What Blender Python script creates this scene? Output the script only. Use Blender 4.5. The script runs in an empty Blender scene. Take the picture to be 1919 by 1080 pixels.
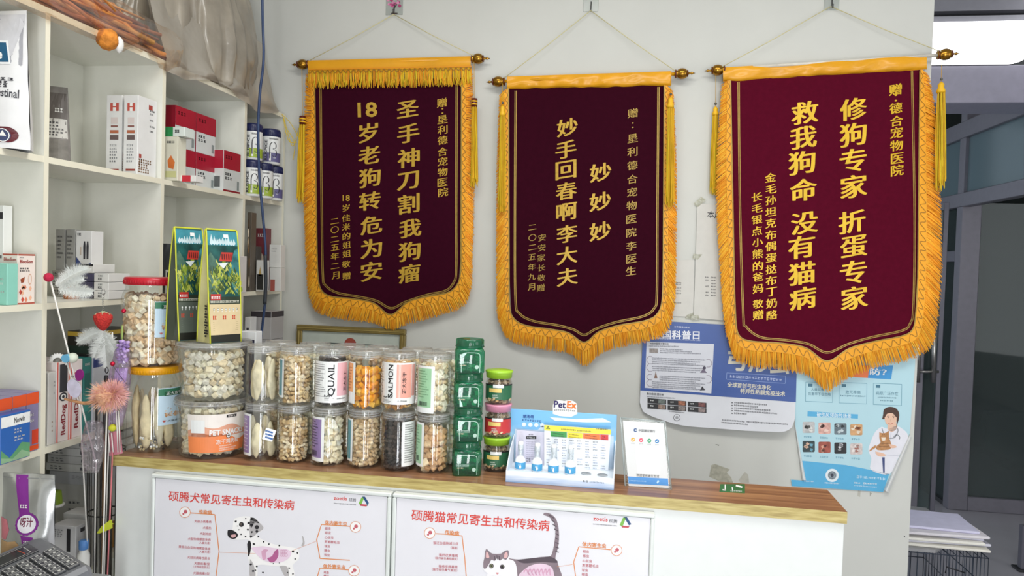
import bpy, math, random
from mathutils import Vector, Matrix, noise as mnoise
from mathutils.geometry import tessellate_polygon
random.seed(11)
sc = bpy.context.scene
COL = sc.collection
PI = math.pi

# ------------------------------------------------------------------ camera
F, YAW, PITCH, ROLL = 1392.4, 0.1549, 0.0296, 0.0311
IW, IH = 1919, 1080
CAM = Vector((0, 0, 1.65))
FW = Vector((-math.sin(YAW)*math.cos(PITCH), math.cos(YAW)*math.cos(PITCH), -math.sin(PITCH)))
_r0 = Vector((math.cos(YAW), math.sin(YAW), 0)); _u0 = _r0.cross(FW)
RT = math.cos(ROLL)*_r0 + math.sin(ROLL)*_u0
UP = -math.sin(ROLL)*_r0 + math.cos(ROLL)*_u0
cd = bpy.data.cameras.new('camera'); cam = bpy.data.objects.new('camera', cd); COL.objects.link(cam)
cd.sensor_fit = 'HORIZONTAL'; cd.sensor_width = 36; cd.lens = 36*F/IW; cd.clip_start = .05
_B = -FW
cam.matrix_world = Matrix(((RT.x, UP.x, _B.x, CAM.x), (RT.y, UP.y, _B.y, CAM.y), (RT.z, UP.z, _B.z, CAM.z), (0, 0, 0, 1)))
sc.camera = cam

# ------------------------------------------------------------------ light
sc.view_settings.view_transform = 'Standard'; sc.view_settings.look = 'None'
sc.view_settings.gamma = 1; sc.view_settings.use_curve_mapping = False
sc.view_settings.exposure = 0.0
sc.cycles.max_bounces = 10; sc.cycles.transparent_max_bounces = 40; sc.cycles.caustics_reflective = False; sc.cycles.caustics_refractive = False
w = bpy.data.worlds.new('world'); sc.world = w; w.use_nodes = True
bg = w.node_tree.nodes['Background']; bg.inputs[0].default_value = (.80, .90, 1, 1); bg.inputs[1].default_value = 0.9
def area(name, loc, to, sx, sy, power, col=(1, 1, 1)):
    l = bpy.data.lights.new(name, 'AREA'); l.shape = 'RECTANGLE'; l.size = sx; l.size_y = sy; l.energy = power; l.color = col
    o = bpy.data.objects.new(name, l); COL.objects.link(o); o.location = loc
    o.rotation_euler = (Vector(to)-Vector(loc)).to_track_quat('-Z', 'Y').to_euler()
    return o
# daylight through the two shopfront openings behind the camera
area('daylight_door', (.20, -1.40, 1.22), (.0, 3, 1.2), .30, 2.36, 43, (.97, .985, 1))
area('daylight_door', (.80, -1.40, 1.22), (.4, 3, 1.2), .14, 2.36, 17, (.97, .985, 1))
area('daylight_window', (2.25, -1.40, 1.22), (.4, 3, 1.2), .25, 2.36, 20, (.97, .985, 1))
area('daylight_side', (4.4, 0.4, 1.9), (0, 3.0, 1.6), 2.4, 2.4, 33, (.97, .99, 1))
# unseen fill lamps under the ceiling, added to brighten room and passage softly
area('ceiling_fill', (0.8, 1.2, 3.36), (0.8, 1.2, 0), 1.2, .6, 32, (1, .985, .95))
area('ceiling_fill', (-.5, 1.5, 3.36), (-.5, 1.5, 0), 1.2, .6, 24, (1, .985, .95))
area('ceiling_fill', (2.6, 4.2, 3.36), (2.6, 4.2, 0), .6, .6, 5, (.96, .95, 1))

# ------------------------------------------------------------------ helpers
def ray(px, py): return FW + RT*((px-IW/2)/F) - UP*((py-IH/2)/F)
def atY(px, py, Y): d = ray(px, py); return CAM + d*(Y/d.y)
def atX(px, py, X): d = ray(px, py); return CAM + d*(X/d.x)
def atZ(px, py, Z): d = ray(px, py); return CAM + d*((Z-CAM.z)/d.z)

def lin(c):
    return c/12.92 if c <= .04045 else ((c+.055)/1.055)**2.4
def rgb(h):
    return tuple(lin(int(h[i:i+2], 16)/255) for i in (0, 2, 4))
_MC = {}
def mat(h, rough=.5, metal=0, noise=.06, scale=25, bump=0, emit=0, spec=.5, sheen=0, coat=0, stretch=None):
    """principled material whose colour varies a little with a noise texture"""
    key = (h, rough, metal, noise, scale, bump, emit, spec, sheen, coat, stretch)
    if key in _MC: return _MC[key]
    m = bpy.data.materials.new('surface_'+h); m.use_nodes = True
    nt = m.node_tree; b = nt.nodes['Principled BSDF']; c = rgb(h)
    b.inputs['Roughness'].default_value = rough; b.inputs['Metallic'].default_value = metal
    b.inputs['Specular IOR Level'].default_value = spec
    if sheen: b.inputs['Sheen Weight'].default_value = sheen; b.inputs['Sheen Roughness'].default_value = .4
    if coat: b.inputs['Coat Weight'].default_value = coat; b.inputs['Coat Roughness'].default_value = .08
    if emit: b.inputs['Emission Color'].default_value = (*c, 1); b.inputs['Emission Strength'].default_value = emit
    b.inputs['Base Color'].default_value = (*c, 1)
    if noise or bump:
        tc = nt.nodes.new('ShaderNodeTexCoord'); n = nt.nodes.new('ShaderNodeTexNoise'); n.inputs['Scale'].default_value = scale; n.inputs['Detail'].default_value = 4
        if stretch:
            mp = nt.nodes.new('ShaderNodeMapping'); mp.inputs['Scale'].default_value = stretch
            nt.links.new(tc.outputs['Object'], mp.inputs[0]); nt.links.new(mp.outputs[0], n.inputs['Vector'])
        else: nt.links.new(tc.outputs['Object'], n.inputs['Vector'])
        if noise:
            r = nt.nodes.new('ShaderNodeValToRGB'); e = r.color_ramp.elements
            e[0].position = .3; e[1].position = .7
            e[0].color = (*[max(0, x*(1-2*noise)) for x in c], 1); e[1].color = (*[min(1, x*(1+noise)) for x in c], 1)
            nt.links.new(n.outputs['Fac'], r.inputs[0]); nt.links.new(r.outputs[0], b.inputs['Base Color'])
        if bump:
            bp = nt.nodes.new('ShaderNodeBump'); bp.inputs['Strength'].default_value = bump; bp.inputs['Distance'].default_value = .01
            nt.links.new(n.outputs['Fac'], bp.inputs['Height']); nt.links.new(bp.outputs[0], b.inputs['Normal'])
    _MC[key] = m; return m
def clear(h, dens=.1, rough=.06, gloss=1.0, key=None, bump=0, bscale=30):
    """thin clear plastic or glass: tinted see-through plus a sheen that grows at grazing angles"""
    k = ('clear', h, dens, rough, gloss, bump, bscale)
    if k in _MC: return _MC[k]
    m = bpy.data.materials.new('clear_'+h); m.use_nodes = True; nt = m.node_tree; nt.nodes.remove(nt.nodes['Principled BSDF'])
    out = nt.nodes['Material Output']; c = rgb(h)
    tr = nt.nodes.new('ShaderNodeBsdfTransparent'); tr.inputs[0].default_value = (*c, 1)
    di = nt.nodes.new('ShaderNodeBsdfDiffuse'); di.inputs[0].default_value = (*[min(.8, x) for x in c], 1)
    gl = nt.nodes.new('ShaderNodeBsdfGlossy'); gl.inputs['Roughness'].default_value = rough
    m1 = nt.nodes.new('ShaderNodeMixShader'); m1.inputs[0].default_value = dens
    m2 = nt.nodes.new('ShaderNodeMixShader'); lw = nt.nodes.new('ShaderNodeFresnel'); lw.inputs[0].default_value = 1.45
    mu = nt.nodes.new('ShaderNodeMath'); mu.operation = 'MULTIPLY'; mu.inputs[1].default_value = gloss
    nt.links.new(tr.outputs[0], m1.inputs[1]); nt.links.new(di.outputs[0], m1.inputs[2])
    mn = nt.nodes.new('ShaderNodeMath'); mn.operation = 'MINIMUM'; mn.inputs[1].default_value = .22
    nt.links.new(lw.outputs[0], mu.inputs[0]); nt.links.new(mu.outputs[0], mn.inputs[0]); nt.links.new(mn.outputs[0], m2.inputs[0])
    nt.links.new(m1.outputs[0], m2.inputs[1]); nt.links.new(gl.outputs[0], m2.inputs[2]); nt.links.new(m2.outputs[0], out.inputs[0])
    if bump:
        tc = nt.nodes.new('ShaderNodeTexCoord'); n = nt.nodes.new('ShaderNodeTexNoise'); n.inputs['Scale'].default_value = bscale
        bp = nt.nodes.new('ShaderNodeBump'); bp.inputs['Strength'].default_value = bump; bp.inputs['Distance'].default_value = .02
        nt.links.new(tc.outputs['Object'], n.inputs['Vector']); nt.links.new(n.outputs['Fac'], bp.inputs['Height'])
        for q in (gl, di): nt.links.new(bp.outputs[0], q.inputs['Normal'])
    _MC[k] = m; return m

def wloc(o):
    v = Vector((0, 0, 0))
    while o: v += o.location; o = o.parent
    return v
def tag(o, label=None, cat=None, group=None, kind=None):
    for k, v in (('label', label), ('category', cat), ('group', group), ('kind', kind)):
        if v: o[k] = v
    return o
def thing(name, loc, label, cat, group=None):
    o = bpy.data.objects.new(name, None); COL.objects.link(o); o.location = loc; o.empty_display_size = .05
    return tag(o, label, cat, group)
def dup(root, loc, label=None, group=None):
    r = root.copy(); COL.objects.link(r); r.location = loc
    if label: r['label'] = label
    if group: r['group'] = group
    for ch in list(root.children):
        c = ch.copy(); COL.objects.link(c); c.parent = r
        for g in list(ch.children):
            d = g.copy(); COL.objects.link(d); d.parent = c
    return r

class MB:
    """collects shapes and links them as one mesh object"""
    def __init__(s): s.v = []; s.f = []; s.m = []; s.sm = []; s.mats = []
    def mi(s, m):
        if m not in s.mats: s.mats.append(m)
        return s.mats.index(m)
    def add(s, vs, fs, m, smooth=False):
        o = len(s.v); s.v += [Vector(x) for x in vs]; i = s.mi(m)
        for f in fs: s.f.append([o+k for k in f]); s.m.append(i); s.sm.append(smooth)
        return s
    def box(s, c, d, m, b=0, R=None):
        c = Vector(c); h = [x/2 for x in d]; b = min(b, min(h)*.9)
        sg = [(x, y, z) for x in (-1, 1) for y in (-1, 1) for z in (-1, 1)]
        if b <= 0:
            vs = [Vector((a*h[0], e*h[1], g*h[2])) for a, e, g in sg]
            fs = [(0, 1, 3, 2), (4, 6, 7, 5), (0, 4, 5, 1), (2, 3, 7, 6), (0, 2, 6, 4), (1, 5, 7, 3)]
        else:
            vs = []; fs = []; ix = {}
            for q in sg:
                for ax in range(3):
                    ix[q, ax] = len(vs); vs.append(Vector([q[k]*(h[k]-(0 if k == ax else b)) for k in range(3)]))
            for ax in range(3):
                a2, a3 = [(1, 2), (2, 0), (0, 1)][ax]
                for sn in (-1, 1):
                    loop = []
                    for p2, p3 in ((-1, -1), (1, -1), (1, 1), (-1, 1)):
                        q = [0, 0, 0]; q[ax] = sn; q[a2] = p2; q[a3] = p3; loop.append(ix[tuple(q), ax])
                    fs.append(loop if sn > 0 else loop[::-1])
                for p2 in (-1, 1):
                    for p3 in (-1, 1):
                        q0 = [0]*3; q0[ax] = -1; q0[a2] = p2; q0[a3] = p3; q1 = list(q0); q1[ax] = 1; q0 = tuple(q0); q1 = tuple(q1)
                        l = [ix[q0, a2], ix[q1, a2], ix[q1, a3], ix[q0, a3]]
                        fs.append(l if p2*p3 > 0 else l[::-1])
            for q in sg:
                l = [ix[q, 0], ix[q, 1], ix[q, 2]]
                fs.append(l if q[0]*q[1]*q[2] > 0 else l[::-1])
        if R: vs = [R @ v for v in vs]
        return s.add([c+v for v in vs], fs, m)
    def b2(s, lo, hi, m, b=0):
        return s.box([(a+e)/2 for a, e in zip(lo, hi)], [abs(e-a) for a, e in zip(lo, hi)], m, b)
    def tube(s, pts, r, m, n=8, smooth=True, cap=True):
        pts = [Vector(p) for p in pts]; rr = r if isinstance(r, (list, tuple)) else [r]*len(pts)
        vs = []; fs = []; pa = None
        for i, p in enumerate(pts):
            t = (pts[min(i+1, len(pts)-1)]-pts[max(i-1, 0)]).normalized()
            if pa is None: pa = t.orthogonal().normalized()
            else:
                pa = pa-t*pa.dot(t)
                pa = pa.normalized() if pa.length > 1e-6 else t.orthogonal().normalized()
            pb = t.cross(pa)
            for k in range(n): a = 2*PI*k/n; vs.append(p+(pa*math.cos(a)+pb*math.sin(a))*rr[i])
        for i in range(len(pts)-1):
            for k in range(n): k2 = (k+1) % n; fs.append((i*n+k, i*n+k2, (i+1)*n+k2, (i+1)*n+k))
        if cap: fs.append(tuple(range(n))[::-1]); fs.append(tuple((len(pts)-1)*n+k for k in range(n)))
        return s.add(vs, fs, m, smooth)
    def lathe(s, prof, c, m, n=32, ax=None, smooth=True, cap=True):
        c = Vector(c); A = Vector(ax).normalized() if ax else Vector((0, 0, 1))
        X = Vector((1, 0, 0)) if not ax else A.orthogonal().normalized(); Y = A.cross(X); vs = []; fs = []
        for r, z in prof:
            for k in range(n): a = 2*PI*k/n; vs.append(c+A*z+(X*math.cos(a)+Y*math.sin(a))*r)
        for i in range(len(prof)-1):
            for k in range(n): k2 = (k+1) % n; fs.append((i*n+k, i*n+k2, (i+1)*n+k2, (i+1)*n+k))
        if cap: fs.append(tuple(range(n))[::-1]); fs.append(tuple((len(prof)-1)*n+k for k in range(n)))
        return s.add(vs, fs, m, smooth)
    def ball(s, c, r, m, n=14, sc_=(1, 1, 1), R=None, lump=0, seed=0):
        k = max(4, n//2); vs = []; fs = []
        for i in range(k+1):
            t = PI*i/k
            for j in range(n):
                a = 2*PI*j/n; d = Vector((math.sin(t)*math.cos(a), math.sin(t)*math.sin(a), math.cos(t)))
                q = r*(1+lump*mnoise.noise(d*2.2+Vector((seed*7.3, seed, 0)))) if lump else r
                d = Vector((d.x*sc_[0], d.y*sc_[1], d.z*sc_[2]))*q
                vs.append(Vector(c)+(R @ d if R else d))
        for i in range(k):
            for j in range(n): j2 = (j+1) % n; fs.append((i*n+j, (i+1)*n+j, (i+1)*n+j2, i*n+j2))
        return s.add(vs, fs, m, True)
    def grid(s, fn, nu, nv, m, smooth=True, flip=False):
        vs = [fn(i/nu, j/nv) for j in range(nv+1) for i in range(nu+1)]; fs = []
        for j in range(nv):
            for i in range(nu):
                a = j*(nu+1)+i; q = (a, a+1, a+nu+2, a+nu+1); fs.append(q[::-1] if flip else q)
        return s.add(vs, fs, m, smooth)
    def slab(s, front, back, m):
        """closed prism between two outlines of the same length"""
        n = len(front); vs = list(front)+list(back)
        tri = tessellate_polygon([[Vector(p) for p in front]])
        fs = [tuple(t) for t in tri]+[tuple(n+i for i in t[::-1]) for t in tri]+[(i, (i+1) % n, n+(i+1) % n, n+i) for i in range(n)]
        return s.add(vs, fs, m)
    def build(s, name, parent=None, origin=None):
        me = bpy.data.meshes.new(name)
        if parent is not None: off = wloc(parent); loc = Vector((0, 0, 0))
        else:
            if origin is None:
                lo = [min(v[i] for v in s.v) for i in range(3)]; hi = [max(v[i] for v in s.v) for i in range(3)]
                origin = ((lo[0]+hi[0])/2, (lo[1]+hi[1])/2, lo[2])
            off = loc = Vector(origin)
        me.from_pydata([v-off for v in s.v], [], s.f)
        for m in s.mats: me.materials.append(m)
        me.polygons.foreach_set('material_index', s.m); me.polygons.foreach_set('use_smooth', s.sm); me.update()
        o = bpy.data.objects.new(name, me); COL.objects.link(o); o.location = loc
        if parent is not None: o.parent = parent
        return o

# lettering: glyph outlines from the built-in font, laid onto a surface
_TC = {}
_cu = bpy.data.curves.new('lettering', 'FONT'); _to = bpy.data.objects.new('lettering', _cu)
def glyph(t, bold=0.0, res=2):
    k = (t, bold, res)
    if k not in _TC:
        _cu.body = t; _cu.resolution_u = res
        me = bpy.data.meshes.new_from_object(_to)
        v = [(p.co.x, p.co.y) for p in me.vertices]; f = [list(p.vertices) for p in me.polygons]
        bpy.data.meshes.remove(me)
        if not v: v = [(0, 0), (1, 0)]
        if bold:                                   # heavier strokes: the outline again, shifted as a broad nib would move
            nib = bold if isinstance(bold, tuple) else None
            sh = [(-nib[0], -nib[1]), (-nib[0]/3, -nib[1]/3), (nib[0]/3, nib[1]/3), nib] if nib else [(-bold, -bold), (bold, -bold), (-bold, bold), (bold, bold)]
            n = len(v); v = [(a+dx, b+dy) for dx, dy in sh for a, b in v]; f = [[n*i+k_ for k_ in q] for i in range(len(sh)) for q in f]
        x = [p[0] for p in v]; y = [p[1] for p in v]
        _TC[k] = (v, f, min(x), max(x), min(y), max(y))
    return _TC[k]

class Print(MB):
    """flat artwork on a surface. P(x, y, lift) gives the place of an artwork point; layers are lifted a hair"""
    def __init__(s, P, up=-1, step=.00025): super().__init__(); s.P = P; s.k = 1; s.up = up; s.step = step; s.maxe = 0
    def q(s, x, y): return s.P(x, y, s.k*s.step)
    def rect(s, x0, y0, x1, y1, m, nu=1, nv=1):
        return s.grid(lambda a, b: s.q(x0+(x1-x0)*a, y0+(y1-y0)*b), nu, nv, m, False)
    def poly(s, pts, m):
        tri = tessellate_polygon([[Vector((a, b, 0)) for a, b in pts]])
        if s.maxe:                                  # follow a curved surface: cut long edges
            pts = list(pts); todo = [tuple(t) for t in tri]; tri = []
            while todo:
                a, b, c = todo.pop(); L = [(math.dist(pts[i], pts[j]), i, j, k) for i, j, k in ((a, b, c), (b, c, a), (c, a, b))]; l, i, j, k = max(L)
                if l <= s.maxe or len(pts) > 6000: tri.append((a, b, c)); continue
                pts.append(((pts[i][0]+pts[j][0])/2, (pts[i][1]+pts[j][1])/2)); n = len(pts)-1; todo += [(i, n, k), (n, j, k)]
        return s.add([s.q(a, b) for a, b in pts], [tuple(t) for t in tri], m)
    def quad(s, a, b, c, d, m, nu=1, nv=1):
        def fn(u, v):
            x = (a[0]*(1-u)+b[0]*u)*(1-v)+(d[0]*(1-u)+c[0]*u)*v
            y = (a[1]*(1-u)+b[1]*u)*(1-v)+(d[1]*(1-u)+c[1]*u)*v
            return s.q(x, y)
        return s.grid(fn, nu, nv, m, False)
    def disc(s, x, y, r, m, n=20, ry=None): return s.poly([(x+r*math.cos(2*PI*i/n), y+(ry or r)*math.sin(2*PI*i/n)) for i in range(n)], m)
    def line(s, pts, w_, m, closed=False):
        if closed: pts = list(pts)+[pts[0]]
        for (a, b), (c, d) in zip(pts, pts[1:]):
            l = math.hypot(c-a, d-b)
            if l < 1e-9: continue
            nx, ny = -(d-b)/l*w_/2, (c-a)/l*w_/2
            s.add([s.q(a+nx, b+ny), s.q(c+nx, d+ny), s.q(c-nx, d-ny), s.q(a-nx, b-ny)], [(0, 1, 2, 3)], m)
        return s
    def ring(s, x, y, r, w_, m, n=24): return s.line([(x+r*math.cos(2*PI*i/n), y+r*math.sin(2*PI*i/n)) for i in range(n)], w_, m, True)
    def put(s, pts, f, m, bold=0):
        n = max(1, len(pts)//(4 if bold else 1))    # the nib passes of a heavy stroke lie one on the other
        return s.add([s.P(a, b, s.k*s.step+.00006*(i//n)) for i, (a, b) in enumerate(pts)], f, m)
    def text(s, t, A, B, m, h=None, bold=.0, res=2, slant=0, up=None):
        """from the point A to the point B along the line of writing; h stretches the height of one em"""
        v, f, x0, x1, y0, y1 = glyph(t, bold, res)
        ex = ((B[0]-A[0]), (B[1]-A[1])); L = math.hypot(*ex); d = (ex[0]/L, ex[1]/L)
        sx = L/(x1-x0); sy = h if h else sx
        n = up or ((-d[1], d[0]) if s.up > 0 else (d[1], -d[0]))
        return s.put([(A[0]+d[0]*((x-x0)*sx+slant*y*sy)+n[0]*y*sy, A[1]+d[1]*((x-x0)*sx+slant*y*sy)+n[1]*y*sy) for x, y in v], f, m, bold)
    def char(s, t, x, y, size, m, bold=.0, res=3, tilt=0, wide=1, ang=0):
        """one character centred on x, y; tilt lifts the strokes to the right as a brush does"""
        v, f, x0, x1, y0, y1 = glyph(t, bold, res); e = max(x1-x0, y1-y0) if t not in ':：' else 1
        cx, cy = (x0+x1)/2, (y0+y1)/2; k = size/e; ca, sa = math.cos(ang), math.sin(ang)
        out = []
        for a, b in v:
            a = (a-cx)*k*wide; b = (b-cy)*k+tilt*a; a, b = a*ca-b*sa, a*sa+b*ca
            out.append((x+a, y+s.up*b))
        return s.put(out, f, m, bold)
    def col(s, t, pts, size, m, **kw):
        for c, (x, y) in zip(t, pts): s.char(c, x, y, size, m, **kw)
        return s
    def dashes(s, A, B, h, m, fill=.75, seed=None):
        """a row of writing too small to read: one small dark mark per character"""
        L = math.hypot(B[0]-A[0], B[1]-A[1]); n = max(1, int(L/(h*1.12))); d = ((B[0]-A[0])/L, (B[1]-A[1])/L); up = (-d[1]*s.up*-1, d[0]*s.up*-1)
        R = random.Random(seed if seed is not None else int(A[0]*13+A[1]*7)); nrm = (d[1], -d[0]) if s.up < 0 else (-d[1], d[0])
        for i in range(n):
            a = L*i/n; ww = L/n*fill
            for (u0, u1, v0, v1) in R.choice((((0, 1, .75, .95), (.4, .6, 0, 1), (0, 1, .3, .45)), ((0, .35, 0, 1), (.5, 1, .6, .8), (.5, 1, .1, .3)), ((0, 1, 0, .2), (0, 1, .8, 1), (.1, .3, 0, 1), (.7, .9, 0, 1)), ((0, 1, .55, .72), (.15, .35, 0, .9), (.65, .85, 0, .9)))):
                c = []
                for uu, vv in ((u0, v0), (u1, v0), (u1, v1), (u0, v1)):
                    x = A[0]+d[0]*(a+ww*uu)+nrm[0]*h*vv; y = A[1]+d[1]*(a+ww*uu)+nrm[1]*h*vv; c.append(s.q(x, y))
                s.add(c, [(0, 1, 2, 3)], m)
        return s
def onY(Y, bend=None):
    """artwork coordinates measured on the photograph, laid on the upright plane at depth Y"""
    def P(x, y, k):
        p = atY(x, y, Y); o = k+(bend(x, y) if bend else 0)
        return p+(CAM-p).normalized()*o
    return P
def lerp(a, b, t): return a+(b-a)*t
def smooth_path(pts, n=6):
    """Catmull-Rom through the points"""
    out = []; P = [pts[0]]+list(pts)+[pts[-1]]
    for i in range(1, len(P)-2):
        for k in range(n):
            t = k/n; o = []
            for j in range(len(pts[0])):
                a, b, c, d = P[i-1][j], P[i][j], P[i+1][j], P[i+2][j]
                o.append(.5*(2*b+(c-a)*t+(2*a-5*b+4*c-d)*t*t+(3*b-a-3*c+d)*t**3))
            out.append(tuple(o))
    out.append(tuple(pts[-1])); return out
def resample(pts, n):
    L = [0]
    for a, b in zip(pts, pts[1:]): L.append(L[-1]+math.dist(a, b))
    out = []; j = 0
    for i in range(n):
        d = L[-1]*i/(n-1)
        while j < len(L)-2 and L[j+1] < d: j += 1
        t = (d-L[j])/max(1e-9, L[j+1]-L[j]); out.append(tuple(a+(b-a)*t for a, b in zip(pts[j], pts[j+1])))
    return out
# ------------------------------------------------------------------ setting
CT = 1.073            # top of the counter
WALL = 3.30           # wall with the banners
SX = -1.608           # front of the shelving
M_WALL = mat('CFD0CA', .75, noise=.02, scale=3, bump=.03)
M_CEIL = mat('E0E0DC', .8, noise=.02)
M_FLOOR = mat('A3A1A8', .25, noise=.05, scale=2, spec=.5)
M_ALU = mat('7E7C86', .42, metal=.35, noise=.03)
M_ALU2 = mat('6E6D78', .45, metal=.3, noise=.03)
M_DARK = mat('2B2C30', .5, noise=.04)
def struct(o): o['kind'] = 'structure'; return o
def sbox(name, lo, hi, m, b=0): return struct(MB().b2(lo, hi, m, b).build(name))
sbox('floor', (-2.0, -3.1, -.1), (5.2, 9.2, 0), M_FLOOR)
sbox('ceiling', (-2.0, -3.1, 3.4), (5.2, 9.2, 3.5), M_CEIL)
sbox('wall_left', (-2.06, -3.1, 0), (-1.93, 3.45, 3.4), M_WALL)
sbox('wall_back', (-1.93, WALL, 0), (1.197, WALL+.15, 3.4), M_WALL)
sbox('wall_right', (5.0, -3.1, 0), (5.2, 9.2, 3.4), mat('BDBDBA', .7, noise=.02))
# shopfront behind the camera: a wall with a door opening and a tall window
fw_ = MB()
for lo, hi in (((-2, -1.6, 0), (-.10, -1.45, 3.4)), ((1.0, -1.6, 0), (1.95, -1.45, 3.4)), ((2.55, -1.6, 0), (5, -1.45, 3.4)), ((-.10, -1.6, 2.45), (1.0, -1.45, 3.4)), ((1.95, -1.6, 2.45), (2.55, -1.45, 3.4))):
    fw_.b2(lo, hi, M_WALL)
struct(fw_.build('wall_front'))
# room beyond the glass
sbox('wall_far', (2.0, 8.0, 0), (5.0, 8.15, 3.4), mat('363D3B', .8, noise=.05))
sbox('wall_passage', (1.197, 8.0, 0), (2.0, 8.15, 3.4), mat('6B6E6C', .8, noise=.05))

# glazed partition running back along the passage, and the glass door frame facing the room
PX = atY(1802, 420, 5.72).x+.03
def sthing(name, o=None): pass
g = MB(); MH = 3.0
g.b2((PX-.03, 5.72, 0), (PX+.10, 5.81, 2.86), M_ALU, .004)
struct(g.build('trim_1'))                                    # mullion
sbox('trim_2', (PX-.034, 3.9, 2.17), (PX+.034, 7.8, 2.27), M_ALU, .004)     # transom
sbox('trim_3', (PX-.036, 3.9, 2.66), (PX+.05, 7.8, 2.78), M_ALU, .004)     # upper rail
sbox('trim_4', (PX+.10, 5.72, 0), (4.9, 5.80, .10), M_ALU, .004)          # bottom rail of the glass door
M_GLASS = clear('9FB0B0', .10, .03, 1.0)
M_GLASSB = clear('9CB4BC', .42, .12, .7)
w1 = MB().b2((PX+.10, 5.745, .10), (4.9, 5.755, 2.2), M_GLASS); struct(w1.build('door_1'))
w2 = MB().b2((PX-.005, 3.9, 2.27), (PX+.005, 5.72, 2.66), M_GLASSB).b2((PX-.005, 5.81, 2.27), (PX+.005, 7.8, 2.66), M_GLASSB); struct(w2.build('window_1'))
w3 = MB().b2((PX-.005, 5.81, .02), (PX+.005, 7.8, 2.17), M_GLASS); struct(w3.build('window_2'))
sbox('trim_5', (PX-.03, 5.81, 1.78), (PX+.03, 7.8, 1.86), M_ALU2, .004)
sbox('trim_8', (PX-.025, 5.81, 0), (PX+.025, 7.8, .03), M_DARK)
sbox('trim_11', (PX-.05, 3.80, 0), (PX+.07, 3.9, 3.4), M_ALU, .004)         # end post of the partition, outside the picture
# fascia over the passage
HY = 4.55
def hz(py): return atY(1838, py, HY).z
sbox('trim_6', (1.22, HY, hz(193)-.0), (4.9, HY+.30, hz(122)), mat('A7A4B4', .5, noise=.03), .004)
sbox('trim_7', (1.22, HY+.02, hz(40)), (4.9, HY+.3, hz(27)), mat('97979F', .5, noise=.03))
sbox('trim_9', (1.22, HY+.04, hz(15)), (4.9, HY+.3, 3.4), mat('8C8C94', .5, noise=.03))
sbox('trim_10', (1.22, HY+.10, hz(27)), (4.9, HY+.3, hz(15)), M_DARK)
# lit panel with a rounded lower corner
lp = thing('light_panel', (2.2, HY+.02, hz(122)), 'bright white light panel with a rounded corner above the passage', 'light')
pl = MB(); a = atY(1700, 122, HY).x; b_ = atY(1945, 122, HY).x; z0, z1 = hz(121.5), hz(41)
pts = [(a, z1), (a, z0)]+[(b_-.16+.16*math.sin(t), z0+.16-.16*math.cos(t)) for t in [i*PI/16 for i in range(9)]]+[(b_, z1)]
pl.slab([(x, HY-.012, z) for x, z in pts], [(x, HY+.02, z) for x, z in pts], mat('FFFFFF', .4, noise=0, emit=2.2)); pl.build('diffuser', lp)
fr = MB()
for (x, z), (x2, z2) in zip(pts, pts[1:]+pts[:1]): fr.tube([(x, HY, z), (x2, HY, z2)], .004, M_DARK, 6)
fr.build('rim', lp)

# pull handle on the edge of the glass leaf beside the banner wall
HDY = 5.2
dh = thing('door_leaf', (atY(1722, 900, HDY).x, HDY, 0), 'narrow open glass door leaf with twin steel pull bars, beside the light blue poster', 'door')
lx = atY(1718, 700, HDY).x
MB().b2((lx-.035, HDY-.02, 0), (lx+.035, HDY+.04, 2.15), M_ALU, .004).build('stile', dh)
MB().b2((lx+.035, HDY-.004, .10), (lx+.115, HDY+.004, 2.1), M_GLASS).build('pane', dh)
MB().b2((lx+.115, HDY-.012, 0), (lx+.145, HDY+.02, 2.15), M_ALU2, .003).build('edge_strip', dh)
st = mat('A8A6A2', .25, metal=.9, noise=.02)
for px_, yy in ((1722, HDY-.07), (1751, HDY-.07)):
    a = atY(px_, 600, yy); b_ = atY(px_-2, 717, yy); MB().tube([a, b_], .014, st, 12).build('pull_bar', dh)
for py_ in (604, 697):
    a = atY(1715, py_, HDY-.07); b_ = atY(1759, py_, HDY-.07); MB().tube([a, b_], .009, st, 10).build('cross_bar', dh)

# bag lying behind the glass
bc = atY(1915, 835, 6.9); bgm = MB()
bgm.ball((bc.x+.12, 6.9, .30), .34, clear('AFC0B8', .28, .15, 1, bump=.8, bscale=9), 28, (1.25, .8, .85), lump=.35, seed=3)
tag(bgm.build('plastic_bag'), 'big clear plastic bag slumped on the floor behind the glass door', 'bag')
# foot of a post at the frame edge
pf = thing('metal_post', (atZ(1915, 1070, 0).x, atZ(1915, 1070, 0).y, 0), 'grey metal post with a small foot plate standing on the passage floor', 'post')
q = pf.location
MB().b2((q.x-.012, q.y-.012, .012), (q.x+.03, q.y+.03, .26), M_ALU2, .003).build('post', pf)
MB().b2((q.x-.03, q.y-.03, 0), (q.x+.06, q.y+.06, .012), M_DARK, .002).build('foot_plate', pf)

# folding wire crate with a board and papers on top, just past the end of the banner wall
CX0, CX1, CY0, CY1, CZ = 1.23, 1.62, 3.55, 4.25, .42
cr = thing('wire_crate', (1.42, 3.9, 0), 'black folding wire pet crate past the end of the banner wall', 'crate')
wm = mat('3A4250', .4, metal=.5, noise=.03); wt = mat('22242A', .5, noise=.03)
def wires(name, a, b, n1, n2, horiz):
    m = MB()
    for i in range(n1+1): t = i/n1; x = Vector(a).lerp(Vector((b[0], b[1], a[2])), t); m.tube([x, (x.x, x.y, b[2])], .0018, wm, 5)
    for j in range(n2+1): z = lerp(a[2], b[2], j/n2); m.tube([(a[0], a[1], z), (b[0], b[1], z)], .0025, wm, 5)
    m.build(name, cr)
wires('front_panel', (CX0, CY0, .02), (CX1, CY0, CZ), 12, 3, 1)
wires('side_panel', (CX1, CY0, .02), (CX1, CY1, CZ), 20, 3, 1)
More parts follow.
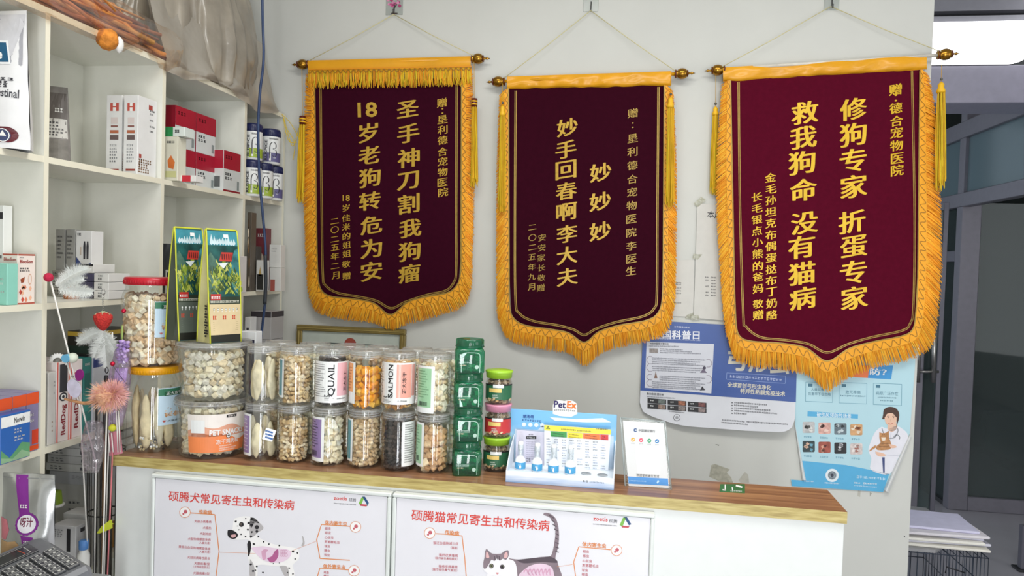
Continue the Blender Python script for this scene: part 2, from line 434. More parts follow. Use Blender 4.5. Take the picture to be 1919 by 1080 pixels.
wires('rear_panel', (CX0, CY1, .02), (CX1, CY1, CZ), 12, 3, 1)
m = MB()
for i in range(13): x = lerp(CX0, CX1, i/12); m.tube([(x, CY0, CZ), (x, CY1, CZ)], .0018, wm, 5)
m.build('top_panel', cr)
m = MB()
for z in (CZ-.05, CZ-.22): m.tube([(lerp(CX0, CX1, .55), CY0-.004, z-.03), (lerp(CX0, CX1, .55), CY0-.010, z), (lerp(CX0, CX1, .75), CY0-.008, z-.02)], .003, wt, 6)
m.build('latch', cr)
MB().b2((CX0+.01, CY0+.01, .006), (CX1-.01, CY1-.01, .022), mat('1E1F22', .6)).build('tray', cr)
ob = MB(); ob.lathe([(.055, 0), (.06, .01), (.06, .10), (.045, .12)], (1.30, 3.64, .023), mat('D9861E', .5), 20); ob.lathe([(.061, .0), (.061, .02)], (1.30, 3.64, .05), mat('F0C020', .5), 20)
tag(ob.build('food_tin'), 'orange tin with a yellow band standing inside the wire crate', 'tin')
bd = MB(); bd.slab([(1.215, 3.55, CZ+.018), (1.40, 3.55, CZ+.018), (1.62, 3.8, CZ+.018), (1.60, 4.2, CZ+.018), (1.215, 4.25, CZ+.018)], [(1.215, 3.55, CZ+.004), (1.40, 3.55, CZ+.004), (1.62, 3.8, CZ+.004), (1.60, 4.2, CZ+.004), (1.215, 4.25, CZ+.004)], mat('9A9A9C', .5))
tag(bd.build('grey_board'), 'grey board lying under the papers on top of the wire crate', 'board')
cols = ['E9E6DC', 'DADAE6', 'EFEDE4', 'D3D2E2', 'E4E0E6', 'D6D4EC']
for i in range(6):
    z = CZ+.0185+i*.0125; dx = [.02, .03, .0, .015, .02, .0][i]; dy = [.0, .03, .01, .05, .02, .06][i]
    pm = MB(); R_ = Matrix.Rotation([-.03, .06, .0, -.08, .04, -.05][i], 3, 'Z')
    pm.box((1.44+dx, 3.70+dy, z+.006), (.36, .26, .0115), mat(cols[i], .8, noise=.03), .003, R_)
    o_ = pm.build('paper_sheaf'); tag(o_, ['lowest cream sheaf of folded papers on the wire crate', 'second lowest pale lilac sheaf of papers on the wire crate', 'cream folded sheaf in the middle of the paper pile on the crate', 'lilac sheaf just above the middle of the paper pile on the crate', 'pale sheaf second from the top of the paper pile on the crate', 'topmost lilac sheaf of the paper pile on the wire crate'][i], 'papers', 'papers on the wire crate')
# ------------------------------------------------------------------ the three award pennants
BY = WALL-.035
GOLD = mat('C9A238', .38, metal=.25, noise=.08, scale=60)
GOLD2 = mat('A98A3E', .42, metal=.3, noise=.08, scale=60)
BRASS = mat('A87A2A', .22, metal=.9, noise=.05)
RED_L = mat('5E1C14', .3, noise=.05)
Y1 = [mat('F5A81C', .6, noise=.05), mat('E8930E', .6, noise=.05), mat('FFBE34', .6, noise=.05)]
Y2 = [mat('F2BC1A', .55, noise=.05), mat('E6C81E', .55, noise=.05), mat('D9A80E', .55, noise=.05)]
SATIN = mat('E8A41A', .32, noise=.05, scale=8)
CORD = mat('D8CF9A', .7, noise=.05)
ZIG = mat('9C6E14', .5, noise=.05)

def tassel(parent, rod, x0, y0, x1, y1, wpx, banded, ty=BY-.03, cols=Y2):
    """silk tassel: a head and a skirt of threads"""
    a = atY(x0, y0, ty); b = atY(x1, y1, ty); r = wpx/2*ty/F; hd = (a-b).length*(.10)
    m = MB(); top = a.lerp(b, .10 if not banded else .09)
    if banded:
        m.lathe([(r*.75, 0), (r*.78, hd)], (a.x, a.y, a.z-hd), RED_L, 12)
        for f in (.25, .6): m.lathe([(r*.82, 0), (r*.82, hd*.16)], (a.x, a.y, a.z-hd*f-hd*.16), cols[0], 12)
    else:
        m.lathe([(r*.25, 0), (r*.62, -hd*.25), (r*.55, -hd*.5), (r*.8, -hd*.75), (r*.85, -hd)], (a.x, a.y, a.z), cols[0], 12)
        m.ball((a.x, a.y, a.z+.012), .006, mat('5C5A50', .4), 8)
    (rx0, ry0), (rx1, ry1) = rod; rp = atY(x0, lerp(ry0, ry1, (x0-rx0)/(rx1-rx0)), BY-.004)
    m.tube([rp+Vector((0, -.008, .004)), (rp+a)/2+Vector((0, -.004, 0)), a], .0011, cols[2], 5)
    o = m.build('tassel', parent)
    s_ = MB(); R = random.Random(int(x0*7+y0))
    for i in range(70):
        t = R.random()*2*PI; rr = math.sqrt(R.random())*r*.85
        p0 = top+Vector((rr*.8*math.cos(t), rr*.8*math.sin(t), 0)); e = b+Vector((rr*1.15*math.cos(t), rr*.9*math.sin(t), R.uniform(-.015, .035)))
        mid = p0.lerp(e, .5)+Vector((R.uniform(-.004, .004), R.uniform(-.003, .003), 0))
        s_.tube([p0, mid, e], .0016, R.choice(cols), 3, cap=False)
    s_.build('threads', o)

def banner(label, rod, balls, TL, TR, SL, bottom, outer, line, cloth, hook, cordends, topfringe=None, ruffle=0, tassels=(), zig=True, seedn=1, wave=.004, tube=None, boost=1):
    top = atY((rod[0][0]+rod[1][0])/2, (rod[0][1]+rod[1][1])/2, BY)
    T = thing('award_banner', (top.x, WALL-.02, bottom and atY(bottom[len(bottom)//2][0], bottom[len(bottom)//2][1], BY).z), label, 'banner')
    bend = lambda x, y: wave*(math.sin(x*.021+seedn)+.6*math.sin(x*.043+y*.006+seedn*2))
    P = onY(BY, bend)
    # rod with turned finials
    a, b = atY(rod[0][0], rod[0][1], BY-.004), atY(rod[1][0], rod[1][1], BY-.004); ax = (b-a).normalized()
    ro = MB().tube([a.lerp(b, .03), a.lerp(b, .97)], .007, tube or mat('D9D4C8', .4), 12).build('rod', T)
    for bp, sgn in ((balls[0], -1), (balls[1], 1)):
        c = atY(bp[0], bp[1], BY-.004); m = MB()
        m.lathe([(.012, -.030), (.017, -.028), (.017, -.022), (.013, -.020), (.0185, -.016), (.0225, -.006), (.023, .004), (.0205, .014), (.015, .021), (.009, .026), (.0045, .030), (.004, .037), (.0065, .041), (.003, .047), (.001, .055)], c, BRASS, 18, ax*sgn)
        for tz in (-.028, .022): m.lathe([(.0185 if tz < 0 else .0150, tz), (.0185 if tz < 0 else .0150, tz+.004)], c, RED_L, 18, ax*sgn)
        m.build('finial', T)
    # cloth
    bl = smooth_path(bottom, 8)
    def bx(u):
        x = lerp(bl[0][0], bl[-1][0], u)
        for (p, q) in zip(bl, bl[1:]):
            if p[0] <= x <= q[0] and q[0] > p[0]: t = (x-p[0])/(q[0]-p[0]); return (x, lerp(p[1], q[1], t))
        return bl[-1]
    def cl(k):
        def fn(u, v):
            t = (lerp(TL[0], TR[0], u), lerp(TL[1], TR[1], u)); c = bx(u); return P(lerp(t[0], c[0], v), lerp(t[1], c[1], v), k)
        return fn
    m = MB(); m.grid(cl(0), 64, 40, cloth); m.grid(cl(-.003), 64, 40, cloth, flip=True); m.build('cloth', T)
    # satin sleeve round the rod
    def sl(u, v):
        x = lerp(SL[0][0], SL[1][0], u); y = lerp(lerp(SL[0][1], SL[1][1], u)-3.5, lerp(SL[3][1], SL[2][1], u), v)
        nz = mnoise.noise(Vector((u*11, v*1.6+u*7, seedn*3.1))); y += ruffle*3*nz*v
        o = .016*math.sin(PI*(.06+.94*v))**.5+ruffle*.012*nz*math.sin(PI*v)
        return P(x, y, o)
    m = MB(); m.grid(sl, 120, 10, SATIN); m.grid(lambda u, v: P(lerp(SL[0][0], SL[1][0], u), lerp(lerp(SL[0][1], SL[1][1], u), lerp(SL[3][1], SL[2][1], u), v), -.012*math.sin(PI*v)), 30, 6, SATIN, flip=True); m.build('sleeve', T)
    # fringe all round and its scalloped braid
    N = 900
    inner = resample([TL]+bl+[TR], N); outr = resample(smooth_path(outer, 8), N)
    m = MB(); R = random.Random(seedn)
    for i in range(N):
        for rep in range(2):
            j = min(N-1, max(0, i+R.randint(-1, 1))); p, q = inner[i], outr[j]; l = R.uniform(.92, 1.04)
            e = (lerp(p[0], q[0], l), lerp(p[1], q[1], l)); side = 1-min(1, abs(q[1]-p[1])/(abs(q[0]-p[0])+1e-6))
            e = (e[0]+R.uniform(-1.2, 1.2), e[1]+side*R.uniform(9, 15)+R.uniform(-1.5, 1.5))
            p = (p[0], p[1]); h = R.uniform(0, .004); mid = (lerp(p[0], e[0], .5), lerp(p[1], e[1], .42))
            m.tube([P(*p, .003+rep*.002), P(*mid, .006+h), P(*e, .002+h*.6)], [.0022, .0024, .0012], R.choice(Y1), 3, cap=False)
    m.build('fringe', T)
    m = Print(P); m.k = 11; m.step = .001
    bm_ = [(lerp(a_[0], b2[0], .36), lerp(a_[1], b2[1], .36)) for a_, b2 in zip(inner, outr)]
    for i in range(0, N-1): m.add([m.q(*inner[i]), m.q(*inner[i+1]), m.q(*bm_[i+1]), m.q(*bm_[i])], [(0, 1, 2, 3)], Y1[0])
    m.k = 13; zz = []
    for i in range(0, N, 1):
        t = .20+.12*math.sin(i*2*PI/12.0+1.5*mnoise.noise(Vector((i*.05, seedn, 0)))); zz.append((lerp(inner[i][0], outr[i][0], t), lerp(inner[i][1], outr[i][1], t)))
    m.line(zz, 1.1, ZIG); m.line(inner[::3], 2.2, GOLD2); m.build('braid', T)
    if topfringe:
        m = MB(); (xa, ya), (xb, yb), ln = topfringe
        for i in range(330):
            t = i/329; x = lerp(xa, xb, t)+R.uniform(-1, 1); y = lerp(ya, yb, t)
            m.tube([P(x, y, .014), P(x+R.uniform(-1.5, 1.5), y+ln*.5, .018+R.uniform(0, .004)), P(x+R.uniform(-3, 3), y+ln*R.uniform(.82, 1.08), .010+R.uniform(0, .005))], [.0022, .0022, .0012], R.choice(Y2+Y1[:2]), 3, cap=False)
        m.build('top_fringe', T)
        m = Print(P); m.k = 20; m.step = .001
        zz = [(lerp(xa, xb, i/160), lerp(ya, yb, i/160)+2+3*math.sin(i*1.25)) for i in range(161)]; m.line(zz, 1.6, ZIG); m.line([(xa, ya-3), (xb, yb-3)], 1.5, Y1[1]); m.build('top_braid', T)
    # gilt double line
    m = Print(P); m.k = 2; ls = smooth_path(line, 8); m.line(ls, 4.2, GOLD2); m.k = 4; m.line(ls, 1.1, cloth); m.build('gilt_line', T)
    for tt in tassels: tassel(T, rod, *tt)
    # cord to the hook
    h = atY(hook[0], hook[1], WALL-.012)
    m = MB()
    for e in cordends:
        q = atY(e[0], e[1], BY-.016); m.tube([h, h.lerp(q, .5)+Vector((0, 0, -.004)), q], .0016, CORD, 6)
        m.tube([q+Vector((0, -.002, .004)), q+Vector((0, .02, -.01)), q+Vector((0, .004, -.022))], .0016, CORD, 5)
    m.build('cord', T)
    return T, P

def letters(T, P, groups, m, name='lettering'):
    for txt, pts, size, bold, mm in groups:
        q = Print(P); q.k = 3
        q.col(txt, pts, size, mm or m, bold=(bold*1.7+.010, -bold*.4-.002), tilt=.17, res=3, wide=1.16)
        q.build(name, T)

# --- pennant with the flat sleeve, over the certificate
def S(o, k): return lambda pts: [(o[0]+x/k, o[1]+y/k) for x, y in pts]
s1 = S((520, 0), 1.688)
C1 = mat('34061A', .95, noise=.05, scale=60, spec=.08)
T1, P1 = banner('maroon award banner with yellow fringe also along its top, hanging above the certificate', s1([(56, 205), (662, 186)]), s1([(80, 204), (634, 186)]),
    (589.5, 152), (865, 146), [(577, 117), (882, 109), (882, 133), (577, 139)],
    [(594, 470), (596, 520), (603, 545), (622, 556), (660, 560), (700, 568), (732, 590), (765, 566), (800, 556), (838, 549), (856, 535), (863, 512), (864, 470)],
    [(573, 138), (568, 330), (575, 520), (582, 565), (598, 588), (640, 598), (700, 606), (733, 618), (770, 606), (830, 590), (868, 575), (882, 545), (885, 500), (889, 330), (886, 134)],
    [(600.5, 160), (603, 400), (605, 515), (610, 535), (632, 549), (670, 556), (705, 564), (733, 578), (760, 566), (800, 553), (835, 545), (850, 530), (855, 505), (855, 400), (856, 155)],
    C1, (738, 27), [(581, 113), (886, 104)], topfringe=((578, 133), (884, 127), 33), tassels=[(567, 218, 563, 375, 16, True), (889, 185, 889, 345, 15, True)], seedn=1, tube=SATIN)
letters(T1, P1, [
    ('圣手神刀割我狗瘤', s1([(412, 345), (414, 422), (415, 500), (413, 572), (415, 645), (420, 722), (418, 795), (417, 865)]), 36, .012, None),
    ('岁老狗转危为安', s1([(287, 420), (290, 491), (292, 562), (292, 636), (297, 712), (297, 786), (297, 858)]), 35.5, .012, None),
    ('赠：垦利德合宠物医院', s1([(520, 325), (522, 351), (522, 378), (522, 411), (522, 444), (522, 480), (522, 511), (522, 544), (522, 577), (524, 608)]), 16.5, .005, None),
    ('岁佳米的姐姐', s1([(217, 658), (217, 690), (217, 718), (218, 747), (219, 775), (219, 803)]), 13.5, .004, None), ('敬赠', s1([(217, 836), (218, 873)]), 13.5, .004, None),
    ('二〇二五年二月', s1([(181, 700), (181, 727), (181, 757), (182, 783), (182, 811), (182, 842), (184, 872)]), 13.5, .004, None)], GOLD)
q = Print(P1); q.k = 3
q.text('18', s1([(254, 370)])[0], s1([(316, 368)])[0], GOLD, h=38, bold=.02); q.build('numerals', T1); q = Print(P1); q.k = 3
q.text('18', s1([(206, 636)])[0], s1([(229, 636)])[0], GOLD, h=16, bold=.01); q.build('numerals', T1)

# --- pennant in the middle
s2 = S((890, 0), 1.5419)
T2, P2 = banner('maroon award banner with ruffled yellow sleeve, hanging between the other two', s2([(42, 237), (623, 212)]), s2([(68, 236), (598, 213)]),
    (953, 165), (1245, 159), [(950, 147), (1258, 137), (1258, 160), (950, 167)],
    [(954, 500), (955, 570), (962, 596), (985, 610), (1030, 617), (1065, 624), (1095, 642), (1122, 622), (1160, 610), (1210, 601), (1232, 588), (1241, 562), (1243, 500)],
    [(936, 172), (931, 330), (931, 560), (938, 610), (958, 640), (1010, 654), (1068, 664), (1096, 686), (1125, 664), (1165, 650), (1215, 640), (1250, 622), (1262, 585), (1266, 540), (1268, 330), (1262, 165)],
    [(966.5, 170), (965, 400), (966, 560), (974, 588), (1000, 602), (1045, 610), (1075, 618), (1095, 628), (1118, 616), (1155, 604), (1205, 593), (1226, 578), (1231, 550), (1232, 400), (1234, 163)],
    mat('330618', .95, noise=.05, scale=60, spec=.08), (1107, 20), [(944, 147), (1267, 134)], ruffle=1, tassels=[(942, 198, 940, 392, 15, False), (1257, 182, 1255, 382, 16, False)], seedn=2, tube=SATIN)
letters(T2, P2, [
    ('妙手回春啊李大夫', s2([(267, 368), (263, 432), (263, 491), (264, 552), (265, 612), (266, 676), (266, 738), (267, 800)]), 34, .009, None),
    ('妙妙妙', s2([(363, 498), (362, 582), (362, 668)]), 35, .009, None),
    ('赠：垦利德合宠物医院李医生', s2([(456, 327), (456, 362), (456, 400), (455, 439), (455, 478), (455, 518), (454, 555), (453, 594), (452, 633), (452, 672), (452, 711), (452, 748), (451, 783)]), 17, .002, GOLD2),
    ('二〇二五年九月', s2([(166, 657), (166, 687), (166, 715), (165, 743), (165, 772), (164, 800), (163, 830)]), 13, .002, GOLD2),
    ('安安家长敬赠', s2([(194, 687), (193, 716), (192, 745), (192, 774), (192, 803), (190, 832)]), 13, 0, GOLD2)], GOLD)

# --- pennant with the tilted rod, in front of the two posters
s3 = S((1300, 0), 1.46)
T3, P3 = banner('widest maroon award banner, on a tilted rod above the light blue poster', s3([(38, 192), (712, 148)]), s3([(66, 192), (688, 149)]),
    (1369, 150), (1724, 131), [(1355, 130), (1737, 107), (1736, 130), (1356, 153)],
    [(1376, 520), (1379, 600), (1386, 630), (1410, 640), (1460, 643), (1510, 652), (1550, 677), (1592, 653), (1640, 640), (1690, 630), (1710, 618), (1716, 590), (1720, 520)],
    [(1352, 150), (1342, 350), (1355, 580), (1366, 640), (1378, 674), (1410, 688), (1470, 694), (1520, 708), (1550, 734), (1585, 712), (1640, 690), (1700, 676), (1740, 655), (1756, 610), (1765, 480), (1760, 300), (1752, 190), (1740, 130)],
    [(1384, 154), (1387, 400), (1393, 590), (1398, 612), (1425, 632), (1475, 638), (1515, 645), (1550, 661), (1590, 645), (1635, 632), (1690, 620), (1706, 606), (1712, 570), (1714, 400), (1709, 133)],
    mat('560A22', .95, noise=.05, scale=60, spec=.08), (1557, 12), [(1352, 126), (1763, 97)], ruffle=1, tassels=[(1341, 200, 1337, 360, 14, False, BY+.012), (1764, 154, 1762, 352, 17, False)], seedn=5, wave=.006)
letters(T3, P3, [
    ('修狗专家', s3([(437, 298), (436, 368), (436, 439), (438, 510)]), 44, .012, None), ('折蛋专家', s3([(433, 607), (438, 675), (437, 745), (440, 815)]), 44, .012, None),
    ('救我狗命', s3([(304, 308), (300, 376), (296, 445), (300, 520)]), 44, .012, None), ('没有猫病', s3([(303, 610), (295, 676), (296, 748), (298, 816)]), 44, .012, None),
    ('赠：德合宠物医院', s3([(552, 245), (553, 268), (553, 296), (555, 331), (555, 363), (555, 398), (557, 433), (557, 466)]), 21, .006, None),
    ('金毛孙坦克布偶蛋挞布丁奶酪', s3([(210, 486), (212, 517), (211, 548), (211, 580), (211, 611), (211, 643), (211, 674), (212, 706), (212, 737), (212, 768), (213, 799), (213, 830), (214, 862)]), 18, .006, None),
    ('长毛银点小熊的爸妈', s3([(173, 539), (174, 570), (173, 601), (173, 632), (175, 663), (175, 695), (176, 728), (176, 758), (176, 790)]), 17.5, .006, None), ('敬赠', s3([(176, 832), (176, 862)]), 17.5, .006, None)], mat('E0B51E', .4, metal=.2, noise=.06))

# adhesive hooks
for (x0, x1, y1, lab, tree) in ((724, 755, 28, 'square clear stick-on hook printed with a pink blossom tree, above the certificate', 1), (1094, 1121, 22, 'small clear stick-on hook above the middle banner', 0), (1545, 1572, 19, 'small clear stick-on hook holding the cord of the widest banner', 0)):
    a, b = atY(x0, -14, WALL), atY(x1, y1, WALL); c = (a+b)/2
    hk = thing('wall_hook', (c.x, WALL-.002, b.z), lab, 'hook')
    MB().b2((a.x, WALL-.003, b.z), (b.x, WALL-.0005, a.z), clear('E4E8E4', .35, .1, .6), .002).build('pad', hk)
    hp = atY((x0+x1)/2, y1-5, WALL); MB().tube([(hp.x, WALL-.004, hp.z+.03), (hp.x, WALL-.008, hp.z+.004), (hp.x, WALL-.02, hp.z-.008), (hp.x, WALL-.026, hp.z+.006)], .0025, mat('6E6E6E', .3, metal=.8), 8).build('prong', hk)
    if tree:
        q = Print(onY(WALL-.0035)); q.k = 1
        q.line([(738, 24), (739, 12)], 2.4, mat('3A2A26', .6)); q.line([(739, 15), (744, 8)], 1.5, mat('3A2A26', .6)); q.line([(733, 25), (745, 25)], 2, mat('3A2A26', .6)); q.k = 2
        for i in range(16): q.disc(738+random.uniform(-11, 11), 5+random.uniform(-6, 6), random.uniform(1.5, 3.4), mat(random.choice(['C8548C', 'E08CB4', 'A83A6C']), .6), 9)
        q.build('blossom_print', hk)

# loose yellow threads caught between the tassel and the end of the shelving
m = MB()
for a, b, c in (((528, 214), (545, 232), (562, 262)), ((530, 216), (540, 262), (556, 268)), ((532, 222), (548, 274), (560, 240)), ((536, 240), (552, 268), (549, 300))):
    m.tube([atY(*p, BY-.02) for p in smooth_path([a, b, c], 6)], .0016, Y2[1], 5)
m.build('loose_thread', T1)
# ------------------------------------------------------------------ reception counter
def wood(name, cols, sx, sy, sz, rough, sc_=6):
    m = bpy.data.materials.new(name); m.use_nodes = True; nt = m.node_tree; b = nt.nodes['Principled BSDF']; b.inputs['Roughness'].default_value = rough
    tc = nt.nodes.new('ShaderNodeTexCoord'); mp = nt.nodes.new('ShaderNodeMapping'); mp.inputs['Scale'].default_value = (sx, sy, sz)
    n = nt.nodes.new('ShaderNodeTexNoise'); n.inputs['Scale'].default_value = sc_; n.inputs['Detail'].default_value = 5; n.inputs['Distortion'].default_value = .4
    r = nt.nodes.new('ShaderNodeValToRGB'); r.color_ramp.elements[0].position = .32; r.color_ramp.elements[1].position = .68
    r.color_ramp.elements[0].color = (*rgb(cols[0]), 1); r.color_ramp.elements[1].color = (*rgb(cols[2]), 1)
    e = r.color_ramp.elements.new(.5); e.color = (*rgb(cols[1]), 1)
    nt.links.new(tc.outputs['Object'], mp.inputs[0]); nt.links.new(mp.outputs[0], n.inputs['Vector']); nt.links.new(n.outputs['Fac'], r.inputs[0]); nt.links.new(r.outputs[0], b.inputs['Base Color'])
    return m
WTOP = wood('walnut_board', ('6A4630', '8A6248', 'A87C58'), .35, 9, 1, .28)
WEDGE = wood('oak_edge', ('A08C52', 'B8A666', 'C8B87C'), 2.5, 30, 22, .45)
CXL, CXR, CYF, CYB = -1.4388, .55, 1.911, 2.10
MW = mat('E2E5E2', .35, noise=.01)
ctr = thing('reception_counter', ((CXL+CXR)/2, 2.0, 0), 'white reception counter carrying the row of treat jars', 'counter')
CT0 = CT-.0292
m = MB(); m.b2((CXL+.006, CYF+.006, 0), (CXR-.004, CYF+.026, CT0), MW, .0015); m.build('front_panel', ctr)
MB().b2((CXL+.006, CYF+.026, 0), (CXL+.026, CYB+.06, CT0), MW, .0015).build('end_panel', ctr)
MB().b2((CXR-.024, CYF+.026, 0), (CXR-.004, CYB-.006, CT0), MW, .0015).build('end_panel', ctr)
MB().b2((CXL+.026, CYB-.022, .70), (CXR-.024, CYB-.006, CT0), MW).build('rear_panel', ctr)
wt_ = thing('worktop', ((CXL+CXR)/2, 2.0, CT0), 'long walnut ledge with an oak front edge on top of the white counter', 'worktop')
m = MB(); y0 = CYF+.0012; XS = -.36
tp = [(CXL, y0), (CXR, y0), (CXR, CYB), (XS, CYB), (XS, CYB+.06), (CXL, CYB+.06)]
m.slab([(x, y, CT) for x, y in tp], [(x, y, CT0) for x, y in tp], WTOP); m.build('board', wt_)
MB().b2((CXL, CYF, CT0), (CXR, y0, CT-.0004), WEDGE).build('edge_band', wt_)

# two snap frames with the parasite charts
FY = CYF-.020
FW_ = mat('DDE2DE', .3, noise=.01); SHEET = mat('E6E5EA', .3, noise=.005)
RED = mat('D8443C', .55, noise=.02); ORG = mat('E08A4A', .55, noise=.02); PAPW = mat('F4F2F0', .5, noise=0); INK = mat('35343A', .6, noise=0); PNK = mat('C4606A', .6, noise=0)
def chart(label, plab, cx, px0, px1, ty0, ty1):
    zt = atY((px0+px1)/2, (ty0+ty1)/2, FY).z; x0, x1 = atY(px0, ty0, FY).x, atY(px1, ty1, FY).x; z1 = CT0-.009; z0 = z1-.66; rw = .011
    T = thing('snap_frame', ((x0+x1)/2, FY+.01, z0), label, 'poster frame')
    for nm, lo, hi in (('top_rail', (x0, FY, z1-rw), (x1, CYF+.006, z1)), ('bottom_rail', (x0, FY, z0), (x1, CYF+.006, z0+rw)), ('side_rail', (x0, FY, z0+rw), (x0+rw, CYF+.006, z1-rw)), ('side_rail', (x1-rw, FY, z0+rw), (x1, CYF+.006, z1-rw))):
        MB().b2(lo, hi, FW_, .003).build(nm, T)
    S_ = thing('parasite_chart', ((x0+x1)/2, FY+.006, z0+rw), plab, 'poster')
    MB().b2((x0+rw, FY+.004, z0+rw), (x1-rw, FY+.007, z1-rw), SHEET).build('sheet', S_)
    q = Print(onY(FY+.0039)); q.k = 1
    for pl in ([(x0+rw, z1-rw), (x1-rw, z1-rw)], [(x0+rw, z1-rw), (x0+rw, z0+rw)], [(x1-rw, z1-rw), (x1-rw, z0+rw)]):
        (a, b), (c, d) = pl; m = MB(); m.b2((min(a, c)-.0006, FY+.0030, min(b, d)-.0006), (max(a, c)+.0006, FY+.0042, max(b, d)+.0006), INK); m.build('seam', S_)
    return T, S_, q
C_, K_, Q = chart('white snap frame on the counter front showing the Dalmatian', 'parasite chart with the Dalmatian and red Chinese headline', 1, 283, 733, 882, 917)
Q.text('硕腾犬常见寄生虫和传染病', (315.5, 937), (551, 955), RED, bold=.012, res=3); Q.build('headline', K_)
Q = Print(onY(FY+.0039))
# crop coordinates of the lower left part of the photograph
def z(x, y): return (200+x/3.554, 840+y/3.554)
def zz_(l): return [z(*p) for p in l]
SL_ = .075
def tx(q, t, x0, y0, x1, m, h=None, bold=0.0): q.text(t, z(x0, y0), z(x1, y0+(x1-x0)*SL_), m, bold=bold, h=h)
q = Print(onY(FY+.0039)); q.k = 1
q.text('zoetis', z(1512, 345), z(1600, 350), RED, bold=.01); q.text('硕腾', z(1612, 353), z(1660, 358), INK); q.dashes(z(1512, 372), z(1662, 382), 2, INK)
GRN = mat('7DB84A', .5, noise=0); NVY = mat('28507E', .5, noise=0); TEAL = mat('2E8C96', .5, noise=0); MAG = mat('C24A56', .5, noise=0)
q.poly(zz_([(1676, 372), (1700, 325), (1716, 330), (1695, 378)]), GRN); q.poly(zz_([(1702, 324), (1720, 324), (1746, 366), (1732, 374)]), NVY); q.poly(zz_([(1684, 372), (1738, 378), (1730, 390), (1690, 386)]), MAG); q.poly(zz_([(1732, 374), (1746, 366), (1738, 386), (1730, 384)]), TEAL)
q.build('logo', K_)
def panel(qq, zf, circ, head, hp, lines, box, sub=()):
    qq.k = 1; x, y = zf(*circ); qq.disc(x, y, 10, PAPW, 24); qq.k = 2; qq.ring(x, y, 10, .9, ORG, 28); qq.disc(x+1, y-1, 3.6, PNK, 12); qq.disc(x-3, y+3, 2, PNK, 10)
    qq.k = 1; qq.line([zf(*p) for p in box], 1.6, ORG); qq.k = 2
    qq.text(head, zf(*hp[0]), zf(*hp[1]), ORG, bold=.02)
    for t, a, b in lines: qq.text(t, zf(*a), zf(*b), PNK, bold=.004)
q = Print(onY(FY+.0039))
panel(q, z, (521, 428), '传染病', ((612, 436), (700, 440)), [('犬细小病毒病', (583, 496), (697, 500)), ('犬瘟热', (640, 538), (696, 541)), ('犬副流感', (620, 577), (694, 581)), ('犬型钩端螺旋体病', (540, 612), (692, 618)), ('（人畜共患）', (612, 638), (690, 641)), ('黄疸出血型钩端螺旋体病', (478, 664), (690, 681)), ('（人畜共患）', (612, 697), (690, 701)), ('犬冠状病毒性肠炎', (536, 736), (688, 744)), ('犬腺病毒Ⅰ型', (582, 776), (686, 781)), ('（犬传染性肝炎）', (576, 797), (686, 802)), ('犬腺病毒Ⅱ型', (574, 841), (684, 846))],
      [(555, 432), (612, 436), (700, 442), (720, 444), (748, 690), (722, 900)])
q.build('disease_list', K_)
q = Print(onY(FY+.0039))
panel(q, z, (1657, 526), '体内寄生虫', ((1452, 508), (1600, 518)), [('蛔虫', (1452, 543), (1492, 545)), ('绦虫', (1452, 572), (1492, 574)), ('心丝虫', (1451, 602), (1510, 606)), ('贾第鞭毛虫', (1450, 632), (1550, 638)), ('球虫', (1449, 661), (1488, 663)), ('鞭虫', (1448, 691), (1486, 693)), ('钩虫', (1447, 719), (1485, 722))], [(1620, 522), (1430, 510), (1398, 610), (1420, 736), (1620, 748)])
q.line(zz_([(1398, 620), (1222, 690)]), .5, ORG); q.line(zz_([(748, 695), (990, 702)]), .5, ORG); q.build('parasite_list', K_); q = Print(onY(FY+.0039))
panel(q, z, (1647, 818), '体外寄生虫', ((1440, 798), (1590, 806)), [('跳蚤', (1444, 835), (1480, 838)), ('蜱虫', (1444, 858), (1480, 861))], [(1610, 812), (1420, 800), (1404, 853), (1404, 900)])
q.build('parasite_list', K_)
# the Dalmatian
def sm(l): return smooth_path(list(l)+[l[0]], 4)[:-1]
DW = mat('F6F4F2', .6, noise=.02); DK = mat('1E1C20', .6, noise=0); DG = mat('B8B4B4', .6, noise=.03)
dg = Print(onY(FY+.0039)); dg.k = 1
body = [(850, 470), (905, 456), (955, 458), (1000, 478), (1040, 525), (1030, 555), (1000, 575), (1040, 612), (1110, 640), (1190, 655), (1260, 668), (1280, 690), (1278, 740), (1240, 780), (1250, 830), (1245, 900), (1215, 900), (1190, 830), (1160, 790), (1100, 785), (1010, 780), (1005, 830), (995, 900), (945, 900), (955, 800), (935, 700), (945, 620), (930, 610), (880, 612), (830, 605), (805, 580), (806, 556), (835, 545), (842, 500)]
dg.poly(sm(zz_(body)), DW); dg.poly(sm(zz_([(1300, 588), (1308, 590), (1318, 630), (1310, 652), (1296, 650), (1306, 625)])), DG)
dg.k = 2; dg.poly(sm(zz_([(958, 462), (985, 470), (1040, 522), (1036, 545), (1005, 565), (975, 592), (955, 590), (950, 520)])), DG); dg.poly(sm(zz_([(958, 462), (985, 468), (1015, 500), (985, 500), (965, 530), (952, 510)])), DK)
dg.poly(sm(zz_([(806, 548), (830, 545), (860, 560), (875, 580), (862, 600), (840, 606), (815, 596), (804, 575)])), DK); dg.poly(sm(zz_([(935, 640), (948, 615), (962, 640), (955, 700), (942, 720)])), DK)
dg.poly(sm(zz_([(1150, 785), (1200, 790), (1215, 850), (1195, 870)])), DG); dg.poly(sm(zz_([(955, 740), (975, 770), (990, 830), (985, 880), (958, 880), (950, 820)])), DG)
dg.k = 3; ex, ey = z(897, 510); dg.disc(ex, ey, 4.6, DK, 14); dg.disc(*z(1000, 528), 4, DK, 10); dg.disc(*z(1000, 556), 2.6, DK, 10)
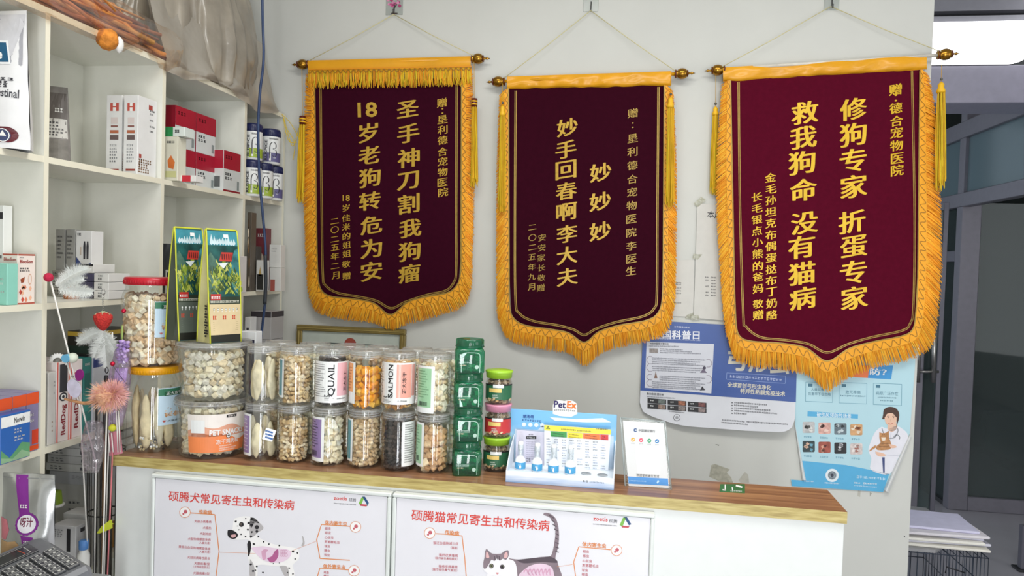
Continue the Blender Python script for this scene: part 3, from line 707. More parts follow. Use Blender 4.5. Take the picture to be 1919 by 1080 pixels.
for sx, sy, sr in [(860, 490, 2.2), (945, 500, 2.4), (940, 545, 2.2), (895, 575, 1.6), (925, 590, 1.6), (880, 545, 1.2), (965, 560, 2.2), (1010, 590, 2), (1045, 625, 1.8), (980, 640, 2.2), (960, 590, 2.6), (1080, 640, 1.6), (1150, 650, 1.8), (1240, 690, 2.2), (1270, 700, 1.6), (960, 775, 2.4), (1000, 790, 1.8), (1040, 830, 1.8), (1150, 765, 1.4), (1215, 800, 1.6), (1240, 840, 1.6), (1205, 830, 1.4), (990, 815, 1.6), (975, 820, 2.2), (1110, 770, 1.2), (1255, 740, 1.6), (925, 470, 1.4), (870, 520, 1.0)]:
    dg.poly([(z(sx, sy)[0]+sr*random.uniform(.7, 1.2)*math.cos(i*PI/4), z(sx, sy)[1]+sr*random.uniform(.7, 1.2)*math.sin(i*PI/4)) for i in range(8)], DK)
dg.k = 4; dg.disc(ex-.6, ey-.6, 2.2, mat('6E625C', .4, noise=0), 10); dg.disc(ex-.6, ey-.6, 1.2, DK, 8); dg.poly(sm(zz_([(825, 580), (855, 575), (860, 590), (835, 598)])), mat('D8A8A8', .6, noise=0))
OP1 = mat('D9A6C0', .6, noise=.05); OP2 = mat('B45E90', .6, noise=.05)
dg.k = 3; dg.poly(sm(zz_([(960, 665), (1040, 655), (1120, 668), (1200, 675), (1230, 700), (1205, 740), (1140, 765), (1050, 750), (990, 700)])), mat('EBD3E4', .6, noise=.03))
dg.k = 4; dg.poly(sm(zz_([(1068, 735), (1100, 720), (1118, 690), (1140, 675), (1142, 720), (1120, 755), (1090, 762)])), OP2); dg.poly(sm(zz_([(1030, 690), (1048, 675), (1075, 680), (1060, 700), (1062, 735), (1040, 745)])), OP1)
for i in range(6): dg.ring(*z(1165+14*(i % 3), 690+22*(i//3)), 3, 1, OP1, 10)
dg.build('dog_picture', K_)

C2_, K2, Q = chart('white snap frame on the counter front showing the tabby cat', 'parasite chart with the tabby cat and red Chinese headline', 2, 735.5, 1228, 918, 962)
def z2(x, y): return (720+x/3.554, 840+y/3.554)
def zz2(l): return [z2(*p) for p in l]
Q.text('硕腾猫常见寄生虫和传染病', (770.5, 973.5), (1029, 994), RED, bold=.012, res=3); Q.build('headline', K2)
q = Print(onY(FY+.0039)); q.text('zoetis', z2(1392, 483), z2(1488, 490), RED, bold=.01); q.text('硕腾', z2(1498, 496), z2(1552, 500), INK); q.dashes(z2(1390, 510), z2(1552, 524), 2, INK)
q.poly(zz2([(1568, 514), (1592, 462), (1610, 466), (1588, 522)]), GRN); q.poly(zz2([(1596, 460), (1616, 460), (1646, 508), (1630, 516)]), NVY); q.poly(zz2([(1576, 516), (1634, 522), (1626, 533), (1584, 530)]), MAG); q.build('logo', K2)
q = Print(onY(FY+.0039))
panel(q, z2, (303, 567), '传染病', ((402, 574), (498, 582)), [('猫泛白细胞减少症', (326, 640), (494, 646)), ('（猫瘟）', (442, 671), (492, 673)), ('猫杯状病毒病', (364, 720), (490, 726)), ('（猫传染性鼻结膜炎）', (338, 739), (488, 747)), ('猫疱疹病毒病', (362, 796), (488, 801)), ('（猫传染性鼻气管炎）', (316, 815), (486, 823))], [(345, 571), (402, 574), (518, 585), (536, 730), (550, 900)]); q.build('disease_list', K2)
q = Print(onY(FY+.0039))
panel(q, z2, (1548, 682), '体内寄生虫', ((1318, 652), (1478, 666)), [('蛔虫', (1322, 697), (1364, 699)), ('绦虫', (1322, 727), (1364, 730)), ('心丝虫', (1320, 758), (1384, 763)), ('贾第鞭毛虫', (1318, 790), (1428, 797)), ('球虫', (1316, 821), (1358, 824)), ('鞭虫', (1316, 850), (1358, 853))], [(1508, 678), (1296, 658), (1262, 760), (1280, 900)])
q.line(zz2([(1254, 776), (1150, 792)]), .5, ORG); q.build('parasite_list', K2)
ct = Print(onY(FY+.0039)); ct.k = 1
CG = mat('8A7A82', .6, noise=.08); CW = mat('F2F0F2', .6, noise=.02); CD = mat('544850', .6, noise=.05)
ct.poly(sm(zz2([(830, 735), (880, 742), (950, 745), (1030, 728), (1100, 722), (1118, 700), (1132, 640), (1140, 560), (1130, 500), (1100, 462), (1062, 446), (1070, 432), (1110, 440), (1148, 480), (1164, 560), (1160, 650), (1140, 735), (1160, 780), (1164, 900), (860, 900), (850, 800)])), CG)
ct.k = 2; ct.poly(sm(zz2([(830, 740), (870, 760), (885, 830), (870, 900), (700, 900), (690, 830), (760, 800)])), CW)
ct.k = 3; ct.poly(sm(zz2([(672, 690), (682, 672), (700, 690), (725, 705), (775, 705), (800, 688), (826, 682), (832, 720), (826, 770), (810, 820), (770, 850), (730, 852), (690, 835), (662, 810), (658, 770), (668, 730)])), CW)
ct.k = 4; ct.poly(sm(zz2([(672, 690), (682, 672), (700, 690), (725, 705), (775, 705), (800, 688), (826, 682), (830, 715), (812, 745), (790, 738), (770, 750), (752, 735), (735, 752), (715, 745), (700, 770), (680, 800), (662, 800), (660, 765), (668, 730)])), CG)
ct.k = 5
for a in ((735, 720), (750, 715), (764, 718)): ct.line(zz2([a, (a[0]+4, a[1]+28)]), 1.4, CD)
for a in ((714, 786), (786, 792)): ct.disc(*z2(*a), 4.4, CD, 14); ct.disc(*z2(*a), 3.2, mat('9AA07A', .4, noise=0), 12)
ct.poly(sm(zz2([(742, 830), (764, 832), (753, 843)])), mat('D89090', .6, noise=0)); ct.poly(sm(zz2([(680, 690), (692, 700), (700, 730), (678, 730)])), mat('E0B4B4', .6, noise=0)); ct.poly(sm(zz2([(800, 705), (818, 692), (822, 725), (800, 735)])), mat('E0B4B4', .6, noise=0))
ct.k = 6
for a in ((714, 786), (786, 792)): ct.disc(*z2(*a), 1.7, DK, 10)
for i in range(9): t = i/8; ct.line(zz2([(lerp(1098, 1140, min(1, t*2.2)), lerp(448, 690, t)), (lerp(1130, 1163, min(1, t*2.2)), lerp(462, 690, t)+6)]), 1.6, CD)
ct.k = 3; ct.poly(sm(zz2([(900, 840), (960, 790), (1040, 770), (1110, 790), (1130, 840), (1120, 900), (900, 900)])), mat('E6CCDC', .6, noise=.04)); ct.k = 4
for i in range(7): ct.line(smooth_path(zz2([(930+i*26, 830+8*(i % 2)), (945+i*26, 805), (960+i*24, 835), (975+i*22, 850)]), 4), 2.2, OP1)
ct.k = 2; ct.poly(sm(zz2([(880, 745), (1030, 730), (1100, 724), (1140, 740), (1150, 765), (1050, 760), (930, 768)])), CD)
ct.build('cat_picture', K2)
# green sticker lying on the worktop
gs = thing('desk_sticker', (atZ(1371, 915, CT).x, 2.03, CT), 'small green sticker with white print stuck flat on the bare end of the worktop', 'sticker')
pts = [atZ(*p, CT) for p in ((1350, 908), (1396, 908), (1396, 925), (1348, 922))]
MB().slab([p+Vector((0, 0, .0006)) for p in pts], [p+Vector((0, 0, .00002)) for p in pts], mat('1F6E3C', .4, noise=.03)).build('sheet', gs)
q = Print(lambda x, y, k: atZ(x, y, CT)+Vector((0, 0, .0007+k))); q.line([(1359, 909), (1359, 920)], 2, PAPW); q.line([(1354, 919), (1360, 920)], 2, PAPW); q.line([(1379, 911), (1391, 914)], 3, PAPW); q.line([(1372, 914), (1373, 920)], 2, PAPW); q.dashes((1369, 922), (1391, 923), 2.5, PAPW); q.build('lettering', gs)
# ------------------------------------------------------------------ jars of freeze dried treats on the worktop
JAR = clear('FEFFFD', .010, .02, 2.2); LIDC = clear('F2F2EE', .16, .06, 1.8); LIDG = mat('8E8E88', .3, metal=.3, noise=.03); RIM = clear('F0F2F0', .4, .1, 1.6)
WHT = mat('EEF0EE', .3, noise=.01, coat=.8); BLK = mat('1C1C20', .5, noise=0)
def face(c, R):
    """surface round a jar: x is the sideways share of its width, y the height; turned to where the camera stands"""
    d = Vector((CAM.x-c[0], CAM.y-c[1], 0)).normalized(); r_ = Vector((-d.y, d.x, 0))
    return d, r_
def wrap(c, z0, z1, R, R1=None):
    """label surface: x = metres of arc from the middle, y = 0..1 up the label"""
    d, s_ = face(c, R)
    def P(x, y, k):
        rr = (R if R1 is None else lerp(R, R1, y))+k; a = x/R
        return Vector((c[0], c[1], lerp(z0, z1, y)))+(s_*math.sin(a)+d*math.cos(a))*rr
    return P
def arc(R, f): return R*math.asin(max(-1, min(1, f)))
def cubes(label, c, z0, z1, R, size, cols, kind='freeze_dried_cubes', flat=1, seed=1, core=None, top=True):
    R_ = random.Random(seed); m = MB(); cm = [mat(h, .85, noise=.12, scale=120) for h in cols]
    cr_ = mat(core or cols[-1], .9, noise=.15, scale=90)
    m.lathe([(R-size*1.35, z0+size*.2), (R-size*1.35, z1-size*.9)], (c[0], c[1], 0), cr_, 20)
    rows = max(1, int((z1-z0)/(size*.78))); n = int(2*PI*(R-size*.6)/(size*.92))
    def bit(p):
        q = Matrix.Rotation(R_.uniform(0, 6.28), 3, 'Z') @ Matrix.Rotation(R_.uniform(-1, 1), 3, 'X') @ Matrix.Rotation(R_.uniform(-1, 1), 3, 'Y')
        s_ = size*R_.uniform(.7, 1.05); d = (s_, s_*R_.uniform(.75, 1.1), s_*R_.uniform(.6, 1)*flat); m.box(p, d, R_.choice(cm), s_*.10, q)
    for j in range(rows):
        for i in range(n):
            a = 2*PI*(i+.5*(j % 2)+R_.uniform(-.3, .3))/n; rr = R-size*R_.uniform(.72, .98)
            bit((c[0]+rr*math.cos(a), c[1]+rr*math.sin(a), z0+size*.5+(z1-z0-size*.9)*j/max(1, rows-1)+R_.uniform(-.15, .15)*size))
    if top:
        k = int(3.2*(R/size)**2)
        for i in range(k):
            rr = (R-size)*math.sqrt(R_.random()); a = R_.uniform(0, 6.28); bit((c[0]+rr*math.cos(a), c[1]+rr*math.sin(a), z1-size*.5+R_.uniform(-.4, .45)*size))
    return tag(m.build(kind), label, 'pet treats', None, 'stuff')
def strips(labels, c, z0, z1, R, n, col, group, wd=.020, seed=2):
    """dried meat strips standing on end, each its own piece"""
    R_ = random.Random(seed)
    for i in range(n):
        a = 2*PI*i/n+R_.uniform(-.15, .15); rr = R*R_.uniform(.58, .64); h = (z1-z0)*R_.uniform(.80, .98); m = MB()
        b0 = Vector((c[0]+rr*math.cos(a), c[1]+rr*math.sin(a), z0)); sd = R_.random()*9; tang = Vector((-math.sin(a), math.cos(a), 0)); out_ = Vector((math.cos(a), math.sin(a), 0))
        W_ = min(wd, rr*2*math.sin(PI/n)*.5)*R_.uniform(.88, 1.0); sw = R_.uniform(-.12, .12)*W_
        def fn(u, v):
            t = 2*PI*u; vv = v*.998+.001; wv = W_*(math.sin(PI*vv**(.75+.5*(i % 2)))**.5)*(1+.22*mnoise.noise(Vector((sd, v*3.5, 0)))); c_, s_ = math.cos(t), math.sin(t)
            bump = 1+.30*mnoise.noise(Vector((c_*1.3+sd, s_*1.3, v*6)))
            return b0+Vector((0, 0, v*h))+tang*(wv*c_*min(1, bump)+sw*math.sin(v*4+sd))+out_*(min(wv*.62, .012)*s_*bump+.002*math.sin(v*5+sd))
        m.grid(fn, 24, 34, mat(col[i % len(col)], .75, noise=.10, scale=40, bump=.25))
        tag(m.build('dried_meat_strip'), labels, 'pet treat', group)
def jar(pxc, z0, h, r, label, yc=2.0, tint=None):
    x = atY(pxc, 820 if z0 < 1.2 else 705, yc).x; c = (x, yc)
    T = thing('treat_jar', (x, yc, z0), label, 'jar', 'clear screw-top treat jars on the counter'); g = tint or JAR
    hb = h*.86
    MB().lathe([(r*.90, 0), (r*.985, .004), (r, .010), (r, hb*.97), (r*.95, hb), (r*.90, hb+.002)], (x, yc, z0), g, 40, cap=False).lathe([(r*.9, .0008), (.001, .003)], (x, yc, z0), g, 40, cap=False).build('jar_body', T)
    l = MB().lathe([(r*.955, hb-.001), (r*.975, hb+.002), (r*.975, h-.004), (r*.93, h-.0005), (r*.88, h), (r*.86, h-.0025), (.001, h-.0025)], (x, yc, z0), LIDC, 40, cap=False); lo = l.build('lid', T)
    m = MB()
    for zz0 in (.004, .010, h-hb-.006): m.lathe([(r*.979, hb+zz0), (r*.985, hb+zz0+.0008), (r*.979, hb+zz0+.0016)], (x, yc, z0), RIM, 40, cap=False)
    m.build('ridges', lo)
    return T, c
JR = .0468; JH = .1650; Z0, Z1 = CT, CT+JH
def lab(T, c, z0, v0, v1, f0, f1, base, inset=None, insets=None):
    """paper label on a jar between two sideways shares of its width"""
    P = wrap(c, z0+v0*JH, z0+v1*JH, JR+.0004); q = Print(P, up=1); a, b = arc(JR, f0), arc(JR, f1)
    q.k = 1; q.rect(a, 0, b, 1, base, 14, 1)
    return q, a, b
def grn(q, x0, x1, y, h, m, n=1):
    q.k = 3
    # rows of characters running across the label; y in label heights
    q.dashes((x0, y), (x1, y), h, m)
W2 = 'FFF4DC F8EACC F0DFBC FFF8E8'.split(); TAN = 'E8CFA0 F2DDB8 DCBE8C F8E6C6 CCAA78'.split(); TAN2 = 'DCC098 E8D0A8 C8A87C F2DEB8'.split(); ORC = 'FFB428 FAA418 FFC450 F09810'.split(); DRK = '3A302C 4A3E38 2A2422 5A4C44'.split(); PEA = 'F2D2A8 E6BE90 F8E0BC D8AC7C'.split()
PUR = mat('8F78A8', .45, noise=.02, coat=.8); TEA = mat('3E8C9C', .45, noise=.02, coat=.8); GRNL = mat('9CCBA0', .45, noise=.02, coat=.8); PINKL = mat('E3B4BC', .45, noise=.02, coat=.8); SALL = mat('EEA898', .45, noise=.02, coat=.8); ORL = mat('F2A860', .45, noise=.02, coat=.8)
G_ = 'clear screw-top treat jars on the counter'
def smalltext(q, a, b, ys, m, h=.022):
    q.k = 3
    for i, y in enumerate(ys):
        R_ = random.Random(i*5+int(a*1e4)); e = lerp(a, b, R_.uniform(.55, 1)); hh = h
        n = max(2, int((e-a)/.0018))
        for j in range(n):
            x = lerp(a, e, j/n); w_ = (e-a)/n*.72
            q.rect(x, y, x+w_, y+hh*.28, m); q.rect(x, y+hh*.5, x+w_*R_.uniform(.4, 1), y+hh*.72, m); q.rect(x+w_*R_.uniform(.1, .6), y-hh*.1, x+w_*R_.uniform(.61, .8), y+hh, m)
def barcode(q, a, b, y0, y1, m):
    R_ = random.Random(5); x = a
    while x < b: w_ = R_.choice((.0003, .0005, .0008)); q.rect(x, y0, min(b, x+w_), y1, m); x += w_+R_.choice((.0003, .0006))
# --- lower row of the front jars, from the clear buckets towards the green jars
T, c = jar(489.5, Z0, JH, JR, 'lower clear jar of pale meat strips with purple label, standing beside the orange bucket', 1.999)
q, a, b = lab(T, c, Z0, .10, .82, -1, -.58, WHT); q.k = 2; q.rect(a, .06, lerp(a, b, .86), .95, PUR, 8); smalltext(q, lerp(a, b, .3), lerp(a, b, .8), [.85-.09*i for i in range(9)], WHT); q.build('paper_label', T)
strips('pale dried meat strip inside the lower jar beside the orange bucket', c, Z0+.005, Z0+JH*.80, JR-.004, 4, ['F6EAC8', 'E8D9B4', 'F3EAD2'], 'meat strips in the lower strip jar', .026)
pk = MB(); d, s_ = face(c, JR); pc = Vector((c[0], c[1], Z0+.075))+d*(JR*.86)+s_*(JR*.45)
pk.box(pc, (.030, .003, .034), WHT, .0008, Matrix(((s_.x, d.x, 0), (s_.y, d.y, 0), (0, 0, 1))) @ Matrix.Rotation(.35, 3, 'Y'))
for i in range(3): pk.box(pc+d*.0017+Vector((0, 0, .009-.009*i)), (.022, .0006, .005), mat('3A6CB0', .5, noise=.02), 0, Matrix(((s_.x, d.x, 0), (s_.y, d.y, 0), (0, 0, 1))) @ Matrix.Rotation(.35, 3, 'Y'))
tag(pk.build('desiccant_packet'), 'blue and white desiccant packet among the strips in the lower jar', 'packet')
T, c = jar(550, Z0, JH, JR, 'lower clear jar of tan nuggets with no label facing out', 2.001)
cubes('tan nuggets in the lower jar without a label', c, Z0+.004, Z0+JH*.74, JR-.002, .0145, TAN, 'freeze_dried_nuggets', .8, 3)
T, c = jar(617, Z0, JH, JR, 'lower clear jar of cream cubes with purple barcode label', 2.001)
q, a, b = lab(T, c, Z0, .085, .84, -1, -.30, WHT); q.k = 2; q.rect(a, .08, lerp(a, b, .86), .95, PUR, 10); smalltext(q, lerp(a, b, .2), lerp(a, b, .75), [.88-.062*i for i in range(10)], BLK); q.k = 3; barcode(q, lerp(a, b, .25), lerp(a, b, .65), .12, .24, BLK); q.build('paper_label', T)
cubes('cream cubes in the lower jar with purple barcode label', c, Z0+.004, Z0+JH*.80, JR-.002, .0190, W2, seed=4)
T, c = jar(683.5, Z0, JH, JR, 'lower clear jar of tan crumbly nuggets with a teal label edge', 2.003)
q, a, b = lab(T, c, Z0, .12, .84, -1, -.70, WHT); q.k = 2; q.rect(a, .05, lerp(a, b, .8), .96, TEA, 8); q.build('paper_label', T)
cubes('tan crumbly nuggets in the lower jar with teal label edge', c, Z0+.004, Z0+JH*.82, JR-.002, .0145, TAN2, 'freeze_dried_nuggets', .8, 5)
T, c = jar(746.5, Z0, JH, JR, 'lower clear jar of dark shrivelled treats with white text label', 2.002)
q, a, b = lab(T, c, Z0, .09, .84, .22, .97, WHT); smalltext(q, lerp(a, b, .15), lerp(a, b, .85), [.92-.052*i for i in range(17)], BLK, .026); q.build('paper_label', T)
cubes('dark shrivelled treats in the lower jar with white text label', c, Z0+.004, Z0+JH*.82, JR-.002, .0145, DRK, 'dried_liver_bits', .6, 6)
T, c = jar(812.5, Z0, JH, JR, 'lower clear jar of big tan cubes beside the lowest green jar', 2.003)
q, a, b = lab(T, c, Z0, .12, .85, -1, -.56, WHT); q.k = 2; q.rect(a, .06, lerp(a, b, .82), .95, GRNL, 8); smalltext(q, lerp(a, b, .25), lerp(a, b, .7), [.88-.07*i for i in range(8)], mat('5C8C64', .5)); q.k = 3; barcode(q, lerp(a, b, .3), lerp(a, b, .65), .12, .24, BLK); q.build('paper_label', T)
cubes('big tan cubes in the lower jar beside the green jars', c, Z0+.004, Z0+JH*.75, JR-.002, .0200, PEA, seed=7)
# --- upper row
T, c = jar(493.5, Z1, JH, JR, 'upper clear jar of pale meat strips beside the pet food bags', 1.999)
strips('pale dried meat strip inside the upper jar beside the food bags', c, Z1+.005, Z1+JH*.80, JR-.004, 4, ['F4E8C6', 'F0E5C8', 'E2D2A8'], 'meat strips in the upper strip jar', .026, 5)
T, c = jar(556, Z1, JH, JR, 'upper clear jar of tan crumbly nuggets with a thin teal label', 2.001)
q, a, b = lab(T, c, Z1, .13, .80, -1, -.74, WHT); q.k = 2; q.rect(a, .05, lerp(a, b, .8), .96, TEA, 8); q.build('paper_label', T)
cubes('tan crumbly nuggets in the upper jar with thin teal label', c, Z1+.004, Z1+JH*.80, JR-.002, .0145, TAN, 'freeze_dried_nuggets', .8, 13)
T, c = jar(622.5, Z1, JH, JR, 'upper clear jar of dark treats behind the white QUAIL label', 2.001)
q, a, b = lab(T, c, Z1, .09, .79, -1, .95, WHT); P_ = q.P
q.k = 2; xa, xb = arc(JR, .30), arc(JR, .86); q.rect(xa, .17, xb, .97, PINKL, 6)
def vtext(q, t, x, y0, y1, w_, m, bold=.0):
    """writing turned to run up the label: x = right-hand base line, between heights y0..y1 (label shares), w_ = letter height in metres"""
    v, f, x0, x1, ya, yb = glyph(t, bold, 3); q.put([(x-(b-ya)/(yb-ya)*w_, y0+(a-x0)/(x1-x0)*(y1-y0)) for a, b in v], f, m, bold)
q.k = 3; vtext(q, 'QUAIL', arc(JR, .20), .17, .93, .0205, BLK, .018); vtext(q, 'RAW', arc(JR, -.13), .14, .20, .003, BLK)
q.text('RAW', (arc(JR, -.44), .145), (arc(JR, .05), .145), BLK, h=.07, bold=.02); q.k = 3
vtext(q, '正大冻干', arc(JR, .80), .28, .76, .0105, BLK, .012)
smalltext(q, arc(JR, -.95), arc(JR, -.35), [.92-.055*i for i in range(15)], BLK, .018); smalltext(q, arc(JR, -.42), arc(JR, .18), [.10, .065], BLK, .014); smalltext(q, arc(JR, .3), arc(JR, .85), [.09], BLK, .03); q.build('paper_label', T)
cubes('dark dried treats in the jar behind the white QUAIL label', c, Z1+.004, Z1+JH*.84, JR-.003, .0145, DRK, 'dried_quail_bits', .6, 14)
T, c = jar(686.5, Z1, JH, JR, 'upper clear jar filled partly with bright orange cubes', 2.003)
q, a, b = lab(T, c, Z1, .10, .80, -1, -.64, WHT); q.k = 2; q.rect(a, .28, lerp(a, b, .8), .97, ORL, 8); smalltext(q, lerp(a, b, .3), lerp(a, b, .75), [.85-.07*i for i in range(8)], mat('A0622C', .5)); q.build('paper_label', T)
cubes('bright orange cubes in the upper jar with orange label', c, Z1+.004, Z1+JH*.67, JR-.002, .0205, ORC, seed=15)
T, c = jar(748, Z1, JH, JR, 'upper clear jar of golden pieces with the white and pink SALMON label', 2.002)
q, a, b = lab(T, c, Z1, .13, .83, -1, .97, WHT)
q.k = 2; q.rect(arc(JR, -.14), .16, arc(JR, .72), .96, SALL, 8); q.rect(arc(JR, .74), .2, arc(JR, .9), .95, mat('D8A49A', .5), 3); q.k = 3
vtext(q, 'SALMON', arc(JR, -.34), .17, .95, .0150, BLK, .018); q.text('RAW', (arc(JR, -.86), .145), (arc(JR, -.38), .145), BLK, h=.06, bold=.02)
vtext(q, '正大冻干', arc(JR, .42), .26, .78, .0115, BLK, .012); smalltext(q, arc(JR, -.9), arc(JR, -.3), [.10, .07, .04], BLK, .014); smalltext(q, arc(JR, -.1), arc(JR, .5), [.07], BLK, .04); smalltext(q, arc(JR, -.97), arc(JR, -.85), [.9-.07*i for i in range(10)], BLK, .02); q.build('paper_label', T)
cubes('golden salmon pieces in the jar with the SALMON label', c, Z1+.004, Z1+JH*.82, JR-.003, .0175, 'F2C078 E2A85C F8D090 C88C48'.split(), 'freeze_dried_nuggets', .7, 16)
T, c = jar(815, Z1, JH, JR, 'upper clear jar of cream cubes with green label, beside the green jar stack', 2.003)
q, a, b = lab(T, c, Z1, .02, .80, -1, -.02, WHT); q.k = 2; q.rect(arc(JR, -.96), .12, arc(JR, -.20), .95, GRNL, 10); smalltext(q, arc(JR, -.9), arc(JR, -.3), [.88-.055*i for i in range(11)], mat('5C8C64', .5), .02); q.k = 3; barcode(q, arc(JR, -.85), arc(JR, -.4), .15, .24, BLK); q.build('paper_label', T)
cubes('cream cubes in the upper jar with green label', c, Z1+.004, Z1+JH*.82, JR-.002, .0175, 'FAEACA F0DCB4 FFF4DC E4CCA0'.split(), seed=17)
# --- second row of jars behind, two high; only their lids and sides show
BK = [(526, 'behind the upper strip jar', TAN), (591, 'behind the upper teal label jar', W2), (655, 'behind the QUAIL jar', TAN2), (718, 'behind the orange cube jar', PEA), (783, 'behind the SALMON jar', TAN), (843, 'behind the green jar stack', W2)]
for i, (px, wh, cl_) in enumerate(BK):
    x = atY(px, 650, 2.097).x
    for lv in (0, 1):
        T, c = jar(px, Z0 if lv == 0 else Z1, JH, JR, ('lower' if lv == 0 else 'upper')+' back-row treat jar '+wh, 2.097)
        if lv == 0: pass
        nm = ('lower' if lv == 0 else 'upper')
        # keep the two levels of one stack in line
        dx = x-c[0]; T.location.x = x
        cubes('treats in the '+nm+' back-row jar '+wh, (x, 2.097), (Z0, Z1)[lv]+.004, (Z0, Z1)[lv]+JH*.78, JR-.002, .014, cl_, seed=30+i*2+lv, top=lv == 1)

# --- the two big round jars stacked at the end
def bigjar(pxc, z0, h, label, lidcol, yc=2.03, r=.083):
    x = atY(pxc, 780 if z0 < 1.2 else 600, yc).x; T = thing('storage_jar', (x, yc, z0), label, 'jar', 'big round storage jars')
    hb = h*.87
    MB().lathe([(r*.90, 0), (r*.985, .005), (r, .016), (r, hb*.86), (r*.95, hb*.94), (r*.86, hb), (r*.86, h*.93)], (x, yc, z0), JAR, 48, cap=False).lathe([(r*.9, .0008), (.001, .004)], (x, yc, z0), JAR, 48, cap=False).build('jar_body', T)
    lm = mat(lidcol, .32, noise=.02); l = MB().lathe([(r*.90, h*.915), (r*.925, h*.92), (r*.925, h-.007), (r*.90, h-.001), (r*.84, h), (.001, h-.001)], (x, yc, z0), lm, 48, cap=False).build('lid', T)
    m = MB()
    for i in range(60): a = 2*PI*i/60; m.tube([(x+r*.926*math.cos(a), yc+r*.926*math.sin(a), z0+h*.925), (x+r*.926*math.cos(a), yc+r*.926*math.sin(a), z0+h-.009)], .0011, lm, 4)
    m.build('grip_ribs', l)
    return T, (x, yc), hb
def bl_label(T, c, z0, h, r, f0, f1, v0, v1):
    q = Print(wrap(c, z0+v0*h, z0+v1*h, r+.0005), up=1); a, b = arc(r, f0), arc(r, f1)
    q.k = 1; q.rect(a, 0, b, 1, mat('C4DCEC', .45, noise=.02), 14); q.k = 2; g_ = mat('1E5A3C', .45, noise=.02)
    q.rect(a, .80, b, .975, mat('3A7A5C', .45, noise=.02), 12); q.k = 3; q.rect(lerp(a, b, .22), .79, b, .90, g_, 10); q.k = 4
    q.text('正大冻干', (lerp(a, b, .28), .815), (lerp(a, b, .96), .815), WHT, h=.10*1.0, bold=.015)
    q.k = 3; R_ = random.Random(3)
    for i in range(70):
        x, y = lerp(a, b, R_.uniform(.25, .98)), .22+abs(R_.gauss(0, .10)); s_ = .0028
        q.quad((x-s_, y), (x, y+.02), (x+s_, y+.004), (x, y-.016), mat(R_.choice(['D8B088', 'C4966A', 'E8C8A0', 'B0805C']), .6, noise=0))
    q.k = 4; rd = mat('C04A3A', .5, noise=0); q.disc(lerp(a, b, .22), .10, .004, rd, 12, .018)
    for dx, dy in ((-.0045, .022), (-.0015, .034), (.0015, .034), (.0045, .022)): q.disc(lerp(a, b, .22)+dx, .10+dy, .0014, rd, 8, .007)
    q.text('犬猫通用', (lerp(a, b, .34), .085), (lerp(a, b, .92), .085), BLK, h=.055)
    q.build('paper_label', T)
HY_, HR_ = .248, .262
T, c, hb = bigjar(289, Z0, HY_, 'big round jar of pale meat strips with yellow lid, lower of the two stacked', 'E5A410')
bl_label(T, c, Z0, HY_, .083, .12, .86, .32, .76)
strips('pale dried meat strip inside the yellow-lidded big jar', c, Z0+.006, Z0+hb*.92, .079, 8, ['F4E4BC', 'FAEED0', 'EEDAAC'], 'meat strips in the yellow-lidded jar', .045, 8)
dp = MB(); d, s_ = face(c, .083)
for i in range(26): a = random.uniform(-.5, .35); zz = random.uniform(.008, .045); dp.box(Vector((c[0], c[1], Z0+zz))+(d*math.cos(a)+s_*math.sin(a))*.0775, (.006, .004, .006), random.choice([BLK, WHT, WHT, mat('C8B890', .6)]), .0006, Matrix.Rotation(a*3, 3, 'Y'))
tag(dp.build('printed_desiccant'), 'crumpled black and white desiccant packet at the foot of the yellow-lidded jar', 'packet')
ZR = Z0+HY_
T, c, hb = bigjar(284, ZR, HR_, 'big round jar of pale cubes with red lid, on top of the yellow-lidded jar', 'C0182C')
bl_label(T, c, ZR, HR_, .083, .10, .88, .34, .74)
cubes('pale cubes filling the red-lidded big jar', c, ZR+.005, ZR+hb*.92, .081, .0215, 'FCE6C8 F4D8B2 FFF0DA E8C8A0'.split(), seed=21)

# --- two clear tapered buckets
def bucket(pxc, z0, h, label, yc=2.02, r0=.090, r1=.101):
    x = atY(pxc, 800 if z0 < 1.2 else 700, yc).x; T = thing('plastic_bucket', (x, yc, z0), label, 'bucket', 'clear tapered treat buckets')
    MB().lathe([(r0*.93, 0), (r0, .005), (lerp(r0, r1, .9), h*.90)], (x, yc, z0), clear('FAFAF6', .04, .06, 1.2), 48, cap=False).lathe([(r0*.93, .001), (.001, .004)], (x, yc, z0), JAR, 48, cap=False).build('tub', T)
    l = MB().lathe([(r1*.985, h*.885), (r1*1.03, h*.89), (r1*1.045, h*.93), (r1*1.045, h-.004), (r1*1.02, h), (r1*.95, h), (r1*.93, h-.004), (.001, h-.004)], (x, yc, z0), clear('E8E8E4', .20, .12, 1.2), 48, cap=False).build('lid', T)
    MB().lathe([(r1*1.05, h*.93), (r1*1.056, h*.935), (r1*1.05, h*.945)], (x, yc, z0), RIM, 48, cap=False).build('rim_bead', l)
    return T, (x, yc)
BH = .166
T, c = bucket(398, Z0, BH, 'lower clear bucket with orange and white PET SNACKS label')
q = Print(wrap(c, Z0+.020, Z0+.130, .0917, .0992), up=1); a, b = arc(.092, -.66), arc(.092, .90)
CRM = mat('EDE6DE', .45, noise=.02); OR2 = mat('F08A50', .45, noise=.04); OR3 = mat('E26A34', .45, noise=.03)
q.k = 1; q.rect(a, 0, b, 1, CRM, 24); q.k = 2
n_ = 24
for i in range(n_):
    x, x2 = lerp(a, b, i/n_), lerp(a, b, (i+1)/n_); hgt = lambda t: .42+.10*math.sin(t*5)+.04*math.sin(t*13)
    q.add([q.q(x, 0), q.q(x2, 0), q.q(x2, hgt((i+1)/n_)), q.q(x, hgt(i/n_))], [(0, 1, 2, 3)], OR2)
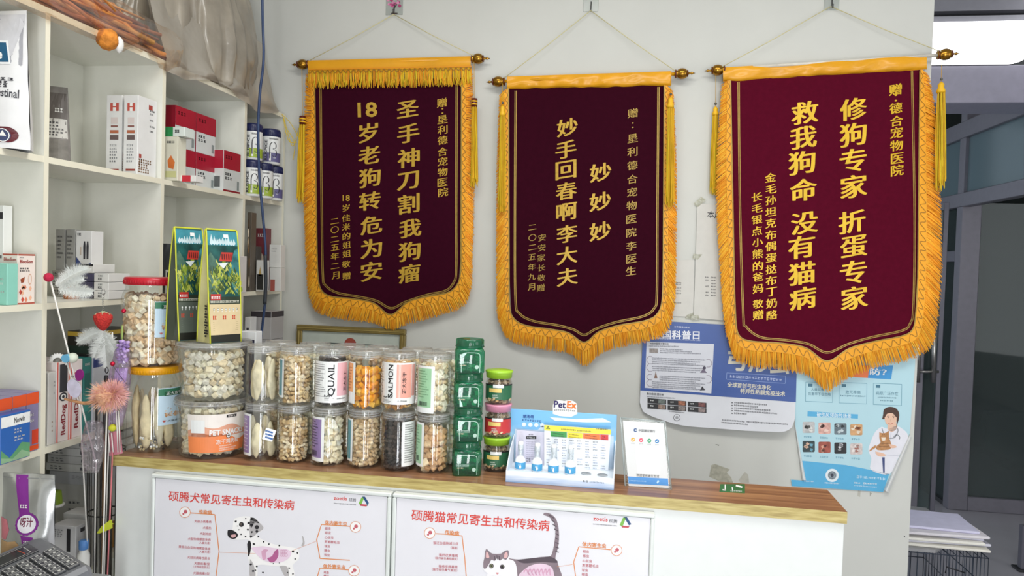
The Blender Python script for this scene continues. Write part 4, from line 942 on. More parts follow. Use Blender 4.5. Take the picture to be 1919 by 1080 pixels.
for i in range(n_):
    t0, t1 = i/n_, (i+1)/n_; x, x2 = lerp(a, b, t0), lerp(a, b, t1); m1 = lambda t: .50+.20*math.sin(PI*(.12+.80*t))*(1+.3*math.sin(t*11))
    q.add([q.q(x, .42), q.q(x2, .42), q.q(x2, m1(t1)), q.q(x, m1(t0))], [(0, 1, 2, 3)], mat('DFA488', .5, noise=.05))
q.k = 5; q.rect(lerp(a, b, .60), .90, lerp(a, b, .77), .97, BLK, 3); q.k = 6; q.text('宠鲜生', (lerp(a, b, .62), .915), (lerp(a, b, .75), .915), CRM, h=.045); q.k = 5
q.rect(lerp(a, b, .06), .52, lerp(a, b, .28), .86, WHT, 4); smalltext(q, lerp(a, b, .08), lerp(a, b, .26), [.80-.05*i for i in range(6)], mat('6A6A74', .5), .02); q.k = 5
q.text('PET SNACKS', (lerp(a, b, .35), .46), (lerp(a, b, .93), .46), WHT, h=.19, bold=.03)
q.k = 4; q.ring(lerp(a, b, .65), .43, .007, .0016, BLK, 20) if False else q.disc(lerp(a, b, .65), .42, .0075, BLK, 16, .066); q.k = 5; q.disc(lerp(a, b, .65), .42, .0058, WHT, 16, .051); q.rect(lerp(a, b, .65)-.004, .41, lerp(a, b, .65)+.004, .43, BLK); q.rect(lerp(a, b, .65)-.0008, .385, lerp(a, b, .65)+.0008, .455, BLK)
q.text('冻干鸡肉粒', (lerp(a, b, .45), .22), (lerp(a, b, .84), .22), CRM, h=.145, bold=.012); smalltext(q, lerp(a, b, .5), lerp(a, b, .85), [.15, .09, .04], CRM, .03)
q.build('printed_label', T)
cubes('pale cubes behind the orange label in the lower bucket', c, Z0+.006, Z0+BH*.84, .0885, .0195, W2, seed=23)
ZB = Z0+BH
T, c = bucket(401, ZB, BH, 'upper clear bucket of pale cubes under the pet food bags')
cubes('pale cubes filling the upper clear bucket', c, ZB+.006, ZB+BH*.80, .0885, .0210, W2, seed=24)

# --- pet food bags on the upper bucket
def foodbag(label, base, ang, W_, H_, D_, dark, lean=0):
    T = thing('pet_food_bag', (base[0], base[1], base[2]), label, 'food bag', 'gusseted food bags on the upper bucket'); B_ = Vector(base)
    Rz = Matrix.Rotation(ang, 3, 'Z')
    def dep(v): return D_*(1-v)**.75*.5+.0015
    def wid(v): return W_*(.96+.05*math.sin(PI*v)-.0*v)
    def L(x, y, z): return B_+Rz @ Vector((x, y+lean*z, z))
    def front(u, v): return L((u-.5)*wid(v), -dep(v)-.004*math.sin(PI*u)*math.sin(PI*v), v*H_)
    def back(u, v): return L((u-.5)*wid(v), dep(v), v*H_)
    gr = mat('2C4A44', .35, noise=.3, scale=14); lime = mat('C8CC3A', .4, noise=.03); side = mat('C9C28A' if not dark else '4A5244', .4, noise=.12, scale=12)
    m = MB(); m.grid(front, 12, 24, mat('2A5A5C', .32, noise=.25, scale=10)); m.build('front_panel', T)
    MB().grid(back, 10, 20, gr, flip=True).build('back_panel', T)
    for sg in (-1, 1):
        m = MB()
        for k in (0, 1):
            def gs(u, v):
                a = Vector((sg*.5*wid(v), -dep(v), v*H_)); c_ = Vector((sg*(.5*wid(v)-dep(v)*.75*(v**.5)), 0, v*H_)); e = Vector((sg*.5*wid(v), dep(v), v*H_))
                p = (a.lerp(c_, u) if k == 0 else c_.lerp(e, u)); return L(p.x, p.y, p.z)
            m.grid(gs, 3, 20, side)
        m.build('side_gusset', T)
        m = MB()
        for yy in (-1, 1): m.tube([L(sg*.5*wid(i/16), yy*dep(i/16), i/16*H_) for i in range(17)], .0022, lime, 6)
        m.build('edge_seam', T)
    MB().tube([L((i/8-.5)*wid(1), 0, H_) for i in range(9)], .003, lime, 6).build('top_seal', T)
    MB().grid(lambda u, v: L((u-.5)*wid(0), lerp(-dep(0), dep(0), v), .001), 2, 2, lime).build('bottom_panel', T)
    # artwork: sky, rock faces, greenery, dark lower band and pale panel
    def P(x, y, k):
        v = y; p = front(x, v); return p+(Rz @ Vector((0, -1, 0)))*k
    q = Print(P, up=1); q.maxe = .12; R_ = random.Random(7 if dark else 8)
    q.k = 1; q.rect(.02, .86, .98, .985, mat('3E8C9A', .35, noise=.15, scale=30), 6, 3); q.rect(.02, .40, .98, .86, mat('1E5450', .35, noise=.3, scale=25), 8, 8)
    q.k = 2
    for i in range(9): q.poly([(.08+i*.09, .87+R_.uniform(0, .04)), (.14+i*.09, .93+R_.uniform(-.02, .03)), (.2+i*.09, .88), (.13+i*.09, .86)], mat('C8DCE0', .4, noise=.1))
    for (x0, x1, w_) in ((.02, .42, .8), (.60, .98, .84)):
        q.poly([(x0, .42), (x1*.6+x0*.4, .46), (x1, .60), (lerp(x0, x1, .6), .72), (lerp(x0, x1, .2 if x0 < .5 else .8), w_), (x0, w_-.04)] if x0 < .5 else [(x0, .60), (.80, .45), (x1, .42), (x1, w_), (.85, .82), (.70, .70)], mat('3E8488' if x0 > .5 else '4A6E5E', .4, noise=.3, scale=40))
    q.k = 3
    for i in range(110):
        x = R_.uniform(.05, .97); y = .41+.27*R_.random()*(1.15-1.1*abs(x-.5)); a = R_.uniform(.5, 2.6); l = R_.uniform(.05, .13)
        q.poly([(x, y), (x+l*math.cos(a)*1.2-.03, y+l*.42), (x+l*math.cos(a)*2, y+l*.7), (x+l*math.cos(a)*1.2+.05, y+l*.22)], mat(R_.choice(['7E9430', 'A8B044', '5A7024', '3A4E1E', 'BCC060']), .45, noise=.1))
    q.k = 5; q.poly([(.34, .72), (.42, .80), (.80, .80), (.74, .72)], mat('C03A30', .4, noise=.05)); q.k = 6; q.poly([(.30, .70), (.62, .71), (.46, .655)], mat('D8DEDC', .4, noise=.03))
    for i in range(5): q.rect(.42+i*.07, .735, .46+i*.07, .785, mat('5A1814', .5))
    q.rect(.52, .93, .68, .96, WHT)
    q.k = 4; q.rect(.02, .34, .98, .405, mat('2E3A2C', .4, noise=.1), 4); q.k = 5
    q.rect(.06, .375, .36, .43, mat('B02E28', .4, noise=.03)); smalltext_bag(q, .08, .34, .388, .02, WHT); smalltext_bag(q, .05, .95, .352, .02, mat('C8C8B8', .5))
    pale = mat('D8C49A' if not dark else '5A6258', .4, noise=.06, scale=15); q.k = 4; q.rect(.02, .07, .98, .34, pale, 4, 4); q.rect(.02, 0.005, .98, .07, mat('23241E', .4, noise=.05), 4)
    q.k = 5
    for i in range(7): q.disc(.14+i*.12, .295, .028, mat('8E8A74' if not dark else 'A8AEA4', .5), 8, .012); q.poly([(.12+i*.12, .30), (.16+i*.12, .30), (.14+i*.12, .265)], WHT)
    for i in range(3): smalltext_bag(q, .10+i*.30, .22+i*.30, .205, .035, mat('C8452E', .5))
    for i in range(5): q.rect(.10, .18-i*.018, .9, .184-i*.018, mat('B8A67E' if not dark else '6A7266', .5))
    q.build('print', T)
    # black lettering down the gusset
    if not dark:
        gq = Print(lambda x, y, k: L(-.5*wid(y)-k+dep(y)*.75*(y**.5)*.35*(1-abs(2*x-1)), lerp(dep(y), -dep(y), x), y*H_), up=1); gq.k = 3
        for i in range(12): gq.rect(.50+.0, .05+i*.024, .82, .066+i*.024, BLK) if i % 3 else gq.rect(.55, .05+i*.024, .70, .066+i*.024, BLK)
        gq.build('gusset_print', T)
    return T
def smalltext_bag(q, x0, x1, y, h, m):
    n = max(2, int((x1-x0)/.045)); R_ = random.Random(int(x0*100+y*1000))
    for i in range(n): x = lerp(x0, x1, i/n); w_ = (x1-x0)/n*.7; q.rect(x, y, x+w_, y+h*.3, m); q.rect(x, y+h*.65, x+w_, y+h, m); q.rect(x+w_*R_.uniform(0, .6), y, x+w_*R_.uniform(.61, 1), y+h, m)
ZT = ZB+BH+.001
p = atY(407, 650, 1.975); foodbag('front pet food bag with green landscape print and pale lower panel', (p.x, 1.985, ZT), 1.08, .100, .322, .066, False)
p = atY(343, 650, 1.985); foodbag('darker pet food bag behind the other, against the red-lidded jar', (p.x, 2.0, ZT), 1.16, .092, .325, .062, True)
# ------------------------------------------------------------------ green jars, snack tubs, drop display, card stand
GJ = clear('74CFAC', .10, .04, 1.5); GJ2 = mat('0E5A40', .25, noise=.05); MINT = mat('BFE8D6', .4, noise=.02); GCUBE = [mat(h, .7, noise=.1) for h in ('3CB488', '2A946C', '58CCA0', '1A6C50')]
GH = .0935
def sqprof(hw, hd, rc, n=6):
    out = []
    for cx, cy, a0 in ((hw-rc, hd-rc, 0), (-hw+rc, hd-rc, PI/2), (-hw+rc, -hd+rc, PI), (hw-rc, -hd+rc, 3*PI/2)):
        for i in range(n+1): a = a0+PI/2*i/n; out.append((cx+rc*math.cos(a), cy+rc*math.sin(a)))
    return out
def loft(m, secs, c, mt, Rz):
    """skin through rounded-square sections (half width, corner radius, z)"""
    vs = []; n = 28; fs = []
    for hw, rc, zz in secs:
        for x, y in sqprof(hw, hw, rc): vs.append(Vector(c)+Rz @ Vector((x, y, zz)))
    for i in range(len(secs)-1):
        for k in range(n): k2 = (k+1) % n; fs.append((i*n+k, i*n+k2, (i+1)*n+k2, (i+1)*n+k))
    return m.add(vs, fs, mt, True)
gl = ['lowest green jar of the stack of four', 'second green jar up in the stack of four', 'third green jar up in the stack of four', 'topmost green jar of the stack of four']
for i, pxc in enumerate((874.5, 876.5, 877.5, 880)):
    z0 = CT+i*GH; p = atY(pxc, [864, 801, 737, 672][i], 2.005); c = (p.x, 2.005, z0); hw = .0395
    T = thing('green_treat_jar', c, gl[i]+', beside the clear jars', 'jar', 'square green dental treat jars')
    d, s_ = face(c, 1); Rz = Matrix(((s_.x, -d.x, 0), (s_.y, -d.y, 0), (0, 0, 1))) @ Matrix.Rotation(.06, 3, 'Z')
    m = MB(); loft(m, [(hw-.004, .010, 0), (hw, .011, .004), (hw, .011, .060), (hw-.003, .016, .066), (hw-.006, .030, .069)], c, GJ, Rz); m.lathe([(hw-.007, .001), (.001, .003)], c, GJ, 28, cap=False); m.build('jar_body', T)
    l = MB().lathe([(hw-.002, .069), (hw-.0005, .071), (hw-.0005, GH-.004), (hw-.003, GH-.001), (hw-.008, GH), (.001, GH)], c, GJ, 40, cap=False).lathe([(hw-.004, .070), (hw-.004, GH-.003), (.001, GH-.003)], c, clear('3A9A78', .30, .2, .5), 40, cap=False).build('lid', T)
    MB().lathe([(hw, .0705), (hw+.0008, .072), (hw, .0735)], c, GJ2, 40, cap=False).build('lid_bead', l)
    P = lambda x, y, k, c=c, Rz=Rz: Vector(c)+Rz @ Vector((x, -hw-.0002-k, y))
    q = Print(P, up=1); q.k = 1
    q.line(smooth_path([(-.024, .004), (-.0245, .045), (-.019, .056), (.0, .058), (.020, .0565), (.026, .047), (.026, .004)], 5), .0013, MINT)
    if i in (1, 3): q.poly([(-.0235, .055), (-.010, .057), (-.0145, .051), (-.0235, .042)], MINT)
    if i == 2: q.poly([(-.0238, .004), (-.0238, .024), (-.018, .012), (-.016, .004)], MINT)
    q.dashes((-.031, .030), (.005, .030), .0032, MINT); q.line([(-.031, .0275), (.004, .0275)], .0006, MINT); q.dashes((-.028, .022), (-.010, .022), .003, mat('F2EFC8', .4)); q.disc(.018, .019, .0055, mat('A8C8B8', .4), 14); q.build('print', T)
    m = MB(); R_ = random.Random(40+i)
    for j in range(75): m.box(Vector(c)+Rz @ Vector((R_.uniform(-.029, .029), R_.uniform(-.029, .029), R_.uniform(.008, .058))), [R_.uniform(.008, .013)]*3, R_.choice(GCUBE), .001, Matrix.Rotation(R_.random()*6, 3, 'Z') @ Matrix.Rotation(R_.random()*2, 3, 'X'))
    tag(m.build('dental_chews'), 'green chew cubes inside the '+gl[i].split(' of')[0].replace('jar up', 'jar from the bottom'), 'pet treats', None, 'stuff')
# three round snack tubs
TH = .0940; TR_ = .0375
for i, (pxc, py_, lidc, band, lb) in enumerate(((930, 855, 'A8D83A', '2E6A48', 'lowest snack tub, lime green lid and dark green label'), (933, 790, 'EFA0BC', 'C83838', 'pink-lidded snack tub with red label between the two lime-lidded ones'), (935, 722, 'A8D83A', '2E6A48', 'topmost snack tub, lime green lid above the pink-lidded one'))):
    z0 = CT+i*TH; p = atY(pxc, py_, 2.062); c = (p.x, 2.062, z0)
    T = thing('snack_tub', c, lb, 'tub', 'small round snack tubs')
    tb = clear('F4F4F0', .03, .05, 1.3)
    MB().lathe([(TR_*.86, 0), (TR_*.96, .003), (TR_*.99, .030), (TR_, .058), (TR_*.93, .066), (TR_*.90, .074)], c, tb, 40, cap=False).lathe([(TR_*.86, .001), (.001, .003)], c, tb, 40, cap=False).build('tub_body', T)
    lm = mat(lidc, .35, noise=.02); l = MB().lathe([(TR_*.94, .0745), (TR_*.96, .074), (TR_*1.0, TH-.004), (TR_*1.03, TH-.003), (TR_*1.02, TH), (.001, TH)], c, lm, 40, cap=False).build('lid', T)
    MB().lathe([(TR_*1.035, TH-.004), (TR_*1.045, TH-.0025), (TR_*1.035, TH-.001)], c, lm, 40, cap=False).build('lid_rim', l)
    q = Print(wrap(c, z0+.008, z0+.058, TR_*.985, TR_*1.004), up=1); q.k = 2; a, b = arc(TR_, -.97), arc(TR_, .97); bm_ = mat(band, .45, noise=.04)
    n = 20
    for j in range(n):
        t0, t1 = j/n, (j+1)/n; w0, w1 = .10+.07*abs(math.sin(t0*14)), .10+.07*abs(math.sin(t1*14)); x, x2 = lerp(a, b, t0), lerp(a, b, t1)
        q.add([q.q(x, w0), q.q(x2, w1), q.q(x2, .93), q.q(x, .93)], [(0, 1, 2, 3)], bm_); q.add([q.q(x, .93), q.q(x2, .93), q.q(x2, 1), q.q(x, 1)], [(0, 1, 2, 3)], BLK)
    q.k = 4; q.rect(arc(TR_, -.42), .82, arc(TR_, .36), 1.0, WHT, 8); q.rect(arc(TR_, -.68), .56, arc(TR_, .20), .78, mat('F2D27A', .5, noise=.03), 8); q.k = 6
    q.dashes((arc(TR_, -.3), .86), (arc(TR_, .28), .86), .0032*20, BLK) if False else smalltext(q, arc(TR_, -.32), arc(TR_, .30), [.87], BLK, .07); smalltext(q, arc(TR_, -.6), arc(TR_, .15), [.69, .60], mat('8A4A2A', .5), .06)
    q.k = 4; smalltext(q, arc(TR_, -.45), arc(TR_, .05), [.38, .26], mat('DCE8DC', .5), .07); q.k = 4
    R_ = random.Random(60+i)
    for j in range(14): x = lerp(a, b, R_.uniform(.05, .95)); y = R_.uniform(.08, .22); q.quad((x-.004, y), (x, y+.07), (x+.004, y+.02), (x-.001, y-.05), mat(R_.choice(['D8B890', 'C49A6A', 'E2CCA8']), .6, noise=0))
    q.build('printed_label', T)
    cubes('small brown bites inside the '+['lowest lime-lidded', 'pink-lidded', 'topmost lime-lidded'][i]+' snack tub', c, z0+.004, z0+.066, TR_*.93, .0105, 'A88C6C C0A484 8C7050 D0B898'.split(), 'dried_bites', .7, 70+i)

# --- cardboard counter display with dropper bottles
DX0, DX1, DYF, DYB = -.305, -.018, 1.945, 2.075
dp_ = thing('counter_display', ((DX0+DX1)/2, 2.01, CT), 'light blue cardboard counter display with a raised header and four dropper bottles', 'display')
def grad(name, h0, h1, axis='Z', z0=0, z1=1):
    """printed card whose ink runs from one blue to another"""
    m = bpy.data.materials.new(name); m.use_nodes = True; nt = m.node_tree; b = nt.nodes['Principled BSDF']; b.inputs['Roughness'].default_value = .35
    tc = nt.nodes.new('ShaderNodeTexCoord'); sp = nt.nodes.new('ShaderNodeSeparateXYZ'); mr = nt.nodes.new('ShaderNodeMapRange'); n = nt.nodes.new('ShaderNodeTexNoise'); n.inputs['Scale'].default_value = 3
    mx = nt.nodes.new('ShaderNodeMix'); mx.data_type = 'RGBA'; mx.inputs[6].default_value = (*rgb(h0), 1); mx.inputs[7].default_value = (*rgb(h1), 1)
    ad = nt.nodes.new('ShaderNodeMath'); ad.inputs[1].default_value = -.25; ad2 = nt.nodes.new('ShaderNodeMath')
    nt.links.new(tc.outputs['Generated'], sp.inputs[0]); nt.links.new(tc.outputs['Generated'], n.inputs['Vector']); nt.links.new(sp.outputs[2 if axis == 'Z' else 0], mr.inputs[0]); nt.links.new(n.outputs['Fac'], ad.inputs[0])
    nt.links.new(mr.outputs[0], ad2.inputs[0]); nt.links.new(ad.outputs[0], ad2.inputs[1]); nt.links.new(ad2.outputs[0], mx.inputs[0]); nt.links.new(mx.outputs[2], b.inputs['Base Color'])
    return m
BLG = grad('blue_card', 'D4ECFA', '7CC0EE'); BLG2 = grad('blue_lip', '5E9CDC', 'EEF4FA'); PALE = mat('E2EAF2', .4, noise=.02)
zb = atY(1060, 772, DYB).z
MB().b2((DX0-.012, DYB-.002, CT+.02), (DX1, DYB+.001, zb), BLG, .0005).build('back_board', dp_)
MB().b2((DX0, DYF, CT), (DX1, DYF+.003, CT+.030), BLG2, .0005).build('front_lip', dp_)
MB().b2((DX0+.001, DYF+.003, CT), (DX1-.001, DYB-.002, CT+.022), PALE).build('tray', dp_)
for sx in (DX0, DX1-.0025):
    pts = [(sx, DYF+.003, CT+.0005), (sx, DYB-.002, CT+.0005), (sx, DYB-.002, CT+.10), (sx, DYF+.06, CT+.075), (sx, DYF+.003, CT+.030)]
    MB().slab([Vector(p) for p in pts], [Vector(p)+Vector((.0025, 0, 0)) for p in pts], PALE).build('side_wing', dp_)
PB = onY(DYB-.0024)
hd = [(1036, 776), (1036, 760), (1040, 752), (1048, 750), (1058, 752), (1066, 750), (1075, 752), (1081, 757), (1082, 776), (1070, 782), (1048, 780)]
P0 = onY(DYB-.0018); MB().slab([P0(x, y, .0005) for x, y in hd], [P0(x, y, -.001) for x, y in hd], WHT).build('header_tab', dp_)
q = Print(PB); q.k = 1
q.text('Pet', (1037.5, 763.5), (1060, 765), mat('2C1E5E', .5, noise=0), bold=.03); q.text('Ex', (1062, 764.5), (1080, 766), mat('EE7A2A', .5, noise=0), bold=.03); q.dashes((1039, 770), (1079, 772), 3, BLK, .5); q.build('header_lettering', dp_)
q = Print(PB); q.k = 1; dbl = mat('1E4E96', .5, noise=0)
q.text('楚洛萌', (980, 783), (1000, 784), dbl, bold=.02); q.dashes((979, 789), (1015, 792), 3.6, dbl)
for x in (982, 994, 1005, 1016): q.disc(x, 796+.04*(x-982), 4, PALE, 14)
q.poly([(965, 804), (1008, 806), (1016, 797), (1024, 806), (1150, 818), (1150, 880), (965, 880)], mat('CFE2F4', .45, noise=.05))
q.poly([(1030, 782), (1080, 786), (1130, 784), (1146, 792), (1100, 792), (1040, 789)], mat('E8F4FC', .4)); q.build('board_print', dp_)
# two cards standing in the tray
cd1 = thing('leaflet', (atY(994, 880, 2.05).x, 2.06, CT+.022), 'pale lilac leaflet standing in the blue counter display', 'leaflet')
P = onY(2.060); pts = [(968, 806), (1020, 810), (1020, 872), (966, 868)]; MB().slab([P(x, y, .001) for x, y in pts], [P(x, y, 0) for x, y in pts], mat('D9D6E6', .45, noise=.04)).build('card', cd1)
q = Print(onY(2.058)); q.k = 1; q.rect(986, 818, 1005, 823, BLK); q.dashes((988, 822), (1003, 822.5), 3, WHT); q.dashes((991, 816), (1000, 816), 2.5, INK)
for i in range(9): q.dashes((986, 829+i*4), (1004, 830+i*4), 1.8, mat('8C88A0', .5, noise=0))
q.dashes((987, 861), (994, 862), 3, INK); q.dashes((987, 866), (995, 866), 2.5, INK); q.build('print', cd1)
cd2 = thing('price_chart', (atY(1080, 880, 2.05).x, 2.05, CT+.022), 'chart card with yellow heading and coloured columns in the blue counter display', 'card')
P = onY(2.050); pts = [(1020, 796.5), (1145, 805), (1140, 882), (1020, 874)]; MB().slab([P(x, y, .001) for x, y in pts], [P(x, y, 0) for x, y in pts], mat('EEF2F8', .4, noise=.01)).build('card', cd2)
q = Print(onY(2.048)); q.k = 1; q.quad((1020, 797), (1145, 805.5), (1144.5, 815), (1020, 807), mat('F2E44A', .45, noise=.02), 6)
ks = [(1032, 1062, '3E9A4E'), (1063, 1092, 'F2DC3A'), (1093, 1124, 'EE7A38'), (1125, 1140, 'D8383A')]
for a, b, h in ks: f_ = lambda x: 808.5+(x-1032)*.066; q.quad((a, f_(a)), (b, f_(b)), (b, f_(b)+10), (a, f_(a)+10), mat(h, .45, noise=.02))
q.k = 2; q.dashes((1052, 806), (1080, 808), 2.6, INK); q.dashes((1082, 808.5), (1108, 810), 2, INK); q.dashes((1117, 805), (1140, 807), 2.6, INK); q.poly([(1023, 804), (1027, 799), (1031, 804.5)], mat('3A5A2A', .5)); q.k = 3; q.poly([(1025.5, 803), (1027, 801), (1029, 803.3)], mat('F2E44A', .45))
q.k = 2
for a, b, h in ks: q.dashes((a+4, 813+(a-1032)*.066), (b-6, 814+(b-1032)*.066), 2, INK); q.dashes((a+3, 817.5+(a-1032)*.066), (b-4, 818.3+(b-1032)*.066), 1.6, INK)
for cx_ in range(8):
    for ry in range(11):
        x = 1024+cx_*14.5; y = 824+ry*4.9+(x-1024)*.066
        if random.random() < .86: q.dashes((x, y), (x+random.uniform(6, 10), y+.5), 2, mat('7A86A8', .5, noise=0) if ry % 3 else INK)
q.build('print', cd2)
# dropper bottles
WP = mat('F4F6F8', .3, noise=.01); BB = mat('4EA2D2', .35, noise=.03)
bl_ = ['dropper bottle nearest the snack tubs in the blue display', 'second dropper bottle from the snack tubs in the blue display', 'third dropper bottle from the snack tubs in the blue display', 'dropper bottle nearest the empty holes in the blue display']
for i, (px, py) in enumerate(((973.5, 883), (1005, 886.5), (1036, 889.5), (1067.5, 892))):
    b0 = atZ(px, py-1.5, CT+.0222); c = (b0.x, b0.y+.012, CT+.0222); s_ = .0145
    T = thing('dropper_bottle', c, 'small white and blue '+bl_[i], 'bottle', 'dropper bottles in the counter display')
    MB().lathe([(s_*.94, 0), (s_, .002), (s_, .022), (s_*.96, .026), (s_*.75, .032), (s_*.5, .036), (s_*.42, .039)], c, WP, 24).build('bottle_body', T)
    q = Print(wrap(c, c[2]+.003, c[2]+.021, s_+.0002), up=1); a, b = arc(s_, -.995), arc(s_, .995); q.k = 1; q.rect(a, 0, b, 1, BB, 16); q.k = 2; q.rect(-.0026, .25, .0026, .55, WP, 2); q.rect(-.0014, .1, .0014, .72, WP, 2); q.rect(-.0045, .55, -.003, .8, WP); q.build('wrap_label', T)
    MB().lathe([(s_*.32, .039), (s_*.26, .056)], c, WP, 14).build('spout', T)
    MB().lathe([(s_*.62, .038), (s_*.62, .040), (s_*.60, .066), (s_*.5, .0685)], c, clear('F4F8FA', .08, .06, 1.2), 20, cap=False).build('clear_overcap', T)
    MB().lathe([(s_*.46, .055), (s_*.5, .057), (s_*.5, .074), (s_*.4, .0765)], c, WP, 18).build('cap', T)
# two empty holes in the tray
for (px, py) in ((1098, 888), (1129, 891)):
    b0 = atZ(px, py, CT+.0222); MB().lathe([(.0125, 0), (.0145, .0008), (.0125, .0014)], (b0.x, b0.y, CT+.0222), mat('BFC6CC', .4), 24, cap=False).lathe([(.0122, .0002), (.001, .0003)], (b0.x, b0.y, CT+.0222), mat('8E949A', .5), 24, cap=False).build('bottle_hole', dp_)
q = Print(onY(DYF-.0002)); q.k = 1; q.dashes((1093, 903.5), (1103, 904.5), 3.4, BLK); q.dashes((1105, 905), (1133, 907), 2.6, mat('5E7AA0', .5, noise=0)); q.build('lip_print', dp_)

# --- acrylic card stand
sy = 1.992; ac = clear('FCFEFE', .012, .05, .3)
st_ = thing('card_stand', (atY(1212, 915, sy).x, sy, CT), 'clear acrylic stand with a white payment card, beside the blue display', 'card stand')
def SP(x, y, k=0): p = atY(x, y, sy); t = (p.z-CT); return Vector((p.x, sy+t*.12-k, p.z))
fc = [(1172, 914), (1258, 918), (1247, 794), (1163, 786)]
fr_ = [SP(*p) for p in fc]
bk = [p+Vector((0, .0012, 0)) for p in fr_]; MB().slab(bk, [p+Vector((0, .002, 0)) for p in bk], ac).build('clear_plate', st_)
m = MB()
for a, b in zip(fr_, fr_[1:]+fr_[:1]): m.tube([a, b], .0022, clear('DCE4E4', .35, .1, 1.4), 6)
m.build('polished_edge', st_)
b0 = SP(1172, 914); b1 = SP(1258, 918)
MB().b2((b0.x, sy+.001, CT+.0002), (b1.x, sy+.055, CT+.0022), ac).build('foot', st_)
m = MB(); pz = CT+.055; m.slab([Vector((b0.x+.004, sy+.004, CT+.002)), Vector((b0.x+.004, sy+.055, CT+.002)), Vector((b0.x+.004, sy+.012, pz))], [Vector((b0.x+.006, sy+.004, CT+.002)), Vector((b0.x+.006, sy+.055, CT+.002)), Vector((b0.x+.006, sy+.012, pz))], ac); m.build('strut', st_)
pcd = thing('payment_card', (atY(1212, 905, sy).x, sy, CT+.008), 'white bank payment card with a blue foot band, held in the acrylic stand', 'card')
cp = [(1178, 911), (1253.5, 915), (1244.5, 796.5), (1167, 791.5)]
MB().slab([SP(x, y, .0009) for x, y in cp], [SP(x, y, -.0009) for x, y in cp], mat('DCDEDE', .6, noise=.005, spec=.2)).build('card', pcd)
q = Print(lambda x, y, k: SP(x, y, .0009+k), step=.0001); q.k = 1
def cw(u, v):   # share of the card
    ax = lerp(cp[3][0], cp[2][0], u); ay = lerp(cp[3][1], cp[2][1], u); bx_ = lerp(cp[0][0], cp[1][0], u); by_ = lerp(cp[0][1], cp[1][1], u); return (lerp(ax, bx_, v), lerp(ay, by_, v))
q.quad(cw(.005, .855), cw(.995, .855), cw(.995, .965), cw(.005, .965), mat('2F86CE', .4, noise=.02), 6)
NB = mat('1C4C84', .5, noise=0); x, y = cw(.29, .135); q.disc(x, y, 3.4, NB, 18); q.k = 2; q.disc(x+.2, y, 1.5, mat('DCDEDE', .6, noise=.005, spec=.2), 12); q.quad((x+1, y-1), (x+4, y-1), (x+4, y+1), (x+1, y+1), mat('EEF0F0', .6, noise=.005, spec=.2)); q.k = 1
q.text('中国建设银行', (x+6, y+2.4), (x+37, y+4.2), INK, bold=.008)
for u, h in ((.21, 'E8A83C'), (.41, 'DC4A64'), (.61, '2E9A64'), (.80, '2A78B4')):
    x, y = cw(u, .285); q.k = 1; q.disc(x, y, 3.9, mat(h, .5, noise=0), 12); q.k = 2; q.line([(x-1.6, y), (x-.2, y+1.4), (x+1.8, y-1.2)], .9, WHT); q.k = 1; q.dashes((x-3.5, y+7.5), (x+3.5, y+7.8), 1.8, mat('9AA0A0', .5, noise=0))
q.quad(cw(.24, .385), cw(.80, .385), cw(.81, .80), cw(.25, .80), mat('E6EAEA', .5, noise=.01)); q.k = 2; q.quad(cw(.26, .40), cw(.78, .40), cw(.79, .785), cw(.27, .785), mat('F4F6F6', .5, noise=.01)); q.k = 1
q.line([cw(.21, .812), cw(.79, .812)], .5, mat('A8ACAC', .5, noise=0))
q.text('欢迎使用建行生活', cw(.215, .845), cw(.775, .845), INK, bold=.006); q.k = 2; q.dashes(cw(.03, .925), cw(.45, .925), 2, mat('A8D0F0', .5, noise=0)); q.poly([cw(.70, .93), cw(.74, .885), cw(.78, .90), cw(.73, .94)], mat('B8DCF4', .5, noise=0)); q.build('print', pcd)
# ------------------------------------------------------------------ things on the wall under the banners
# certificate
cy = WALL-.022; g1 = mat('8E7C46', .4, metal=.35, noise=.08); g2 = mat('B09C5E', .35, metal=.35, noise=.06)
ctf = thing('certificate_frame', (atY(658, 640, cy).x, cy, 1.02), 'gilt framed certificate with a red seal, on the wall behind the jars', 'picture frame')
def cf(x, y): return atY(x, y, cy)
tl, tr = cf(557, 610), cf(760, 616.5); Zt = (tl.z+tr.z)/2; X0, X1, Zb = tl.x, tr.x, Zt-.34; fw2 = .026
for nm, lo, hi in (('top_rail', (X0, Zt-fw2), (X1, Zt)), ('bottom_rail', (X0, Zb), (X1, Zb+fw2)), ('side_rail', (X0, Zb+fw2), (X0+fw2, Zt-fw2)), ('side_rail', (X1-fw2, Zb+fw2), (X1, Zt-fw2))):
    m = MB(); m.b2((lo[0], cy-.008, lo[1]), (hi[0], WALL-.001, hi[1]), g1, .003)
    if hi[0]-lo[0] > hi[1]-lo[1]: m.b2((lo[0]+.004, cy-.011, lerp(lo[1], hi[1], .40)), (hi[0]-.004, cy-.007, lerp(lo[1], hi[1], .60)), g2, .002)
    else: m.b2((lerp(lo[0], hi[0], .40), cy-.011, lo[1]), (lerp(lo[0], hi[0], .60), cy-.007, hi[1]), g2, .002)
    m.build(nm, ctf)
MB().b2((X0+fw2, cy+.004, Zb+fw2), (X1-fw2, cy+.008, Zt-fw2), mat('DCDEDA', .6, noise=.02)).build('sheet', ctf)
MB().b2((X0+fw2, cy-.0005, Zb+fw2), (X1-fw2, cy+.0005, Zt-fw2), clear('FCFEFC', .01, .03, .7)).build('glass', ctf)
q = Print(lambda x, y, k: Vector((lerp(X0, X1, x), cy+.0038-k, lerp(Zt, Zb, y)))); q.k = 1; bo = mat('5A5E5C', .6, noise=.03)
